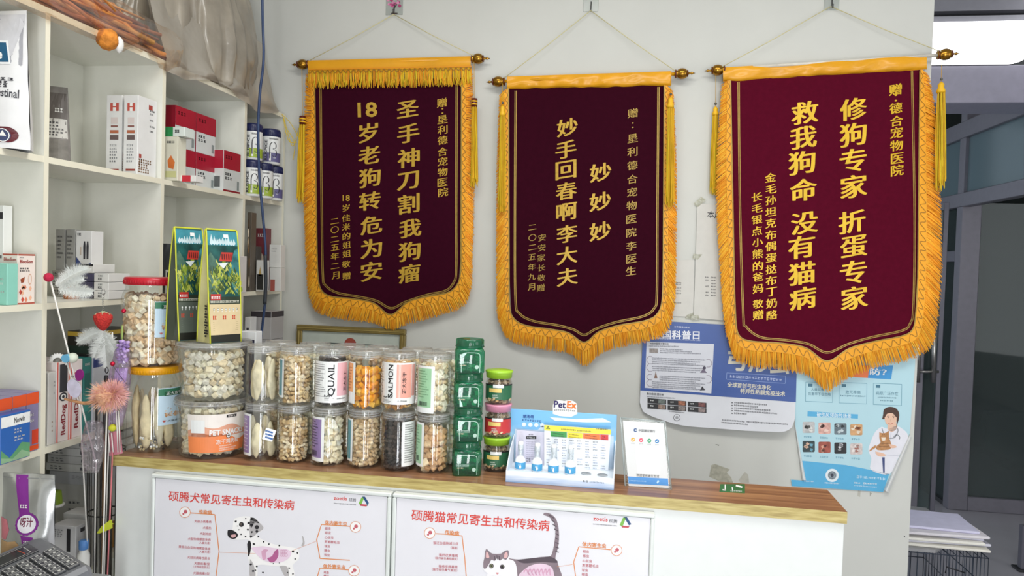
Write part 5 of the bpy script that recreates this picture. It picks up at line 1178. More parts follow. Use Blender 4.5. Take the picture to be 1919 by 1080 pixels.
q.line([(.09, .9), (.09, .235), (.90, .235), (.90, .9)], .016, bo, True); q.k = 2; q.disc(.497, .235, .055, mat('B8402E', .6, noise=.05), 28, .055*(X1-X0)/(Zt-Zb)); q.build('print', ctf)

def flat(name, pts, Y, m, parent, k=.0008, bend=None):
    P = onY(Y, bend); return MB().slab([P(x, y, k) for x, y in pts], [P(x, y, 0) for x, y in pts], m).build(name, parent)
def sheet(name, TL, TR, BR, BL, Y, m, parent, bend, nu=24, nv=24):
    P = onY(Y, bend)
    def fn(s_):
        def f(u, v):
            x = lerp(lerp(TL[0], TR[0], u), lerp(BL[0], BR[0], u), v); y = lerp(lerp(TL[1], TR[1], u), lerp(BL[1], BR[1], u), v); return P(x, y, s_)
        return f
    return MB().grid(fn(.0006), nu, nv, m).grid(fn(0), nu, nv, m, flip=True).build(name, parent)
TAPE = clear('E8E8DC', .25, .2, .9, bump=.3)
PAPER = mat('CFCDC6', .55, noise=.02)
# two laminated notices
def notice(label, pts, Y, prints, tapes):
    c = atY(sum(p[0] for p in pts)/len(pts), max(p[1] for p in pts), Y); T = thing('notice_sheet', (c.x, Y, c.z), label, 'notice')
    flat('sheet', pts, Y, PAPER, T); q = Print(onY(Y-.0010)); q.k = 1; prints(q); q.build('print', T)
    for t in tapes: flat('tape', t, Y-.0014, TAPE, T, .0003)
def n1(q):
    for i, y in enumerate((531, 534.5, 541, 546, 551, 569)): q.dashes((1262+ (0 if i > 1 else 4), y), (1277, y+.6), 2.4, INK)
def n2(q):
    q.text('本店', (1325, 407), (1352, 409), INK, bold=.012)
    for i, (a, b) in enumerate(((521, 0), (526.5, 0), (532.5, 1), (538, 0), (543.5, 1), (549.5, 0), (555, 0))):
        if not b: q.dashes((1322, a), (1328.5, a+.3), 2.6, INK)
        q.dashes((1332, a+.3), (1342, a+.8), 2.6, INK)
notice('blank-topped laminated notice sheet beside the middle banner, lower of the two', [(1225, 489), (1301, 487), (1299, 594), (1225, 592)], WALL-.004, n1, [[(1288, 590), (1306, 584), (1302, 598), (1284, 597)]])
notice('taller laminated notice sheet half hidden by the widest banner', [(1307, 381), (1420, 390), (1418, 606), (1300, 596)], WALL-.007, n2, [[(1300, 382), (1314, 369), (1323, 375), (1308, 388)], [(1300, 476), (1316, 477), (1308, 487), (1298, 484)], [(1294, 592), (1308, 590), (1312, 599), (1296, 600)]])

# blue science-day poster, its foot curling off the wall
by = WALL-.006
bcurl = lambda x, y: max(0, (y-735)/75)**2*.030+max(0, (1225-x)/25)**2*.004
BT = thing('science_poster', (atY(1346, 806, by).x, by, atY(1346, 806, by).z), 'blue and white animal health poster with curling foot, partly under the two banners', 'poster')
PBl = onY(by, bcurl); WP2 = mat('D4D6DC', .4, noise=.01); BLU = mat('34549A', .4, noise=.02)
edge_b = smooth_path([(1199, 755), (1202, 768), (1212, 776), (1236, 786), (1280, 798), (1340, 803), (1389, 807), (1429, 809), (1463, 810), (1478, 806), (1487, 797), (1490, 785)], 5)
m = MB()
def bot(u):
    x = lerp(1199, 1490, u)
    for p, q_ in zip(edge_b, edge_b[1:]):
        if p[0] <= x <= q_[0] and q_[0] > p[0]: return (x, lerp(p[1], q_[1], (x-p[0])/(q_[0]-p[0])))
    return (x, 790)
def topp(u): return (lerp(1206, 1495, u), lerp(600, 617, u))
def gs(k):
    def f(u, v): a, b = topp(u), bot(u); return PBl(lerp(a[0], b[0], v), lerp(a[1], b[1], v), k)
    return f
m.grid(gs(0), 50, 40, WP2); m.grid(gs(-.0008), 50, 40, WP2, flip=True); m.build('sheet', BT)
q = Print(PBl, step=.0004); q.k = 2
def bnd(x): return 732+(x-1200)*.0755
q.quad((1206, 600), (1495, 617), (1491.5, bnd(1491)), (1200, 732), BLU, 40, 16); q.k = 4
q.text('全国科普日', (1222, 633), (1311, 634+1), mat('E8EAF2', .5, noise=0), bold=.022, h=17); q.text('NATIONAL SCIENCE POPULARIZATION DAY', (1220, 635.5), (1313, 639.5), mat('D4DAEC', .5, noise=0), h=2.6); q.dashes((1264, 614), (1293, 615.8), 3.2, mat('C8D0E8', .5, noise=0))
q.k = 3; q.quad((1212, 641), (1338, 645), (1333, 738), (1208, 727), mat('D2D4DC', .45, noise=.01), 30, 8); q.k = 6
q.dashes((1218, 646), (1254, 646.5), 3.4, INK); q.dashes((1216, 650), (1272, 650.5), 2, mat('6A6C78', .5, noise=0)); q.quad((1217, 653), (1233, 653.5), (1233, 662), (1217, 661), mat('9C9490', .6, noise=.2, scale=90))
gt = mat('5C5E6C', .5, noise=0); ln = mat('7A5A74', .5, noise=0)
for i, y in enumerate((655, 658.5, 662)): q.dashes((1237, y), (1280+i*17, y+2.2), 2, gt)
for yy, n in ((672, 4), (688, 3), (706, 3), (717, 4)):
    for i in range(n): q.dashes((1222 if yy != 706 else 1236, yy+i*3.5), (1322-(i % 3)*9, yy+i*3.5+4.5), 2, gt)
for cx_, y0, y1, sg in ((1216, 668, 682, -1), (1216, 682, 696, -1), (1216, 702, 712, -1), (1216, 712, 724, -1), (1330, 674, 688, 1), (1330, 704, 718, 1)):
    q.line([(cx_+ -sg*6, y0)]+[(cx_+sg*4*math.sin(t*PI/8), lerp(y0, y1, t/8)) for t in range(9)]+[(cx_-sg*6, y1)], .6, ln)
q.disc(1320, 690, 3, mat('4A4456', .5), 12); q.poly([(1312, 699), (1318, 691), (1325, 699)], mat('6E6478', .5)); q.poly([(1226, 709), (1229, 696), (1232, 709)], mat('8A6A5A', .5)); q.poly([(1312, 732), (1316, 724), (1321, 731)], INK)
q.dashes((1213, 740), (1245, 742), 4, INK); q.dashes((1213, 744.5), (1266, 748), 2, gt)
for r_ in range(2):
    for c_ in range(3):
        x0 = 1213.5+c_*37.7; y0 = 746.5+r_*10+c_*3.1; q.k = 4; q.quad((x0, y0), (x0+35, y0+2.6), (x0+35, y0+11.6), (x0, y0+9), BLK); q.k = 6; q.quad((x0+20, y0+2.2), (x0+33, y0+3.1), (x0+33, y0+10.6), (x0+20, y0+9.6), mat(['6A7470', 'A46A50', '8C5A58', '9A8478', '8E8480', '9A8A88'][r_*3+c_], .6, noise=.3, scale=120)); q.dashes((x0+5, y0+5.5), (x0+12, y0+6), 2.6, WHT)
q.k = 4; q.dashes((1254, 772.5), (1283, 775), 2.2, INK); q.disc(1268.5, 783, 6.4, mat('4E4E58', .6, noise=.1), 22); q.k = 6; q.disc(1268.5, 783, 5.6, WP2, 20); q.k = 7; q.disc(1268.5, 783, 3, mat('A8AAB0', .6, noise=.1), 16); q.k = 4
q.k = 4
for i, (a, b) in enumerate(((1376, 1438), (1376, 1421), (1376, 1444), (1376, 1457), (1376, 1400))): y = 756+i*5.0; q.disc(1372, y-1, 1.1, INK, 8); q.dashes((a, y), (b, y+(b-a)*.075), 2.8, INK)
q.dashes((1353, 788.5), (1396, 792), 2.6, INK); q.dashes((1399, 792), (1477, 797), 2.6, INK); q.dashes((1352, 793), (1402, 797.5), 2.6, INK)
cream = mat('D8D4C4', .5, noise=0); LB = mat('8EA4D4', .5, noise=0)
q.line([(1362, 699), (1472, 705), (1471.5, 719), (1361.5, 711)], .8, LB, True); q.dashes((1368, 708), (1466, 715), 5, mat('B8C4E4', .5, noise=0))
q.text('全球首创弓形虫净化', (1363, 724.5), (1445, 730.5), cream, bold=.02, h=9.6); q.text('特异性粘膜免疫技术', (1387, 736.5), (1471, 742.5), cream, bold=.02, h=9.8)
for i, ch in enumerate('弓形虫'): q.char(ch, 1381+i*40, 677+i*3, 37, cream, bold=.03)
q.build('print', BT)

# light blue poster with the vet, its two lower corners curling over
ly = WALL-.004; LT = thing('clinic_poster', (atY(1600, 922, ly).x, ly, atY(1600, 922, ly).z), 'light blue clinic poster with a vet holding a tabby cat, lower corners curled', 'poster')
SKY1 = grad('poster_sky', '8CC4DA', 'C2DEE4'); LBL = mat('56AEDA', .45, noise=.02)
Pl = onY(ly); outl = [(1493, 600), (1716, 600), (1715, 682), (1705, 812), (1657, 921), (1484, 911), (1482, 899), (1506, 901), (1490, 798)]
MB().slab([Pl(x, y, .0008) for x, y in outl], [Pl(x, y, 0) for x, y in outl], mat('B6DAE4', .5, noise=.03, scale=2)).build('sheet', LT)
q = Print(Pl); q.k = 5
def w4(x, y): return (1480+x/4, 660+y/4)
def w4s(l): return [w4(*p) for p in l]
q.poly(w4s([(85, 815), (230, 830), (420, 848), (560, 875), (700, 905), (745, 915), (705, 1035), (700, 1050), (15, 1005), (12, 958), (105, 965)]), LBL)
q.poly(w4s([(440, 100), (600, 100), (585, 195), (430, 185)]), mat('EE7A40', .45, noise=.02)); q.poly(w4s([(600, 100), (775, 100), (760, 205), (585, 195)]), mat('3C96D4', .45, noise=.02)); q.k = 6; q.text('防？', w4(600, 165), w4(725, 172), WHT, bold=.015, h=13)
bxm = mat('6A9EB4', .5, noise=0); dkt = mat('46788E', .5, noise=0)
q.k = 5
for x0, x1, y0, y1 in ((120, 322, 225, 378), (372, 578, 228, 390), (628, 840, 234, 402)): q.line(w4s([(x0, y0), (x1, y0+8), (x1-2, y1), (x0-2, y1-8)]), .8, bxm, True); q.quad(w4(x0+18, y0+12), w4(x0+50, y0+13), w4(x0+50, y0+35), w4(x0+18, y0+34), dkt)
q.text('人兽共患', w4(160, 290), w4(255, 293), dkt); q.text('防重率不容忽略', w4(138, 322), w4(308, 328), dkt); q.text('致死率高', w4(418, 310), w4(530, 314), dkt); q.dashes(w4(380, 332), w4(570, 338), 2.6, dkt); q.text('病原广泛存在', w4(645, 318), w4(812, 324), dkt); q.dashes(w4(660, 345), w4(800, 350), 2.4, dkt); q.dashes(w4(680, 368), w4(775, 371), 2.4, dkt)
q.quad(w4(134, 444), w4(512, 468), w4(511, 500), w4(133, 482), LBL); q.k = 6; q.text('破伤风预防的场景', w4(202, 482), w4(460, 496), mat('DCECF4', .5, noise=0), bold=.015, h=9)
ph = [('C8C8C8', '5A5A58', 'E8E8E4'), ('E0B0A4', '5A3A34', 'F2D8CC'), ('6E7C84', 'C8D4D8', '2E363A'), ('D8A878', 'F2E2CC', '8A5030'), ('3A4A4C', 'D8B49C', '6AA0B4'), ('A85A4C', '5A2A28', 'E0A890'), ('2E2E30', 'E4E4E8', '8A8A8C'), ('D8CCC8', 'A87468', 'F4ECE8')]
for i in range(8):
    c_, r_ = i % 4, i//4; x0 = 92+c_*119; y0 = (520 if r_ == 0 else 664)+c_*6; q.k = 5
    q.poly([w4(x0+50+46*max(-1, min(1, 1.35*math.cos(t))), y0+45+42*max(-1, min(1, 1.35*math.sin(t)))) for t in [j*2*PI/28 for j in range(28)]], mat(ph[i][0], .6, noise=.15, scale=60)); q.k = 6; R_ = random.Random(i+3)
    for j in range(5): x, y = w4(x0+R_.uniform(22, 78), y0+R_.uniform(18, 72)); q.poly([(x+R_.uniform(2, 5)*math.cos(t), y+R_.uniform(1.5, 4)*math.sin(t)) for t in [k_*PI/5 for k_ in range(10)]], mat(ph[i][1+j % 2], .6, noise=.1))
    q.k = 5; q.dashes(w4(x0+14, y0+122), w4(x0+80, y0+126), 3.4, bxm)
q.disc(*w4(318, 925), 12.4, mat('E4ECF0', .5, noise=.01), 28); q.k = 6; q.disc(*w4(318, 925), 8, mat('8C98A0', .5, noise=.3, scale=250), 20); q.disc(*w4(318, 925), 3, mat('4A4A60', .5, noise=.1), 14)
q.k = 6; q.dashes(w4(502, 945), w4(720, 962), 4.6, mat('C8E2F0', .5, noise=0)); q.dashes(w4(482, 985), w4(530, 990), 2.6, WHT); q.dashes(w4(552, 990), w4(655, 998), 3, WHT); q.dashes(w4(482, 1006), w4(655, 1020), 2.4, mat('C8E2F0', .5, noise=0)); q.dashes(w4(110, 972), w4(180, 976), 2, WHT); q.dashes(w4(262, 985), w4(372, 992), 2.2, WHT)
# printed vet in a white coat with the cat
COAT = mat('E6E6EE', .5, noise=.02); SKN = mat('E8BFA6', .5, noise=.02); HR = mat('4A3026', .5, noise=.05); CATB = mat('C08A58', .5, noise=.15, scale=80)
q.k = 5; q.poly(sm(w4s([(690, 560), (740, 575), (800, 555), (850, 580), (885, 620), (880, 680), (820, 780), (750, 915), (610, 885), (612, 800), (590, 740), (600, 690), (640, 600)])), COAT)
q.poly(sm(w4s([(735, 540), (800, 535), (800, 575), (765, 600), (735, 580)])), SKN)
q.k = 6; q.poly(sm(w4s([(700, 470), (705, 435), (730, 415), (765, 412), (800, 425), (820, 460), (818, 500), (805, 545), (798, 560), (795, 500), (700, 505), (696, 490)])), HR)
q.k = 8; q.poly(sm(w4s([(712, 480), (730, 462), (760, 455), (795, 470), (802, 500), (795, 535), (770, 558), (748, 558), (722, 535), (712, 505)])), SKN); q.k = 9; q.poly(sm(w4s([(708, 475), (730, 445), (770, 440), (806, 470), (800, 490), (770, 460), (730, 464), (714, 490)])), HR)
for x in (738, 778): q.disc(*w4(x, 492), 1.1, BLK, 8, .7); q.line(w4s([(x-9, 481), (x+9, 480)]), .6, HR)
q.line(w4s([(738, 535), (755, 543), (775, 533)]), 1.0, mat('C05A50', .5, noise=0)); q.line(w4s([(757, 500), (753, 518), (760, 520)]), .4, mat('C89880', .5, noise=0))
q.k = 7; q.line(smooth_path(w4s([(690, 570), (700, 600), (720, 640), (780, 645), (800, 620), (812, 590), (806, 570)]), 4), 1.1, mat('4A5258', .4, noise=0)); q.line(smooth_path(w4s([(780, 640), (790, 625), (810, 622), (825, 640), (820, 655)]), 4), 1.1, mat('4A5258', .4, noise=0))
q.k = 8; q.poly(sm(w4s([(672, 600), (690, 608), (722, 605), (742, 592), (745, 640), (760, 690), (755, 725), (720, 735), (660, 735), (648, 710), (680, 680), (672, 645)])), CATB); q.poly(sm(w4s([(648, 715), (600, 745), (604, 730), (640, 700)])), CATB); q.k = 9
q.poly(w4s([(685, 640), (720, 640), (715, 665), (695, 668)]), mat('F0E2D0', .5, noise=.03))
for x in (692, 720): q.disc(*w4(x, 630), .8, BLK, 8)
for a in (((680, 690), (750, 685)), ((670, 710), (752, 705)), ((690, 612), (700, 622)), ((715, 612), (708, 622))): q.line(w4s(a), .9, mat('7A5230', .5, noise=0))
q.poly(sm(w4s([(640, 745), (700, 760), (720, 775), (690, 785), (655, 775)])), SKN); q.poly(sm(w4s([(740, 690), (790, 700), (800, 715), (760, 720)])), SKN); q.k = 6; q.poly(w4s([(692, 790), (712, 790), (712, 905), (700, 905)]), mat('3E4A7A', .5, noise=0)); q.line(w4s([(820, 780), (700, 770), (640, 760)]), .7, mat('B8B8C8', .5, noise=0)); q.line(w4s([(760, 600), (750, 680)]), .6, mat('B8B8C8', .5, noise=0))
q.build('print', LT)
# curled corners: rolled back sides
BKP = mat('DCDEDC', .5, noise=.02)
def roll(a0, a1, w0, w1, lift):
    def f(u, v):
        a = (lerp(a0[0], a1[0], u), lerp(a0[1], a1[1], u)); wv = (lerp(w0[0], w1[0], u), lerp(w0[1], w1[1], u)); return Pl(lerp(a[0], wv[0], v), lerp(a[1], wv[1], v), .002+lift*math.sin(PI*v)*(.25+u*.75 if u < .8 else 1))
    return f
m = MB(); m.grid(roll(w4(900, 618), w4(705, 1032), w4(912, 640), w4(742, 1058), .020), 16, 8, BKP); m.grid(lambda u, v: roll(w4(900, 618), w4(705, 1032), w4(912, 640), w4(742, 1058), .019)(u, v), 16, 8, BKP, flip=True); m.build('curled_corner', LT)
m = MB(); m.grid(roll(w4(38, 550), w4(92, 960), w4(42, 552), w4(122, 962), .012), 14, 8, BKP); m.build('curled_corner', LT)
# bare patches where paint came away (in the wall itself)
m = Print(onY(WALL-.0002)); m.k = 1; GP = mat('B4B2A2', .8, noise=.12, scale=60)
m.poly([(1333, 872), (1340, 870), (1368, 880), (1362, 886), (1370, 895), (1374, 906), (1352, 904), (1329, 894)], GP); m.poly([(1396, 885), (1402, 890), (1404, 905), (1388, 905), (1384, 900)], mat('BCBAAE', .8, noise=.1)); m.poly([(1340, 833), (1348, 834), (1347, 836)], mat('6E6E66', .8))
m.poly([(1608, 918), (1613, 918), (1612, 932), (1607, 930)], mat('BEBCB2', .8, noise=.1)); m.poly([(1630, 923), (1634, 925), (1630, 931)], mat('A8A69C', .8)); m.disc(1695, 1006, 1.2, BLK, 8)
struct(m.build('wall_mark')); 
# ------------------------------------------------------------------ white shelving along the left wall
SD = .306; SB = SX-SD; TB = .0175
MS = mat('E4E4DA', .45, noise=.012); MSE = mat('E8E4D0', .45, noise=.012)
YS = [(1.300, 1.317), (1.838, 1.855), (2.360, 2.377), (2.914, 2.931), (3.268, 3.286)]
ZA, ZBS, ZC, ZD, ZE = 1.914, 1.505, 1.096, .687, .278; ZT = 2.304
sh = thing('shelving_unit', ((SX+SB)/2, 2.3, 0), 'white open shelving unit of square compartments along the side wall', 'shelving')
def panel(name, lo, hi):
    m = MB(); m.b2(lo, (hi[0]-.0012, hi[1], hi[2]), MS); m.b2((hi[0]-.0012, lo[1], lo[2]), hi, MSE); return m.build(name, sh)
for i, (a, b) in enumerate(YS): panel('side_panel' if i in (0, 4) else 'divider', (SB, a, 0), (SX, b, ZT))
panel('top_board', (SB, YS[0][0], ZT), (SX, YS[-1][1], ZT+.019))
for (a, b) in zip(YS, YS[1:]):
    for z in (ZA, ZBS, ZC, ZD, ZE): panel('shelf_board', (SB+.004, a[1], z-TB), (SX-.0005, b[0], z))
MB().b2((SB-.008, YS[0][0], 0), (SB, YS[-1][1], ZT+.019), MS).build('back_panel', sh)

FX = SX-.012
def onX(X):
    def P(x, y, k): p = atX(x, y, X); return p+Vector((k, 0, 0))
    return P
ITEMS = 0
def carton(label, z, Y0, pc, pl, pr, pt, cols, name='carton', cat='box', group=None, dp_=None, h=None, band=None, prn=None, prs=None, maxY=None, pyb=560):
    """box standing on height z with its near upright corner at photo column pc; pl / pr are the far ends of its two seen faces, pt the row of its top"""
    X1 = atY(pc, pyb, Y0).x; X0 = atY(pl, pyb, Y0).x; Y1 = (Y0+dp_) if dp_ else atX(pr, pyb, X1).y
    if maxY: Y1 = min(Y1, maxY)
    H = h if h else atY(pc, pt, Y0).z-z
    lo, hi = (X0, Y0, z+.0004), (X1, Y1, z+H)
    T = thing(name, ((X0+X1)/2, (Y0+Y1)/2, z), label, cat, group)
    m = MB(); cm = mat(cols[0], .4, noise=.02)
    m.b2(lo, hi, cm, .0012); m.build('box_body', T)
    q = Print(lambda x, y, k: Vector((lerp(X0, X1, x), Y0-.0003-k, lerp(z, z+H, y))), up=1, step=.00015); q2 = Print(lambda x, y, k: Vector((X1+.0003+k, lerp(Y0, Y1, x), lerp(z, z+H, y))), up=1, step=.00015)
    for Q_, fn in ((q, prn), (q2, prs)):
        Q_.k = 1
        if band:
            for (y0, y1, hcol) in band: Q_.rect(.01, y0, .99, y1, mat(hcol, .4, noise=.02))
        Q_.k = 2
        if fn: fn(Q_)
    for Q_, nm in ((q, 'front_print'), (q2, 'side_print')):
        if Q_.f: Q_.build(nm, T)
    return T, (X0, X1, Y0, Y1, z, z+H)
def txt(rows, m=INK, x0=.12, x1=.88, h=.03):
    def f(q):
        R_ = random.Random(int(rows[0]*991))
        for y in rows:
            e = lerp(x0, x1, R_.uniform(.6, 1)); n = max(3, int((e-x0)*9))
            for i in range(n):
                x = lerp(x0, e, i/n); w_ = (e-x0)/n*.7
                q.rect(x, y, x+w_, y+h*.28, m); q.rect(x, y+h*.7, x+w_*.9, y+h, m); q.rect(x+w_*R_.uniform(0, .5), y, x+w_*R_.uniform(.51, .9), y+h, m)
    return f
def both(*fs):
    def f(q):
        for g_ in fs: g_(q)
    return f
def word(t, x0, x1, y, h, m, bold=.01): return lambda q: q.text(t, (x0, y), (x1, y), m, h=h, bold=bold)
def blk(x0, x1, y0, y1, hcol): return lambda q: q.rect(x0, y0, x1, y1, mat(hcol, .45, noise=.03))
def vword(t, x, y0, y1, wd, m, bold=.0):
    def f(q):
        v, fc_, x0, x1, ya, yb = glyph(t, bold, 2); q.put([(x-(b-ya)/(yb-ya)*wd, y0+(a-x0)/(x1-x0)*(y1-y0)) for a, b in v], fc_, m, bold)
    return f
RDK = mat('A03028', .5, noise=.02); GRY = mat('8A8C90', .5, noise=.02); PW = mat('ECECE8', .45, noise=.01)
# compartment of the two tall white boxes
def hbox(q): 
    blk(.25, .80, .80, .90, 'C0564A')(q); q.k = 3; blk(.42, .62, .86, .905, 'F0EEEA')(q); blk(.42, .62, .795, .845, 'F0EEEA')(q); q.k = 2
    blk(.30, .75, .60, .62, '8A5A52')(q); blk(.30, .75, .64, .72, 'D8CCC8')(q); blk(.25, .8, .52, .56, 'B0684A')(q); blk(.25, .8, .44, .50, '6A5A58')(q); txt([.36, .32, .28, .24, .20, .16], GRY, .25, .8, .02)(q); blk(.2, .85, .05, .075, '9A4A40')(q)
def hside(q):
    vword('HOMEPET', .92, .40, .80, .10, INK)(q) if False else txt([.84, .80, .72, .64, .58], INK, .62, .92, .02)(q); blk(.55, .75, .86, .92, 'A84038')(q); txt([.16, .10, .04], mat('8E6A4A', .5), .06, .85, .05)(q); blk(.08, .2, .22, .27, 'A84038')(q)
for i, (pc, pl, pr, Y0) in enumerate(((228, 199, 232, 2.262), (258, 231.5, 299, 2.255))):
    carton(['tall white box with maroon logo beside the small grey bag, first of two', 'tall white box with maroon logo against the divider, second of two'][i], ZA, Y0, pc, pl, pr, 178, ['E2E2E0'], 'medicine_box', group='tall white boxes on the top shelf', prn=hbox, prs=hside, maxY=2.355, dp_=(.09 if i == 0 else None), pyb=250)

def pouch(label, base, W_, H_, D_, cols, art=None, ang=0, name='pouch', cat='bag', top=.06, flare=0):
    """soft standing bag: full at the foot, pressed flat along its top seam"""
    T = thing(name, base, label, cat); B_ = Vector(base); Rz = Matrix.Rotation(ang, 3, 'Z')
    def dep(u, v): return D_*.5*max(0, 1-v**2.2)*(max(0, 1-(2*u-1)**2))**.5+.0012
    def wid(v): return W_*(1-flare*(v-.5)-.10*math.sin(PI*v)*0)*(1 if v < 1-top else 1)
    wob = lambda u, v: .004*mnoise.noise(Vector((u*4, v*5, base[0]*9)))
    def fr(u, v): return B_+Rz @ Vector(((u-.5)*wid(v), -dep(u, v)-wob(u, v), v*H_))
    def bk(u, v): return B_+Rz @ Vector(((u-.5)*wid(v), dep(u, v), v*H_))
    m = MB(); m.grid(fr, 18, 24, cols[0]); m.grid(bk, 18, 24, cols[0], flip=True); m.build('bag_body', T)
    if art:
        q = Print(lambda x, y, k: fr(x, y)+(Rz @ Vector((0, -1, 0)))*k, up=1, step=.0004); q.maxe = .07; q.k = 1; art(q); q.build('print', T)
    return T
# small grey bag
def art_small(q):
    q.rect(.05, .36, .95, .60, mat('D8D6D0', .5, noise=.03), 8, 3); q.k = 2; q.rect(.05, .60, .95, .92, mat('6A6460', .5, noise=.1), 8, 3); q.k = 3; txt([.54, .50, .46, .42, .39], INK, .3, .9, .018)(q); q.rect(.05, .03, .95, .34, mat('8A8680', .5, noise=.2), 6, 4); txt([.68], PW, .5, .9, .05)(q)
p = atY(104, 300, 2.10); pouch('small grey printed bag half hidden by the divider', (p.x, 2.10, ZA), .075, .255, .05, [mat('8C8884', .45, noise=.12)], art_small, .5, 'treat_bag', flare=.35)
# dog food bag in the nearest compartment
def art_dog(q):
    q.rect(.02, .60, .98, .965, mat('A6A6AC', .4, noise=.04), 10, 6); q.k = 2; q.poly([(.60, .64), (.90, .66), (.99, .90), (.99, .97), (.62, .97)], mat('D0D0D4', .4)); q.k = 3
    q.quad((.50, .58), (.90, .60), (.86, .77), (.50, .77), mat('EDEFEF', .4), 4); q.k = 4; q.quad((.50, .595), (.885, .615), (.845, .755), (.50, .755), mat('235A7C', .4, noise=.05), 4); q.k = 5
    q.text('ce', (.66, .63), (.83, .637), PW, bold=.03, h=.10); q.k = 3
    q.text('Gastrointestinal', (.60, .372), (.965, .360), mat('2E2E36', .5, noise=0), bold=.01, h=.085); txt([.48, .455, .43], INK, .78, .95, .02)(q)
    q.rect(.02, .04, .90, .15, mat('5E1420', .4, noise=.05), 8, 2); q.disc(.885, .095, .075, mat('5E1420', .4, noise=.05), 18, .056); q.k = 4; q.disc(.86, .09, .055, mat('3A4468', .4), 18, .048); q.k = 5; q.ring(.86, .09, .045, .006, PW, 16); q.poly([(.835, .085), (.86, .125), (.885, .085)], PW); q.k = 3; q.poly([(.58, .15), (.66, .17), (.68, .24), (.6, .26)], mat('7A1E2C', .5))
pr = atY(52, 285, 1.74).x; Wd = .29
pouch('large white and grey dog food bag with maroon foot band, nearest compartment', (pr-Wd/2, 1.74, ZA), Wd, .365, .12, [mat('E0E0E0', .4, noise=.02)], art_dog, 0, 'dog_food_bag', 'food bag', flare=.12)
# nearest compartment, second row
def bl1(q): q.text('BlooSom', (.10, .86), (.9, .86), RDK, h=.09, bold=.02); txt([.76, .72, .66, .6, .54, .48, .42, .36, .3], GRY, .12, .85, .022)(q); barcode2(q, .35, .75, .05, .16)
def barcode2(q, a, b, y0, y1):
    R_ = random.Random(9); x = a
    while x < b: q.rect(x, y0, min(b, x+.02), y1, INK); x += R_.choice((.03, .045))
def bl2(q):
    q.text('BlooSom', (.12, .82), (.85, .82), RDK, h=.09, bold=.02); txt([.92], GRY, .1, .4, .02)(q); txt([.70, .65], INK, .12, .8, .03)(q); q.poly([(.15, .50), (.4, .55), (.36, .44), (.2, .42)], mat('9A4A2C', .5)); q.ring(.7, .5, .10, .02, mat('E0B090', .5)); R_ = random.Random(4)
    for i in range(9): x, y = R_.uniform(.1, .9), R_.uniform(.06, .36); q.poly([(x-.09, y), (x, y+.06), (x+.09, y), (x, y-.05)], mat(R_.choice(['E0896A', 'D86A50', 'F0B898', 'C85040']), .5, noise=0))
carton('cream and red supplement box beside the mint box, nearest compartment', ZBS, 1.765, 32.5, 4, 65, 476, ['F0E4DA'], 'supplement_box', prn=bl1, prs=bl2, band=[(.0, .03, 'B05040'), (.97, 1, 'B05040')])
carton('mint green box in front of the cream supplement box', ZBS, 1.72, 13, -25, 14, 494, ['8FD0BE'], 'mint_box', dp_=.035, prn=txt([.6, .5, .3], PW, .6, .95, .04))
carton('tall pale box at the outer end of the second shelf', ZBS, 1.79, 5, -20, 6, 385, ['E4E6E2'], 'tall_box', dp_=.03, prn=both(blk(.6, .95, .86, .93, '2A2A30'), blk(.7, .9, .46, .49, '6A6A6A')))
# nearest compartment, third row: orange-topped cartons with a blue box before them
def spine(label, p0, p1, yt, h_, cols, prs=None, z=ZC, dp_=.16, name='medicine_box', group=None, fx=FX):
    Ya = atX(p0, 760, fx).y; Yc = atX(p1, 760, fx).y; H = atX((p0+p1)/2, yt, fx).z-z if h_ is None else h_
    T = thing(name, (fx-dp_/2, (Ya+Yc)/2, z), label, 'box', group); MB().b2((fx-dp_, Ya+.0006, z+.0004), (fx, Yc-.0006, z+H), mat(cols[0], .4, noise=.02), .0012).build('box_body', T)
    if prs:
        q = Print(lambda x, y, k: Vector((fx+.0003+k, lerp(Ya, Yc, x), lerp(z, z+H, y))), up=1, step=.00015); q.k = 1; prs(q); q.build('side_print', T)
    return T
def oc_(q): q.rect(0, .80, 1, .99, mat('E2572A', .4, noise=.02)); q.rect(0, .02, 1, .10, mat('E2572A', .4, noise=.02)); txt([.6, .5], PW, .1, .9, .04)(q); blk(.45, .98, .12, .36, 'D8482C')(q)
for i, (p0, p1) in enumerate(((-8, 22.5), (23.5, 49.5), (50, 72.5))):
    spine(['orange-topped lilac carton at the outer end of the row behind the blue box', 'orange-topped lilac carton in the middle of the row behind the blue box', 'orange-topped lilac carton against the divider, behind the blue box'][i], p0, p1, 733, .165, ['8A82A4'], oc_, name='medicine_carton', group='orange-topped cartons', dp_=.12, fx=SX-.004)
def nb(q):
    q.rect(.02, .74, .98, .96, mat('EEF0EE', .4)); q.k = 3; q.text('Norwin', (.45, .79), (.80, .80), INK, h=.16, bold=.012); q.k = 2
    q.poly([(.02, .02), (.98, .02), (.98, .30), (.7, .36), (.5, .22), (.3, .10), (.02, .30)], mat('5E9A6C', .4, noise=.05)); q.k = 3; q.poly([(.02, .02), (.98, .02), (.98, .10), (.7, .20), (.4, .06), (.02, .14)], mat('8AB08A', .4, noise=.05)); txt([.64, .58, .48, .42], PW, .45, .85, .03)(q)
spine('blue medicine box with white name band and green hills, nearest compartment', 1, 57.5, 770, .128, ['2A62AE'], nb, dp_=.030, fx=SX+.030)
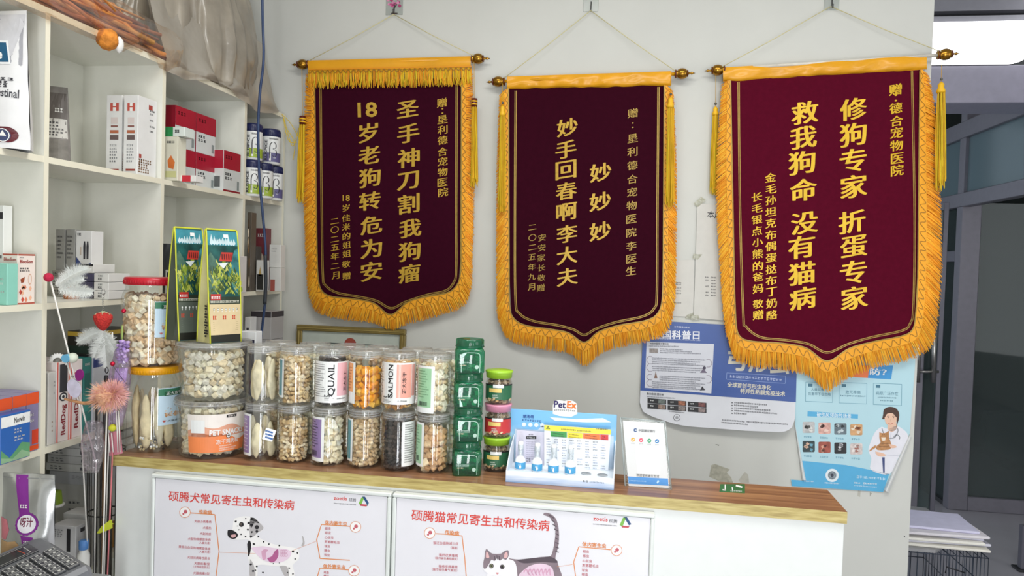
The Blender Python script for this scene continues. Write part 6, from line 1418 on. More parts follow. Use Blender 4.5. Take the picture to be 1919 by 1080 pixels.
# second compartment, second row: small boxes
Yb = 2.10
def plain(q): txt([.8, .7, .6, .5, .4, .3], mat('5A5A5C', .5), .15, .85, .04)(q)
D2 = [
 ('lowest dark blue box of the three under the white one', 174, 148, 553, 536, '4A4862', ZBS),
 ('middle dark blue box of the three under the white one', 174, 148, 535.5, 517, '4A4862', None),
 ('uppermost dark blue box of the three under the white one', 174, 148, 516.5, 498, '4A4862', None),
 ('white box with black top edge on the dark blue boxes', 174, 145, 497, 479, 'DCDCD8', None)]
z = ZBS
for (lb, pc, pl, yb, yt, h, _z) in D2:
    H = .027 if h != 'DCDCD8' else .029
    fn = txt([.35], PW, .3, .7, .25) if h != 'DCDCD8' else both(blk(.0, 1, .80, 1, '2A2A2C'), blk(.42, .47, .2, .5, '2A2A2C'), blk(.52, .57, .2, .5, '2A2A2C'))
    carton(lb, z, Yb+.012, pc, pl, pc, 0, [h], 'small_box', h=H-.0006, dp_=.10, prn=fn, group='small boxes in the second compartment'); z += H
ztop = z
z = ZBS
for i in range(3):
    carton(['lowest', 'middle', 'uppermost'][i]+' small white box of the three beside the dark blue boxes', z, Yb, 203, 175.5, 204, 0, ['DEDEDA'], 'small_box', h=.0268, dp_=.10, prn=both(txt([.65], GRY, .3, .7, .16), txt([.25], INK, .3, .65, .25)), group='small boxes in the second compartment'); z += .0274
z = ZBS
for i, (pl, pc, h, hh) in enumerate(((96, 146, 'A8A49C', .030), (94, 146, 'BDBDB8', .030), (96, 128, '9A968E', .0255), )):
    carton(['lowest', 'middle', 'top'][i]+' grey box of the pile behind the white feathers', z, Yb+.035, pc, pl, pc, 0, [h], 'small_box', h=hh-.0006, dp_=.09, prn=txt([.6, .3], mat('5A5A5A', .5), .1, .6, .15), group='small boxes in the second compartment'); z += hh
zg = z
for i, (pl, pc) in enumerate(((103, 120.5), (122.5, 139.5))):
    carton(['grey upright box at the back, farther from the dog picture box', 'grey upright box at the back, touching the dog picture box'][i], zg, Yb+.055, pc, pl, pc, 430, ['A6A6A2'], 'pet_box', dp_=.05, prn=plain, group='upright boxes with dog pictures')
def dogbox(q):
    q.poly([(.02, .02), (.98, .02), (.98, .22), (.5, .12), (.02, .36)], mat('3A4A7C', .45)); txt([.88], INK, .1, .4, .06)(q); q.k = 3
    for x in (.50, .70): q.poly([(x, .3), (x+.12, .3), (x+.13, .62), (x+.1, .74), (x+.02, .74), (x-.02, .60)], INK)
    q.poly([(.28, .40), (.36, .40), (.36, .60), (.28, .60)], mat('C8B8A8', .5)); txt([.08], PW, .15, .6, .05)(q)
carton('white box with a dog picture and blue foot, at the back of the second shelf', zg, Yb+.052, 170, 141, 170, 433, ['E2E2E0'], 'pet_box', dp_=.055, prn=dogbox, group='upright boxes with dog pictures')
oc = MB(); p = atY(134, 535, Yb-.03); oc.lathe([(.020, 0), (.024, .01), (.018, .030), (.006, .040)], (p.x, p.y, ZBS), mat('B8703A', .6, noise=.1), 16, ax=None); tag(oc.build('orange_toy'), 'small orange fluffy toy lying behind the white feathers on the second shelf', 'toy')
# second compartment, third row: boxes with their spines to the room
spine('plain white box at the near end of the boxes with red lettered spines', 89.5, 104.5, 698, None, ['D4D2CC'], both(txt([.3, .24, .18], mat('B07A50', .5), .5, .7, .02), txt([.85, .80, .7], GRY, .7, .9, .02)))
def rd(q):
    q.rect(.02, .0, .12, 1, mat('D86A60', .45)); q.rect(.88, 0, .99, 1, mat('E89488', .45)); q.k = 2; vword('RedDog', .78, .08, .46, .44, mat('8A2A34', .5, noise=0), .03)(q); q.disc(.5, .56, .30, INK, 18, .055); q.k = 3; q.disc(.5, .56, .20, PW, 16, .036); q.k = 4; q.disc(.5, .56, .10, INK, 12, .022); q.k = 2; q.rect(.22, .62, .8, .97, mat('3A3A40', .5, noise=.05))
def rd2(q): 
    q.rect(.02, .0, .14, 1, mat('D86A60', .45)); q.k = 2; vword('RedDog', .78, .12, .60, .44, mat('8A2A34', .5, noise=0), .03)(q); q.disc(.5, .80, .28, mat('C86A58', .5), 16, .045); q.k = 3; q.disc(.5, .80, .16, mat('8A2A34', .5), 12, .026)
spine('white box with red lettered spine and black panel', 105.5, 130.5, 702, .234, ['E8DEDA'], rd, group='boxes with red lettered spines')
spine('white box with red lettered spine beside the teal packet, without black panel', 131, 154, 716, .234, ['EADFDC'], rd2, group='boxes with red lettered spines')
spine('teal foil packet standing beside the red-lettered boxes', 155, 171, 687, .234, ['2E7A74'], both(blk(.1, .9, .3, .5, '3E9088'), blk(.2, .8, .6, .8, '256660'), txt([.9], PW, .2, .8, .03)), name='foil_packet', dp_=.08)
spine('navy topped white box between the teal packet and the divider', 173, 206, 698, .232, ['D8DCE4'], both(blk(.02, .98, .86, .99, '2A3E82'), blk(.02, .98, .02, .10, '5A6474')), dp_=.15)
p = atX(150, 655, FX-.03); zt = ZC+.302
carton('black and yellow flat box lying on top of the red-lettered boxes', ZC+.2352, 2.06, 172, 126, 173, 645, ['2E2C26'], 'flat_box', dp_=.20, h=.075, band=[(.80, .98, 'B89A3A'), (.1, .4, '26382E')], pyb=660)
gw = thing('white_gear_cap', (0, 0, 0), 'round white ribbed cap with a grey hub on top of the red-lettered boxes', 'cap'); p = atX(108, 677, SX-.03); gw.location = p-Vector((0, 0, .0)); 
m = MB(); m.lathe([(.018, -.006), (.022, -.004), (.022, .004), (.018, .006)], p, PW, 26, Vector((.6, -.8, 0)))
for i in range(20): a = 2*PI*i/20; A = Vector((.6, -.8, 0)).normalized(); X_ = A.orthogonal().normalized(); Y_ = A.cross(X_); m.tube([p+(X_*math.cos(a)+Y_*math.sin(a))*.022-A*.004, p+(X_*math.cos(a)+Y_*math.sin(a))*.022+A*.004], .0022, PW, 5)
m.build('ribbed_rim', gw); MB().lathe([(.011, .0055), (.011, .009), (.004, .010)], p, mat('6A6A62', .4), 18, Vector((.6, -.8, 0))).build('hub', gw)
# fourth row: pile of flat white boxes, green tub and small cartons
z = ZD
def flatp(q): txt([.55, .25], GRY, .08, .5, .14)(q); blk(.74, .92, .3, .7, '6A6A70')(q)
for i, (h, pl, pc, c_) in enumerate(((.225, 92, 166, 'DCDCD8'), (.040, 92, 176, 'C4C6CA'), (.0255, 86, 172, 'E2E2DE'), (.0255, 88, 174, 'D8D8D6'), (.0255, 88, 171, 'E4E4E2'), (.0255, 90, 168, 'DADAD8'))):
    lb = ['big white carton at the bottom of the flat box pile', 'pale grey box under the four flat white boxes', 'lowest flat white box of the four in the pile', 'second flat white box up in the pile', 'third flat white box up in the pile', 'topmost flat white box of the pile under the shelf board'][i]
    carton(lb, z, 2.10+(.02 if i == 0 else 0), pc, pl, pc, 0, [c_], 'flat_box', h=h-.0006, dp_=.20, prn=flatp if i > 1 else txt([.7, .6, .5], GRY, .5, .9, .03), group='flat boxes in the bottom pile', pyb=920); z += h
p = atY(103, 952, 2.0); gt_ = thing('green_tub', (p.x, 2.0, ZD+.19), 'lime green plastic tub with a white rim on the lower shelf', 'tub')
MB().lathe([(.020, .004), (.0205, .010), (.017, .046), (.012, .048)], gt_.location, mat('8AA82A', .45, noise=.03), 24).build('tub_body', gt_); MB().lathe([(.024, 0), (.026, .002), (.026, .006), (.022, .008)], gt_.location, PW, 24).build('rim', gt_)
carton('white carton with black lettered strip, in front of the lower pile', ZD, 1.95, 142, 98, 166, 988, ['DEDEDE'], 'carton', dp_=.06, prn=both(txt([.9, .86, .82, .78], GRY, .1, .5, .02), blk(.62, .78, .50, .95, '2A2A2E')), prs=blk(.3, .6, .85, .93, '3A3A3E'), pyb=1000)
carton('white carton with red print, behind the black-strip carton', ZD, 2.02, 165, 118, 167, 966, ['E4E4E2'], 'carton', dp_=.06, prn=both(blk(.75, .85, .62, .66, 'C0504A'), blk(.87, .95, .62, .66, 'C0504A'), blk(.70, .9, .8, .82, '8A8A8A')), pyb=1000)
for i, (pl, pc) in enumerate(((168, 180), (181, 196))):
    carton(['amber carton beside the white cartons, nearer the blue cap', 'amber carton beside the toy stand'][i], ZD, 2.14, pc, pl, pc+2, 992, ['A8782A'], 'amber_carton', dp_=.08, pyb=1010, group='amber cartons on the lower shelf')
p = atY(157, 1030, 1.93); bb_ = thing('pill_bottle', (p.x, 1.93, ZD), 'small white bottle with a blue cap on the lower shelf', 'bottle')
zc_ = atY(157, 1028, 1.93).z-ZD; MB().lathe([(.016, 0), (.017, .003), (.017, zc_-.02), (.011, zc_-.006), (.011, zc_)], bb_.location, PW, 20).build('bottle_body', bb_); MB().lathe([(.0125, zc_-.002), (.0135, zc_), (.0135, zc_+.022), (.010, zc_+.025)], bb_.location, mat('5A8ED0', .4), 20).build('cap', bb_)
# third compartment, top row: red and white cartons
RB = [(.52, .985, 'A81C34')]
RT_ = txt([.85, .42, .34, .2], INK, .12, .8, .05)
def redp(q): txt([.80], mat('6E1020', .5), .12, .6, .08)(q); txt([.40, .30], mat('3A4044', .5), .1, .7, .06)(q); blk(.80, .92, .08, .3, '8A9494')(q)
def redx(label, p0, p1, ptop, z, H, fx, left=None, dpx=.12):
    Ya, Yc = atX(p0, 260, fx).y, atX(p1, 260, fx).y; T = thing('medicine_carton', (fx-dpx/2, (Ya+Yc)/2, z), label, 'box', 'red and white cartons on the top shelf')
    MB().b2((fx-dpx, Ya+.0006, z+.0004), (fx, Yc-.0006, z+H), mat('D4D8D6', .4, noise=.02), .0012).build('box_body', T)
    q = Print(lambda x, y, k: Vector((fx+.0003+k, lerp(Ya, Yc, x), lerp(z, z+H, y))), up=1, step=.00015); q.k = 1; q.rect(0, .53, 1, 1, mat('A81C34', .4, noise=.03)); q.k = 2; redp(q); q.build('side_print', T)
    q = Print(lambda x, y, k: Vector((lerp(fx-dpx, fx, x), Ya+.0003-k, lerp(z, z+H, y))), up=1, step=.00015); q.k = 1; q.rect(0, .0, 1, 1, mat('8A1428', .4, noise=.03)); q.build('front_print', T)
    return T
fxr = SX-.045; zlo = ZA; Hl = .135; Hu = .150
redx('lower red and white carton of the stack, nearest the divider', 328, 367.5, 0, zlo, Hl, fxr)
redx('upper red and white carton of the stack, nearest the divider', 328, 366.5, 0, zlo+Hl, Hu, fxr)
redx('upper red and white carton of the stack, next to the empty back corner', 367.5, 404, 0, zlo+Hl, Hu, fxr)
redx('lower red and white carton hidden behind the single big one', 368, 404, 0, zlo, Hl, fxr)
carton('big red and white carton standing alone in front of the stack', ZA, atX(419, 300, SX-.006).y, 419, 368.5, 451, 280, ['D4D8D6'], 'medicine_carton', group='red and white cartons on the top shelf', band=[(.55, .99, 'A81C34')], prn=both(txt([.45, .38, .31, .24, .17], GRY, .06, .6, .04), blk(.66, .88, .1, .36, '5A5E5E')), prs=both(redp, blk(.0, 1, 0, .05, '8A1428')), maxY=2.905, pyb=300)
carton('white carton with an orange fruit picture on the top shelf', ZA, 2.42, 333, 308, 334, 256, ['D8D6C4'], 'carton', dp_=.05, prn=both(lambda q: q.poly([(.3, .3), (.7, .26), (.8, .42), (.5, .58), (.25, .46)], mat('D8783A', .5, noise=.1)), blk(.1, .9, .08, .22, 'C8C890'), txt([.85], INK, .2, .8, .05)), pyb=300)
carton('thin green and white carton lying on the fruit picture carton', atY(333, 256, 2.42).z+.001, 2.425, 345, 309, 346, 238, ['D4DCD6'], 'thin_carton', dp_=.06, prn=both(blk(0, .4, 0, 1, '2E8A4E'), txt([.4], INK, .5, .9, .3)), pyb=300)
carton('small white and red carton lying in front of the stack', ZA, 2.44, 366, 335, 367, 329, ['E4E2DE'], 'small_carton', dp_=.05, prn=blk(.2, .72, .0, 1, 'C42838'), pyb=335)
# third compartment, second row: what shows past the pet food bags
for i, (pl, pc, yt, c_) in enumerate(((309, 325, 505, 'DADAD6'), (309, 325, 478, 'D2D2CE'))):
    carton(['lower', 'upper'][i]+' small black and white carton beside the divider, behind the food bags', ZBS+.0 if i == 0 else ZBS+.046, 2.50, pc, pl, pc, 0, [c_], 'small_carton', h=.0454, dp_=.07, prn=both(blk(.2, .5, .2, .8, '2A2A2A'), blk(.6, .8, .3, .6, '5A5A5A')), group='small black and white cartons')
def bagart(q): q.rect(.1, .1, .9, .9, mat('30343A', .5, noise=.3))
p = atY(318, 470, 2.62); pouch('dark narrow treat pouch beside the divider, behind the food bags', (p.x, 2.62, ZBS), .07, .19, .04, [mat('3A3C40', .4, noise=.1)], bagart, .4, 'treat_bag')
carton('red and white upright carton behind the front food bag', ZBS, 2.80, 447, 425, 448, 480, ['DCD8D6'], 'small_carton', dp_=.06, prn=both(blk(.3, .9, .4, .7, 'B83038'), blk(.4, .8, .78, .95, '7A2A2E')))
# fourth compartment, top row: supplement tubs
NAVY = mat('1E2450', .35, noise=.03)
def tub(label, px, py, z, Y, r, hgt, band, txtside):
    p = atY(px, py, Y); c = (p.x, Y, z); T = thing('supplement_tub', c, label, 'tub', 'supplement tubs with navy lids')
    MB().lathe([(r*.93, 0), (r, .004), (r, hgt*.76), (r*.95, hgt*.80)], c, mat('E4E6E4', .35, noise=.01), 32).build('tub_body', T)
    l = MB().lathe([(r*.97, hgt*.765), (r*1.0, hgt*.775), (r*1.0, hgt*.94), (r*.9, hgt*.985), (r*.5, hgt)], c, NAVY, 32).build('lid', T)
    m = MB()
    for i in range(40): a = 2*PI*i/40; m.tube([(c[0]+r*math.cos(a), c[1]+r*math.sin(a), z+hgt*.79), (c[0]+r*math.cos(a), c[1]+r*math.sin(a), z+hgt*.92)], .0009, NAVY, 4)
    m.build('grip_ribs', l)
    q = Print(wrap(c, z+.004, z+hgt*.76, r+.0003), up=1, step=.0002); bm_ = mat(band, .4, noise=.03); q.k = 1; q.rect(arc(r, -.98), .06, arc(r, .98), .40, mat('C8D0B0' if band[0] == '9' else '8A88A4', .4), 12); q.k = 2; q.rect(arc(r, -.35), .06, arc(r, .98), .40, bm_, 10)
    q.k = 3; x0, x1 = arc(r, -.12), arc(r, .62); cx_ = (x0+x1)/2; w_ = x1-x0
    q.line(smooth_path([(x0+w_*.1, .18), (x0+w_*.08, .60), (x0+w_*.25, .76), (x0+w_*.6, .80), (x0+w_*.88, .70), (x0+w_*.8, .58), (x0+w_*.5, .55), (x0+w_*.9, .48), (x0+w_*.95, .34), (x0+w_*.7, .24), (x0+w_*.4, .30)], 5), .0042, INK)
    q.rect(x0+w_*.02, .10, x0+w_*.24, .38, PW); smalltext(q, x0+w_*.5, x1, [.20], PW, .03); q.k = 3; smalltext(q, x0, arc(r, .75), [.90], INK, .06)
    v, f, a0, a1, b0, b1 = glyph('RUSPICE', .02, 2); xr = arc(r, -.30); q.put([(xr-(b-b0)/(b1-b0)*.0115, .10+(a-a0)/(a1-a0)*.78) for a, b in v], f, INK, .02); q.build('wrap_label', T)
tz = ZA; th_ = .158
tub('supplement tub with green band, lower row, nearest the red cartons', 472, 330, tz, 3.005, .040, th_, '9AB03A', 0)
tub('supplement tub with green band, lower row, in the middle', 494, 335, tz, 3.10, .040, th_, '9AB03A', 0)
tub('supplement tub with purple band, lower row, beside the end panel', 513, 340, tz, 3.195, .040, th_, '5E5A86', 0)
tub('supplement tub with green band, upper row, behind the blue cable', 474, 250, tz+th_, 3.035, .041, th_*1.02, '9AB03A', 0)
tub('supplement tub with purple band, upper row, beside the end panel', 507, 265, tz+th_, 3.165, .044, th_*1.02, '5E5A86', 0)
# fourth compartment, second row
def phot(q):
    R_ = random.Random(77)
    for i in range(6): q.disc(R_.uniform(.2, .8), R_.uniform(.1, .9), .18, mat(R_.choice(['C8B090', '8A6A4A', '5A4A3A', 'E0D0B8']), .5, noise=.1), 9, .07)
fourth = [('tall box with animal photographs beside the divider, fourth compartment', 2.99, 468, 461, 469, 398, '5A5248', phot), ('dark box behind the photograph box, fourth compartment', 3.06, 479, 469, 480, 462, '3E3A36', phot),
 ('wine red box with a figure in the fourth compartment', 3.15, 497, 470, 498, 428, '6E2E36', both(txt([.86], PW, .4, .85, .05), lambda q: q.poly([(.5, .1), (.95, .1), (.9, .5), (.7, .6), (.55, .4)], mat('C8B8A8', .5)))),
 ('small black and white box in front of the wine red one', 3.03, 494, 479, 495, 488, 'D8D8D4', both(blk(.1, .9, .05, .55, '2E2E2C'), lambda q: q.poly([(.3, .5), (.5, .8), (.7, .5)], mat('B89A5A', .5)))),
 ('white box beside the end panel, standing on another white box', 3.12, 524, 503, 526, 459, 'DADAD6', txt([.8, .7], GRY, .2, .8, .03)), ('lower white box beside the end panel, fourth compartment', 3.10, 525, 504, 526, 503, 'D4D4D0', blk(.1, .5, .0, .5, 'A85A50'))]
for i, (lb, Y0, pc, pl, pr, yt, c_, fn) in enumerate(fourth):
    if i == 4: zz0 = ZBS+.105
    else: zz0 = ZBS
    carton(lb, zz0, Y0, pc, pl, pr, yt, [c_], 'pet_carton', dp_=.045, prn=fn, group='cartons in the fourth compartment', h=(.1046 if i == 5 else None))
# third row of the fourth compartment
carton('dark lidded grey box on the third shelf, fourth compartment', ZC+.20, 3.02, 508, 470, 509, 585, ['A8A6A6'], 'storage_box', dp_=.12, band=[(.80, 1, '38343A')], pyb=600)
carton('grey carton stacked under the dark lidded box, fourth compartment', ZC, 3.02, 508, 468, 509, 0, ['9C9A9A'], 'storage_box', h=.199, dp_=.12, pyb=600)
carton('small white box beside the dark lidded one on the third shelf', ZC, 2.96, 470, 459, 471, 595, ['DADAD8'], 'small_carton', dp_=.05, prn=blk(.3, .7, .6, .85, '3A3A3C'), pyb=600)
# tall white carton with a dark picture, behind the buckets
yb_ = 2.158; X0, X1 = atY(449, 640, 2.118).x, atY(492, 640, 2.118).x; zt = atY(470, 622, 2.118).z
tc_ = thing('tall_carton', ((X0+X1)/2, 2.13, CT), 'tall white carton with a dark window picture, standing between the buckets and jars', 'box')
MB().b2((X0, 2.118, CT+.0002), (X1-.022, yb_, zt), mat('D8DADC', .4, noise=.01), .0015).build('box_body', tc_)
q = Print(lambda x, y, k: Vector((lerp(X0, X1-.022, x), 2.1177-k, lerp(CT, zt, y))), up=1); q.k = 1; q.rect(.08, .06, .92, .93, mat('2A2A44', .3, noise=.05)); q.k = 2; q.rect(.30, .88, .55, .90, GRY); q.build('front_print', tc_)

# ------------------------------------------------------------------ on top of the shelving
ZTT = ZT+.019
bn = thing('toy_bundle', (-1.72, 2.05, ZTT), 'bundle of orange and brown cat wands wrapped in clear plastic, on top of the shelving', 'toy bundle')
R_ = random.Random(21); m = MB(); wc = [mat(h, .55, noise=.1) for h in ('E8984A', 'C88058', 'F0A450', 'B0705A', 'F4B468', 'D89868', 'C07C64')]
for i in range(120):
    x0 = R_.uniform(-1.86, -1.60); z0 = ZTT+.008+R_.random()*.11*(1-abs(x0+1.72)/.2*.6); y0 = R_.uniform(1.50, 1.75); y1 = R_.uniform(2.1, 2.40)
    m.tube([(x0, y0, z0+R_.uniform(0, .03)), (x0+R_.uniform(-.03, .03), (y0+y1)/2, z0+R_.uniform(-.004, .012)), (min(-1.585, x0+R_.uniform(-.05, .06)), y1, max(ZTT+.006, z0+R_.uniform(-.05, .02)))], R_.uniform(.003, .0085), R_.choice(wc), 6)
o_ = m.build('wand_sticks', bn); o_['kind'] = 'stuff'
m = MB()
for i in range(16):
    y = R_.uniform(1.7, 2.5); x = R_.uniform(-1.72, -1.60); y -= .12; m.tube([(x+R_.uniform(-.04, .04), y-.15, ZTT+R_.uniform(.09, .14)), (x, y, ZTT+R_.uniform(.10, .15)), (x+R_.uniform(-.02, .03), y+.15, ZTT+R_.uniform(.06, .11))], .004, wc[i % 5], 5)
o_ = m.build('loose_strands', bn); o_['kind'] = 'stuff'
# a few thick orange ribbons among the sticks
for i in range(5):
    x0 = -1.66+.012*i; m = MB(); m.tube([(x0+.01*math.sin(k*1.1+i), 1.62+k*.09, ZTT+.125-.012*k+.012*math.sin(k*1.7+i)) for k in range(10)], .0085, mat(['F09A40', 'E88A30', 'F4B060', 'D89060', 'EEA050'][i], .45, noise=.06), 8); m.build('orange_ribbon', bn)
PW_ = clear('FFF6EC', .05, .12, 2.0, bump=.7, bscale=14)
def wrapf(u, v):
    y = lerp(1.50, 2.42, u); a = lerp(-.30*PI, 1.05*PI, v); n = mnoise.noise(Vector((u*9, v*5, 2)))*.022; rx, rz = .155+n, .125+n
    p = Vector((-1.735+rx*math.cos(a)*1.02, y, ZTT+.035+rz*math.sin(a))); p.z = max(p.z, ZTT+.003) if p.x < SX+.005 else max(p.z, ZTT-.045+.02*mnoise.noise(Vector((u*14, 1, 0)))); return p
MB().grid(wrapf, 60, 24, PW_).build('plastic_wrap', bn)
pc_ = atX(201, 74, SX+.012); pm = thing('pompom_toy', pc_, 'orange pompom with a white tip showing through the plastic of the wand bundle', 'toy')
MB().ball(pc_, .031, mat('DC8A30', .8, noise=.15, scale=60, bump=.6), 36, (1, 1, 1.05), None, .12, 3).build('ball', pm); MB().ball(pc_+Vector((.010, .040, -.004)), .017, PW, 12, (.7, 1, 1.5), None, .1, 4).build('tip', pm)
sk = MB()
def sack(u, v):
    a = 2*PI*u; t = v; n = mnoise.noise(Vector((math.cos(a)*2.1, math.sin(a)*2.1, t*1.6)))*.10+mnoise.noise(Vector((math.cos(a)*9+t*2, math.sin(a)*9-t, t*1.2)))*.055*(1.1-t*.6)+mnoise.noise(Vector((math.cos(a)*22+t*6, math.sin(a)*22, t*4)))*.014
    pr_ = (1.0-.35*t**2)*(.9 if t < .03 else 1); rx, ry = (.145+n*.5)*pr_, (.36+n)*pr_
    return Vector((-1.755+rx*math.cos(a), 2.80+ry*math.sin(a)-.05*t, ZTT+.001+t*.62+ (0 if t > 0 else 0)))
sk.grid(sack, 160, 60, mat('9A9284', .32, noise=.14, scale=9, bump=.5, coat=.35))
skt = thing('grey_sack', (-1.755, 2.80, ZTT), 'bulky grey sack under cloudy plastic, on top of the shelving beside the wand bundle', 'sack'); sk.build('sack_body', skt)
def skirt(u, v):
    y = lerp(2.36, 3.20, u); n = mnoise.noise(Vector((u*8, v*3, 5)))*.03; x = lerp(-1.68, SX+.012+.01*math.sin(u*23), min(1, v*1.5)); z = ZTT+lerp(.30, .006, min(1, v*1.5)**.7)+n*(1-v*.6)
    if v > .667: x = SX+.010+.006*math.sin(u*31); z = ZTT+.004-(v-.667)*.14*(.5+.5*math.sin(u*9+1))
    return Vector((x+n*.4, y, z))
MB().grid(skirt, 60, 24, clear('C4BCAE', .55, .4, .35, bump=.6, bscale=12)).build('plastic_cover', skt)
# cable
m = MB(); cpts = smooth_path([(491, -60), (492, 30), (494, 110), (487, 175), (484, 240), (486, 330), (494, 420), (498, 480), (497, 560), (490, 625), (482, 700), (478, 800)], 6)
m.tube([atY(x, y, 2.70) for x, y in cpts], .0052, mat('243A60', .4, noise=.03), 8); m.tube([atY(x, y, 2.695) for x, y in smooth_path([(497, 478), (498, 530), (496, 570)], 5)], .0075, mat('2A3038', .5), 8)
ce = atY(491, -60, 2.70); m.tube([ce, (ce.x, ce.y, 3.4)], .0052, mat('243A60', .4, noise=.03), 8)
tag(m.build('blue_cable'), 'blue cable hanging down in front of the supplement tubs', 'cable')

# ------------------------------------------------------------------ side desk with the silver pouch and the keypad
dk = thing('side_desk', (-1.38, 1.45, 0), 'grey side desk under the keypad terminal and silver pouch', 'desk'); DZ = .815
MB().b2((-1.60, 1.0, DZ-.025), (-1.30, 1.73, DZ), mat('8A8C8C', .5, noise=.03), .003).build('desk_top', dk)
for x in (-1.58, -1.32):
    for y in (1.02, 1.71): MB().b2((x-.015, y-.015, 0), (x+.015, y+.015, DZ-.025), mat('6E7072', .5), .002).build('leg', dk)
def art_silver(q):
    vi = mat('7E2A8A', .35, noise=.04); q.poly([(.27, .99), (.49, .99), (.62, .58), (.42, .60)], vi); q.poly([(.48, .42), (.70, .40), (.78, .20), (.68, .15), (.58, .20)], vi)
    q.k = 2; n = 40; q.poly([(.57+.20*(1+.07*(i % 2))*math.cos(2*PI*i/n), .53+.105*(1+.07*(i % 2))*math.sin(2*PI*i/n)) for i in range(n)], vi); q.k = 3; q.disc(.57, .53, .165, mat('E4E2E6', .4), 24, .087); q.k = 4; q.text('呀汁', (.46, .512), (.68, .512), mat('6E2440', .5), h=.095, bold=.02)
    q.k = 3; txt([.68], PW, .42, .60, .03)(q); txt([.34, .27], PW, .54, .72, .03)(q)
    q.k = 1; q.poly([(.02, .06), (.50, .06), (.60, .18), (.52, .30), (.38, .36), (.2, .34), (.02, .36)], mat('D0A878', .45, noise=.15, scale=20)); q.poly([(.02, .36), (.16, .36), (.24, .46), (.18, .56), (.02, .58)], mat('D07A84', .4, noise=.08)); q.k = 2; q.disc(.44, .15, .14, mat('E8DCCC', .45, noise=.05), 14, .07); q.disc(.72, .13, .10, mat('DCDCDC', .4), 14, .06); q.k = 3; q.disc(.735, .12, .045, mat('8A6A60', .4), 10, .028)
    q.k = 1; q.rect(.02, .0, .98, .055, vi, 6); q.rect(.02, .955, .98, .962, mat('A4A6A8', .3, metal=.6), 6)
pr = atY(84, 1000, 1.66).x; pouch('silver and purple foil treat pouch with a round badge, on the side desk', (pr-.069, 1.685, DZ), .138, .262, .055, [mat('D2D4D4', .26, metal=.8, noise=.05, scale=8, bump=.35)], art_silver, .12, 'foil_pouch', 'bag')
kp = thing('keypad_terminal', (-1.41, 1.53, DZ), 'dark grey keypad terminal on the side desk in front of the lower shelves', 'keypad')
KR = Matrix.Rotation(-.50, 3, 'Z') @ Matrix.Rotation(.22, 3, 'X'); kc = Vector((-1.395, 1.53, DZ+.062))
MB().box(kc, (.29, .22, .040), mat('6C6E72', .42, noise=.04), .010, KR).build('housing', kp)
MB().box(kc+KR @ Vector((0, 0, -.030)), (.22, .14, .034), mat('4A4C50', .5), .004, Matrix.Rotation(-.50, 3, 'Z')).build('foot', kp)
kl = mat('D8D8D4', .4, noise=0); km = mat('3E4044', .4, noise=.03)
for r_ in range(5):
    for c__ in range(6):
        x = -.016+c__*.0255; y = .082-r_*.030; kk = MB(); kk.box(kc+KR @ Vector((x, y, .0228)), (.0215, .0255, .006), km, .0015, KR)
        kq = Print(lambda a, b, k, x=x, y=y: kc+KR @ Vector((x+a, y+b, .0260+k)), up=1); kq.k = 1; kq.line([(-.008, -.010), (.008, -.010), (.008, .010), (-.008, .010)], .0012, kl, True); kq.rect(-.004, -.002, .003, .004, kl)
        o_ = kk.build('key', kp); kq.build('legend', o_)
sc_m = MB(); sc_m.box(kc+KR @ Vector((-.083, .01, .0215)), (.065, .12, .004), mat('2A2C30', .2), .001, KR); sc_m.build('screen', kp)
sq = Print(lambda a, b, k: kc+KR @ Vector((-.083+a, .01+b, .0238+k)), up=1); sq.k = 1; sq.line([(-.025, -.045), (.025, -.045), (.025, .045), (-.025, .045)], .0015, mat('C8C8C4', .4), True); sq.line([(-.018, .03), (.018, .034)], .002, mat('C85A40', .4)); sq.build('screen_print', kp)
# ------------------------------------------------------------------ wire stand with the cat wands, between the shelving and the counter
BX, BYY, BR = -1.515, 1.985, .050
tb_ = thing('wire_stand', (BX, BYY, 0), 'tall dark wire stand full of cat wands at the end of the counter', 'stand')
dkm = mat('3A3A38', .45, metal=.4, noise=.05); ZB_ = 1.07
m = MB()
for i in range(16): a = 2*PI*i/16; m.tube([(BX+BR*.85*math.cos(a), BYY+BR*.85*math.sin(a), .01), (BX+BR*math.cos(a), BYY+BR*math.sin(a), ZB_)], .0016, dkm, 5)
m.build('upright_wires', tb_)
for z in (.012, .30, .60, .88, ZB_):
    rr = lerp(BR*.85, BR, z/ZB_); MB().tube([(BX+rr*math.cos(2*PI*i/28), BYY+rr*math.sin(2*PI*i/28), z) for i in range(29)], .0022, dkm, 6).build('hoop', tb_)
MB().lathe([(BR*.84, .0005), (BR*.84, .012)], (BX, BYY, 0), dkm, 24).build('base_plate', tb_)
FEA = mat('EDF0EC', .85, noise=.03); WST = mat('E6E4DE', .4, noise=.02); CHN = mat('A8A8A4', .3, metal=.8)
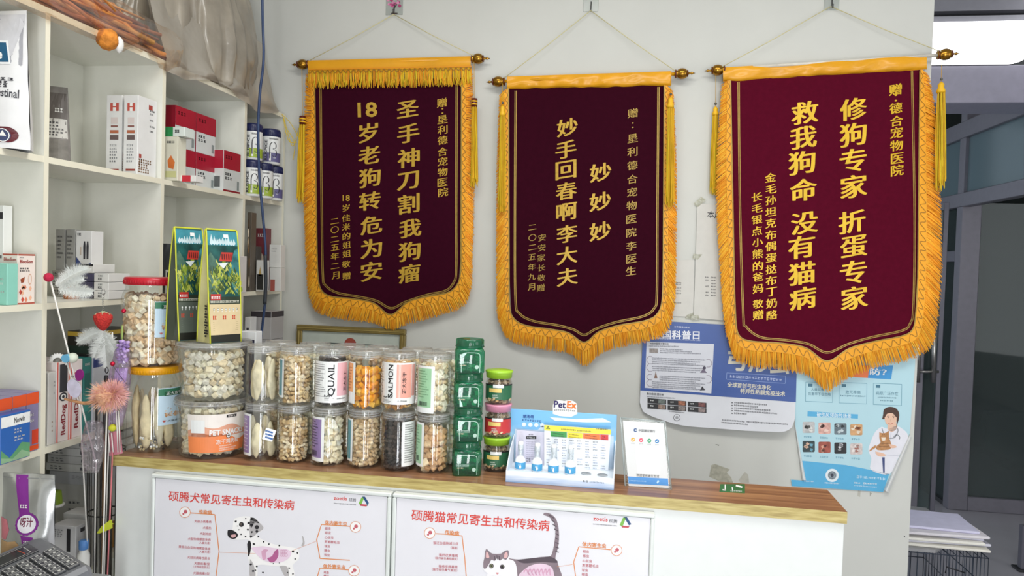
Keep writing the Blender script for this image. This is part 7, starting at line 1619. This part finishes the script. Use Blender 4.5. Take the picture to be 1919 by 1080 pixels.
def feather(m, base, direc, L_, W_, mt, R_, curl=.3, n=150):
    """soft plume: fine barbs on both sides of a bent quill"""
    b = Vector(base); d = Vector(direc).normalized(); sd = d.cross(Vector((0, -1, 0)))
    if sd.length < .1: sd = d.cross(Vector((1, 0, 0)))
    sd.normalize(); up_ = sd.cross(d); Q = lambda t: b+d*L_*t+up_*(-curl*L_*t*t*.3)+sd*(curl*L_*.35*t*t)
    m.tube([Q(i/8) for i in range(9)], [.0011*(1-.1*i) for i in range(9)], mt, 5)
    for i in range(n*5):
        t = R_.random()**.8; s_ = R_.choice((-1, 1)); p = Q(t); l = W_*(.35+.65*math.sin(PI*min(1, t*.9+.12)))*R_.uniform(.4, 1.15)
        e = p+sd*s_*l+d*l*R_.uniform(-.1, 1.1)+up_*R_.uniform(-.7, .7)*l; mid = p.lerp(e, .5)+d*l*.12
        w_ = d*.0003
        m.add([p-w_, mid-w_*1.1, e, mid+w_*1.1, p+w_], [(0, 1, 2, 3, 4)], mt)
def fluff(m, c, r, mts, R_, n=420, sc_=(1, 1, 1)):
    for i in range(n):
        a, u = R_.uniform(0, 2*PI), R_.uniform(-1, 1); s_ = math.sqrt(1-u*u); d = Vector((s_*math.cos(a)*sc_[0], s_*math.sin(a)*sc_[1], u*sc_[2])); l = r*R_.uniform(.75, 1.25)
        p = Vector(c)+d*r*.25; e = Vector(c)+d*l+Vector((R_.uniform(-.2, .2), R_.uniform(-.2, .2), R_.uniform(-.25, .1)))*r; t = d.orthogonal().normalized()*.0006; mid = p.lerp(e, .55)+d*.1*r
        m.add([p-t, mid-t, e, mid+t, p+t], [(0, 1, 2, 3, 4)], R_.choice(mts))
def stick(T, top, bottom, r=.0022, mt=None, n=6, nm='stick'): MB().tube([Vector(top).lerp(Vector(bottom), i/n) for i in range(n+1)], r, mt or WST, 8).build(nm, T)
FOOT = lambda dx, dy: (BX+dx, BYY+dy, .04)
R_ = random.Random(91)
# 1 red pom with white plumes on a long white stick
tp = atY(93, 520, 1.83); kn = atY(180, 868, 1.93)
T = thing('cat_wand', FOOT(-.02, -.02), 'long white cat wand with a red pompom and white plumes at its tip', 'cat toy', 'cat wands in the wire stand')
d_ = (kn-tp).normalized(); en = FOOT(-.02, -.02); MB().tube([tp, tp.lerp(kn, .5), kn, Vector(en)], .0023, WST, 8).build('stick', T)
MB().ball(tp+Vector((0, -.004, 0)), .0125, mat('C01C44', .8, noise=.12, scale=90, bump=.5), 16).build('pompom', T)
m = MB(); feather(m, tp+Vector((.01, .02, -.02)), (.55, .1, .6), .085, .024, FEA, R_, .7, 260); feather(m, tp+Vector((.01, .02, -.03)), (.95, .15, -.18), .10, .024, FEA, R_, -.3, 260); feather(m, tp+Vector((.0, .02, -.02)), (.7, .2, .22), .075, .020, FEA, R_, .2, 200); m.build('plumes', T)
# 2 strawberry on a chain with white plumes
sb = atY(193, 601, 1.90); T = thing('cat_wand', FOOT(.0, -.02), 'cat wand with a red crochet strawberry on a chain and white plumes under it', 'cat toy', 'cat wands in the wire stand')
br = MB(); br.lathe([(.002, -.029), (.011, -.023), (.0205, -.008), (.025, .006), (.024, .015), (.016, .022), (.004, .024)], sb, mat('C8302A', .8, noise=.12, scale=150, bump=.8), 22); o_ = br.build('strawberry', T)
m = MB()
for i in range(6): a = 2*PI*i/6; m.slab([sb+Vector((.004*math.cos(a+1.2), .004*math.sin(a+1.2), .027)), sb+Vector((.022*math.cos(a), .022*math.sin(a), .019)), sb+Vector((.004*math.cos(a-1.2), .004*math.sin(a-1.2), .027))], [sb+Vector((.004*math.cos(a+1.2), .004*math.sin(a+1.2), .0245)), sb+Vector((.022*math.cos(a), .022*math.sin(a), .0165)), sb+Vector((.004*math.cos(a-1.2), .004*math.sin(a-1.2), .0245))], mat('B8C8A0', .8, noise=.1))
m.build('leaves', o_)
m = MB()
for i in range(9): c = sb+Vector((.001*math.sin(i), .0, .028+i*.0058)); m.tube([c+Vector((.0022*math.cos(t)*(1 if i % 2 else .3), .0022*math.cos(t)*(.3 if i % 2 else 1), .0032*math.sin(t))) for t in [k*2*PI/8 for k in range(9)]], .0006, CHN, 4)
hk_ = sb+Vector((0, 0, .082)); m.tube([hk_+Vector((.006*math.sin(t), 0, .008*math.cos(t))) for t in [k*5.4/10+.4 for k in range(11)]], .0013, CHN, 6); m.build('chain', T)
m = MB(); ab = sb+Vector((-.004, .005, -.03)); feather(m, ab, (-.85, .1, -.25), .085, .024, FEA, R_, -.4, 240); feather(m, ab, (.1, .1, -1), .105, .028, FEA, R_, .3, 320); feather(m, ab, (-.30, .1, -.8), .09, .024, FEA, R_, .3, 200); feather(m, ab, (.4, .15, -.7), .08, .02, FEA, R_, .1, 160); m.build('plumes', T)
b2_ = ab+Vector((.015, .02, -.02)); MB().tube([b2_+Vector((0, 0, .015)), b2_.lerp(Vector(FOOT(0, -.02)), .5), Vector(FOOT(0, -.02))], .0020, WST, 8).build('stick', T)
# 3 discs and shells on a second white stick
T = thing('cat_wand', FOOT(-.02, .02), 'cat wand strung with a pale blue ball, a magenta disc and a white shell disc', 'cat toy', 'cat wands in the wire stand')
Yd = 1.86; top = atY(124, 675, Yd); k2 = atY(150, 765, Yd+.03); MB().tube([top, k2, Vector(FOOT(-.02, .02))], .0022, WST, 8).build('stick', T)
def disc3(px, py, rx, rz, th, mt, nm, tilt=0):
    c = atY(px, py, Yd); m = MB(); n = 24; Rt = Matrix.Rotation(tilt, 3, 'Y'); o1 = [c+Rt @ Vector((rx*math.cos(2*PI*i/n), -th, rz*math.sin(2*PI*i/n))) for i in range(n)]; o2 = [c+Rt @ Vector((rx*math.cos(2*PI*i/n), th, rz*math.sin(2*PI*i/n))) for i in range(n)]; m.slab(o1, o2, mt); return m.build(nm, T)
MB().ball(atY(136, 671, Yd), .0145, mat('D4DCCA', .5, noise=.08), 18).build('cream_ball', T); disc3(130, 671, .0125, .0115, .016, mat('6EB4D8', .5, noise=.04), 'blue_disc')
disc3(149, 703, .0125, .0165, .002, mat('8A1E78', .5, noise=.06), 'magenta_disc', .2); disc3(139, 728, .0200, .0270, .0022, mat('D4D2E4', .35, noise=.10, scale=40), 'shell_disc', -.35); MB().ball(atY(124, 682, Yd-.01), .004, WST, 10).build('bead', T); MB().ball(atY(136, 706, Yd-.008), .0035, mat('7A7A74', .4), 10).build('bead', T)
# 4 lilac flower spike in a clear sleeve
fy = 1.905; T = thing('cat_wand', FOOT(.03, .0), 'lilac flower spike toy in a clear sleeve, beside the big round jars', 'cat toy', 'cat wands in the wire stand')
LIL = mat('A98AD0', .7, noise=.12, scale=80); LIL2 = mat('C4A8DC', .6, noise=.08); m = MB()
for i in range(46): t = R_.random(); x, y = 229+R_.uniform(-12, 12)*(1-.3*t), 640+t*40; m.ball(atY(x, y, fy+R_.uniform(-.012, .012)), .0062, R_.choice([LIL, LIL2]), 8, (1, 1, .8), None, .3, i)
m.build('blossoms', T); MB().tube([atY(229, 645, fy), atY(229, 610, fy)], [.003, .0015], mat('9AB060', .6), 6).build('green_tip', T)
a = atY(225, 680, fy); MB().tube([a, Vector(FOOT(.03, 0))], .0022, mat('A8B878', .5), 8).build('stick', T)
def slv(u, v): t = 2*PI*u; y = lerp(655, 800, v); c = atY(lerp(229, 216, v), y, fy); r = .020+.012*math.sin(PI*v)+.003*mnoise.noise(Vector((u*5, v*6, 3))); return c+Vector((r*math.cos(t), r*.7*math.sin(t), 0))
MB().grid(slv, 24, 20, clear('E6D8F0', .16, .08, 1.6, bump=.6, bscale=40)).build('sleeve', T)
m = MB()
for i in range(5): m.tube([atY(220+i*4, 690, fy+.004), atY(212+i*4, 745, fy+.006)], .006, LIL2, 6)
m.build('petals', T)
# 5 peach and pink fluffy toy
py_ = 1.865; c = atY(201, 742, py_); T = thing('cat_wand', FOOT(.01, -.035), 'cat wand with a fluffy peach and pink ball and a tan tail', 'cat toy', 'cat wands in the wire stand'); PE = [mat(h, .9, noise=.05) for h in ('F0C09A', 'E8A88C', 'EAB0A8', 'F4D0B0')]
m = MB(); fluff(m, c, .044, PE, R_, 1500, (1.1, .9, .95)); fluff(m, c+Vector((.02, 0, .008)), .040, [mat('EAB8B8', .9, noise=.04), PE[2]], R_, 800); m.ball(c, .030, PE[0], 16); m.build('fluff_ball', T)
m = MB(); tl_ = smooth_path([tuple(atY(187, 750, py_)), tuple(atY(160, 756, py_)), tuple(atY(138, 752, py_)), tuple(atY(121, 748, py_))], 5); m.tube(tl_, [.006-.0002*i for i in range(len(tl_))], mat('C89468', .85, noise=.1, scale=80), 8)
m.build('tail', T); MB().tube([c, Vector(FOOT(.01, -.035))], .002, WST, 8).build('stick', T)
# 6 yellow ball with hanging rods
T = thing('cat_wand', FOOT(.02, -.04), 'cat wand with a small yellow ball above thin white rods and a pink card', 'cat toy', 'cat wands in the wire stand'); yy = 1.885
MB().ball(atY(211, 802, yy), .0105, mat('D8D83A', .7, noise=.1), 16).build('yellow_ball', T)
for x in (206, 212, 221, 225): MB().tube([atY(x-3, 770 if x > 218 else 812, yy), atY(x, 848, yy)], .0016, WST, 6).build('rod', T)
MB().slab([atY(x, y, yy+.012) for x, y in ((203, 812), (226, 806), (230, 850), (205, 855))], [atY(x, y, yy+.014) for x, y in ((203, 812), (226, 806), (230, 850), (205, 855))], mat('D88A98', .6, noise=.12)).build('pink_card', T)
MB().tube([atY(211, 845, yy), Vector(FOOT(.02, -.04))], .002, mat('C06A70', .5), 6).build('stick', T)
# 7 black wand with a loop
T = thing('cat_wand', FOOT(.0, .03), 'black cat wand with a loop at its end, behind the peach toy', 'cat toy', 'cat wands in the wire stand'); yy = 1.955
lp0 = atY(200, 694, yy); MB().tube([lp0+Vector((.005*math.sin(t), 0, .009*math.cos(t))) for t in [k*2*PI/12 for k in range(13)]], .0014, BLK, 6).build('loop', T)
MB().tube([atY(199, 704, yy), atY(198, 716, yy)], .0055, mat('26262A', .5), 8).build('grip', T); MB().tube([atY(198, 714, yy), atY(193, 860, yy), Vector(FOOT(0, .03))], .0042, mat('2A2A2C', .4, noise=.05), 8).build('stick', T)
# bells
for (x, y, lb) in ((211, 682, 'small red jingle bell hanging beside the lilac spike'), (232, 583, 'small red jingle bell beside the red-lidded jar')):
    c = atY(x, y, 1.86); T = thing('jingle_bell', c-Vector((0, 0, .0065)), lb, 'bell'); MB().ball(c, .0065, mat('C0183A', .25, metal=.6), 14).build('bell', T); MB().tube([c+Vector((.001, 0, .006)), c+Vector((-.003, .004, .030)), c+Vector((-.004, .03, .045))], .0008, CHN, 5).build('hanger', T)
    if y > 600: MB().tube([c+Vector((0, 0, -.004)), c+Vector((.012, .01, -.03)), c+Vector((.022, .03, -.06))], .0006, BLK, 4).build('thread', T)
# dark sticks and wrapped packs in the stand
for i in range(15):
    x, y = BX+R_.uniform(-.030, .032), BYY+R_.uniform(-.030, .030); zt = R_.uniform(1.10, 1.30); T = thing('bare_stick', (x, y, .015), ['dark', 'grey', 'brown'][i % 3]+' bare stick standing in the wire stand with the cat wands', 'stick', 'bare sticks in the wire stand, '+['dark', 'grey', 'brown'][i % 3])
    MB().tube([(x, y, .015), (x+R_.uniform(-.012, .012), y+R_.uniform(-.01, .01), zt)], .0032, mat(['2E2C2A', '8A8880', '8A6A4A'][i % 3], .5, noise=.08), 7).build('shaft', T)
# clear sleeve hanging over the rim
def bagf(u, v): t = 2*PI*u; c = atY(lerp(176, 172, v), lerp(790, 885, v), 1.875); r = .022+.012*math.sin(PI*v)+.006*mnoise.noise(Vector((math.cos(t)*2, math.sin(t)*2, v*5))); return c+Vector((r*math.cos(t), r*.6*math.sin(t), 0))
tag(MB().grid(bagf, 26, 18, clear('EDE4EA', .12, .07, 2.0, bump=.9, bscale=35)).build('plastic_sleeve'), 'crumpled clear plastic sleeve bunched at the rim of the wire stand', 'plastic bag')
# yellow felt leaf poking out at the side of the stand
T = thing('felt_leaf', atY(192, 1000, 1.895), 'bright yellow felt leaf sticking out of the wire stand by the counter end', 'toy'); lf = [(181, 1000), (190, 987), (205, 976), (210, 974), (211, 990), (200, 995), (187, 1000)]
MB().slab([atY(x, y, 1.893) for x, y in lf], [atY(x, y, 1.898) for x, y in lf], mat('D2DC3A', .7, noise=.06)).build('leaf', T); MB().tube([atY(209, 982, 1.8955), atY(214, 982, 1.94)], .0016, mat('D2DC3A', .7), 5).build('stalk', T)
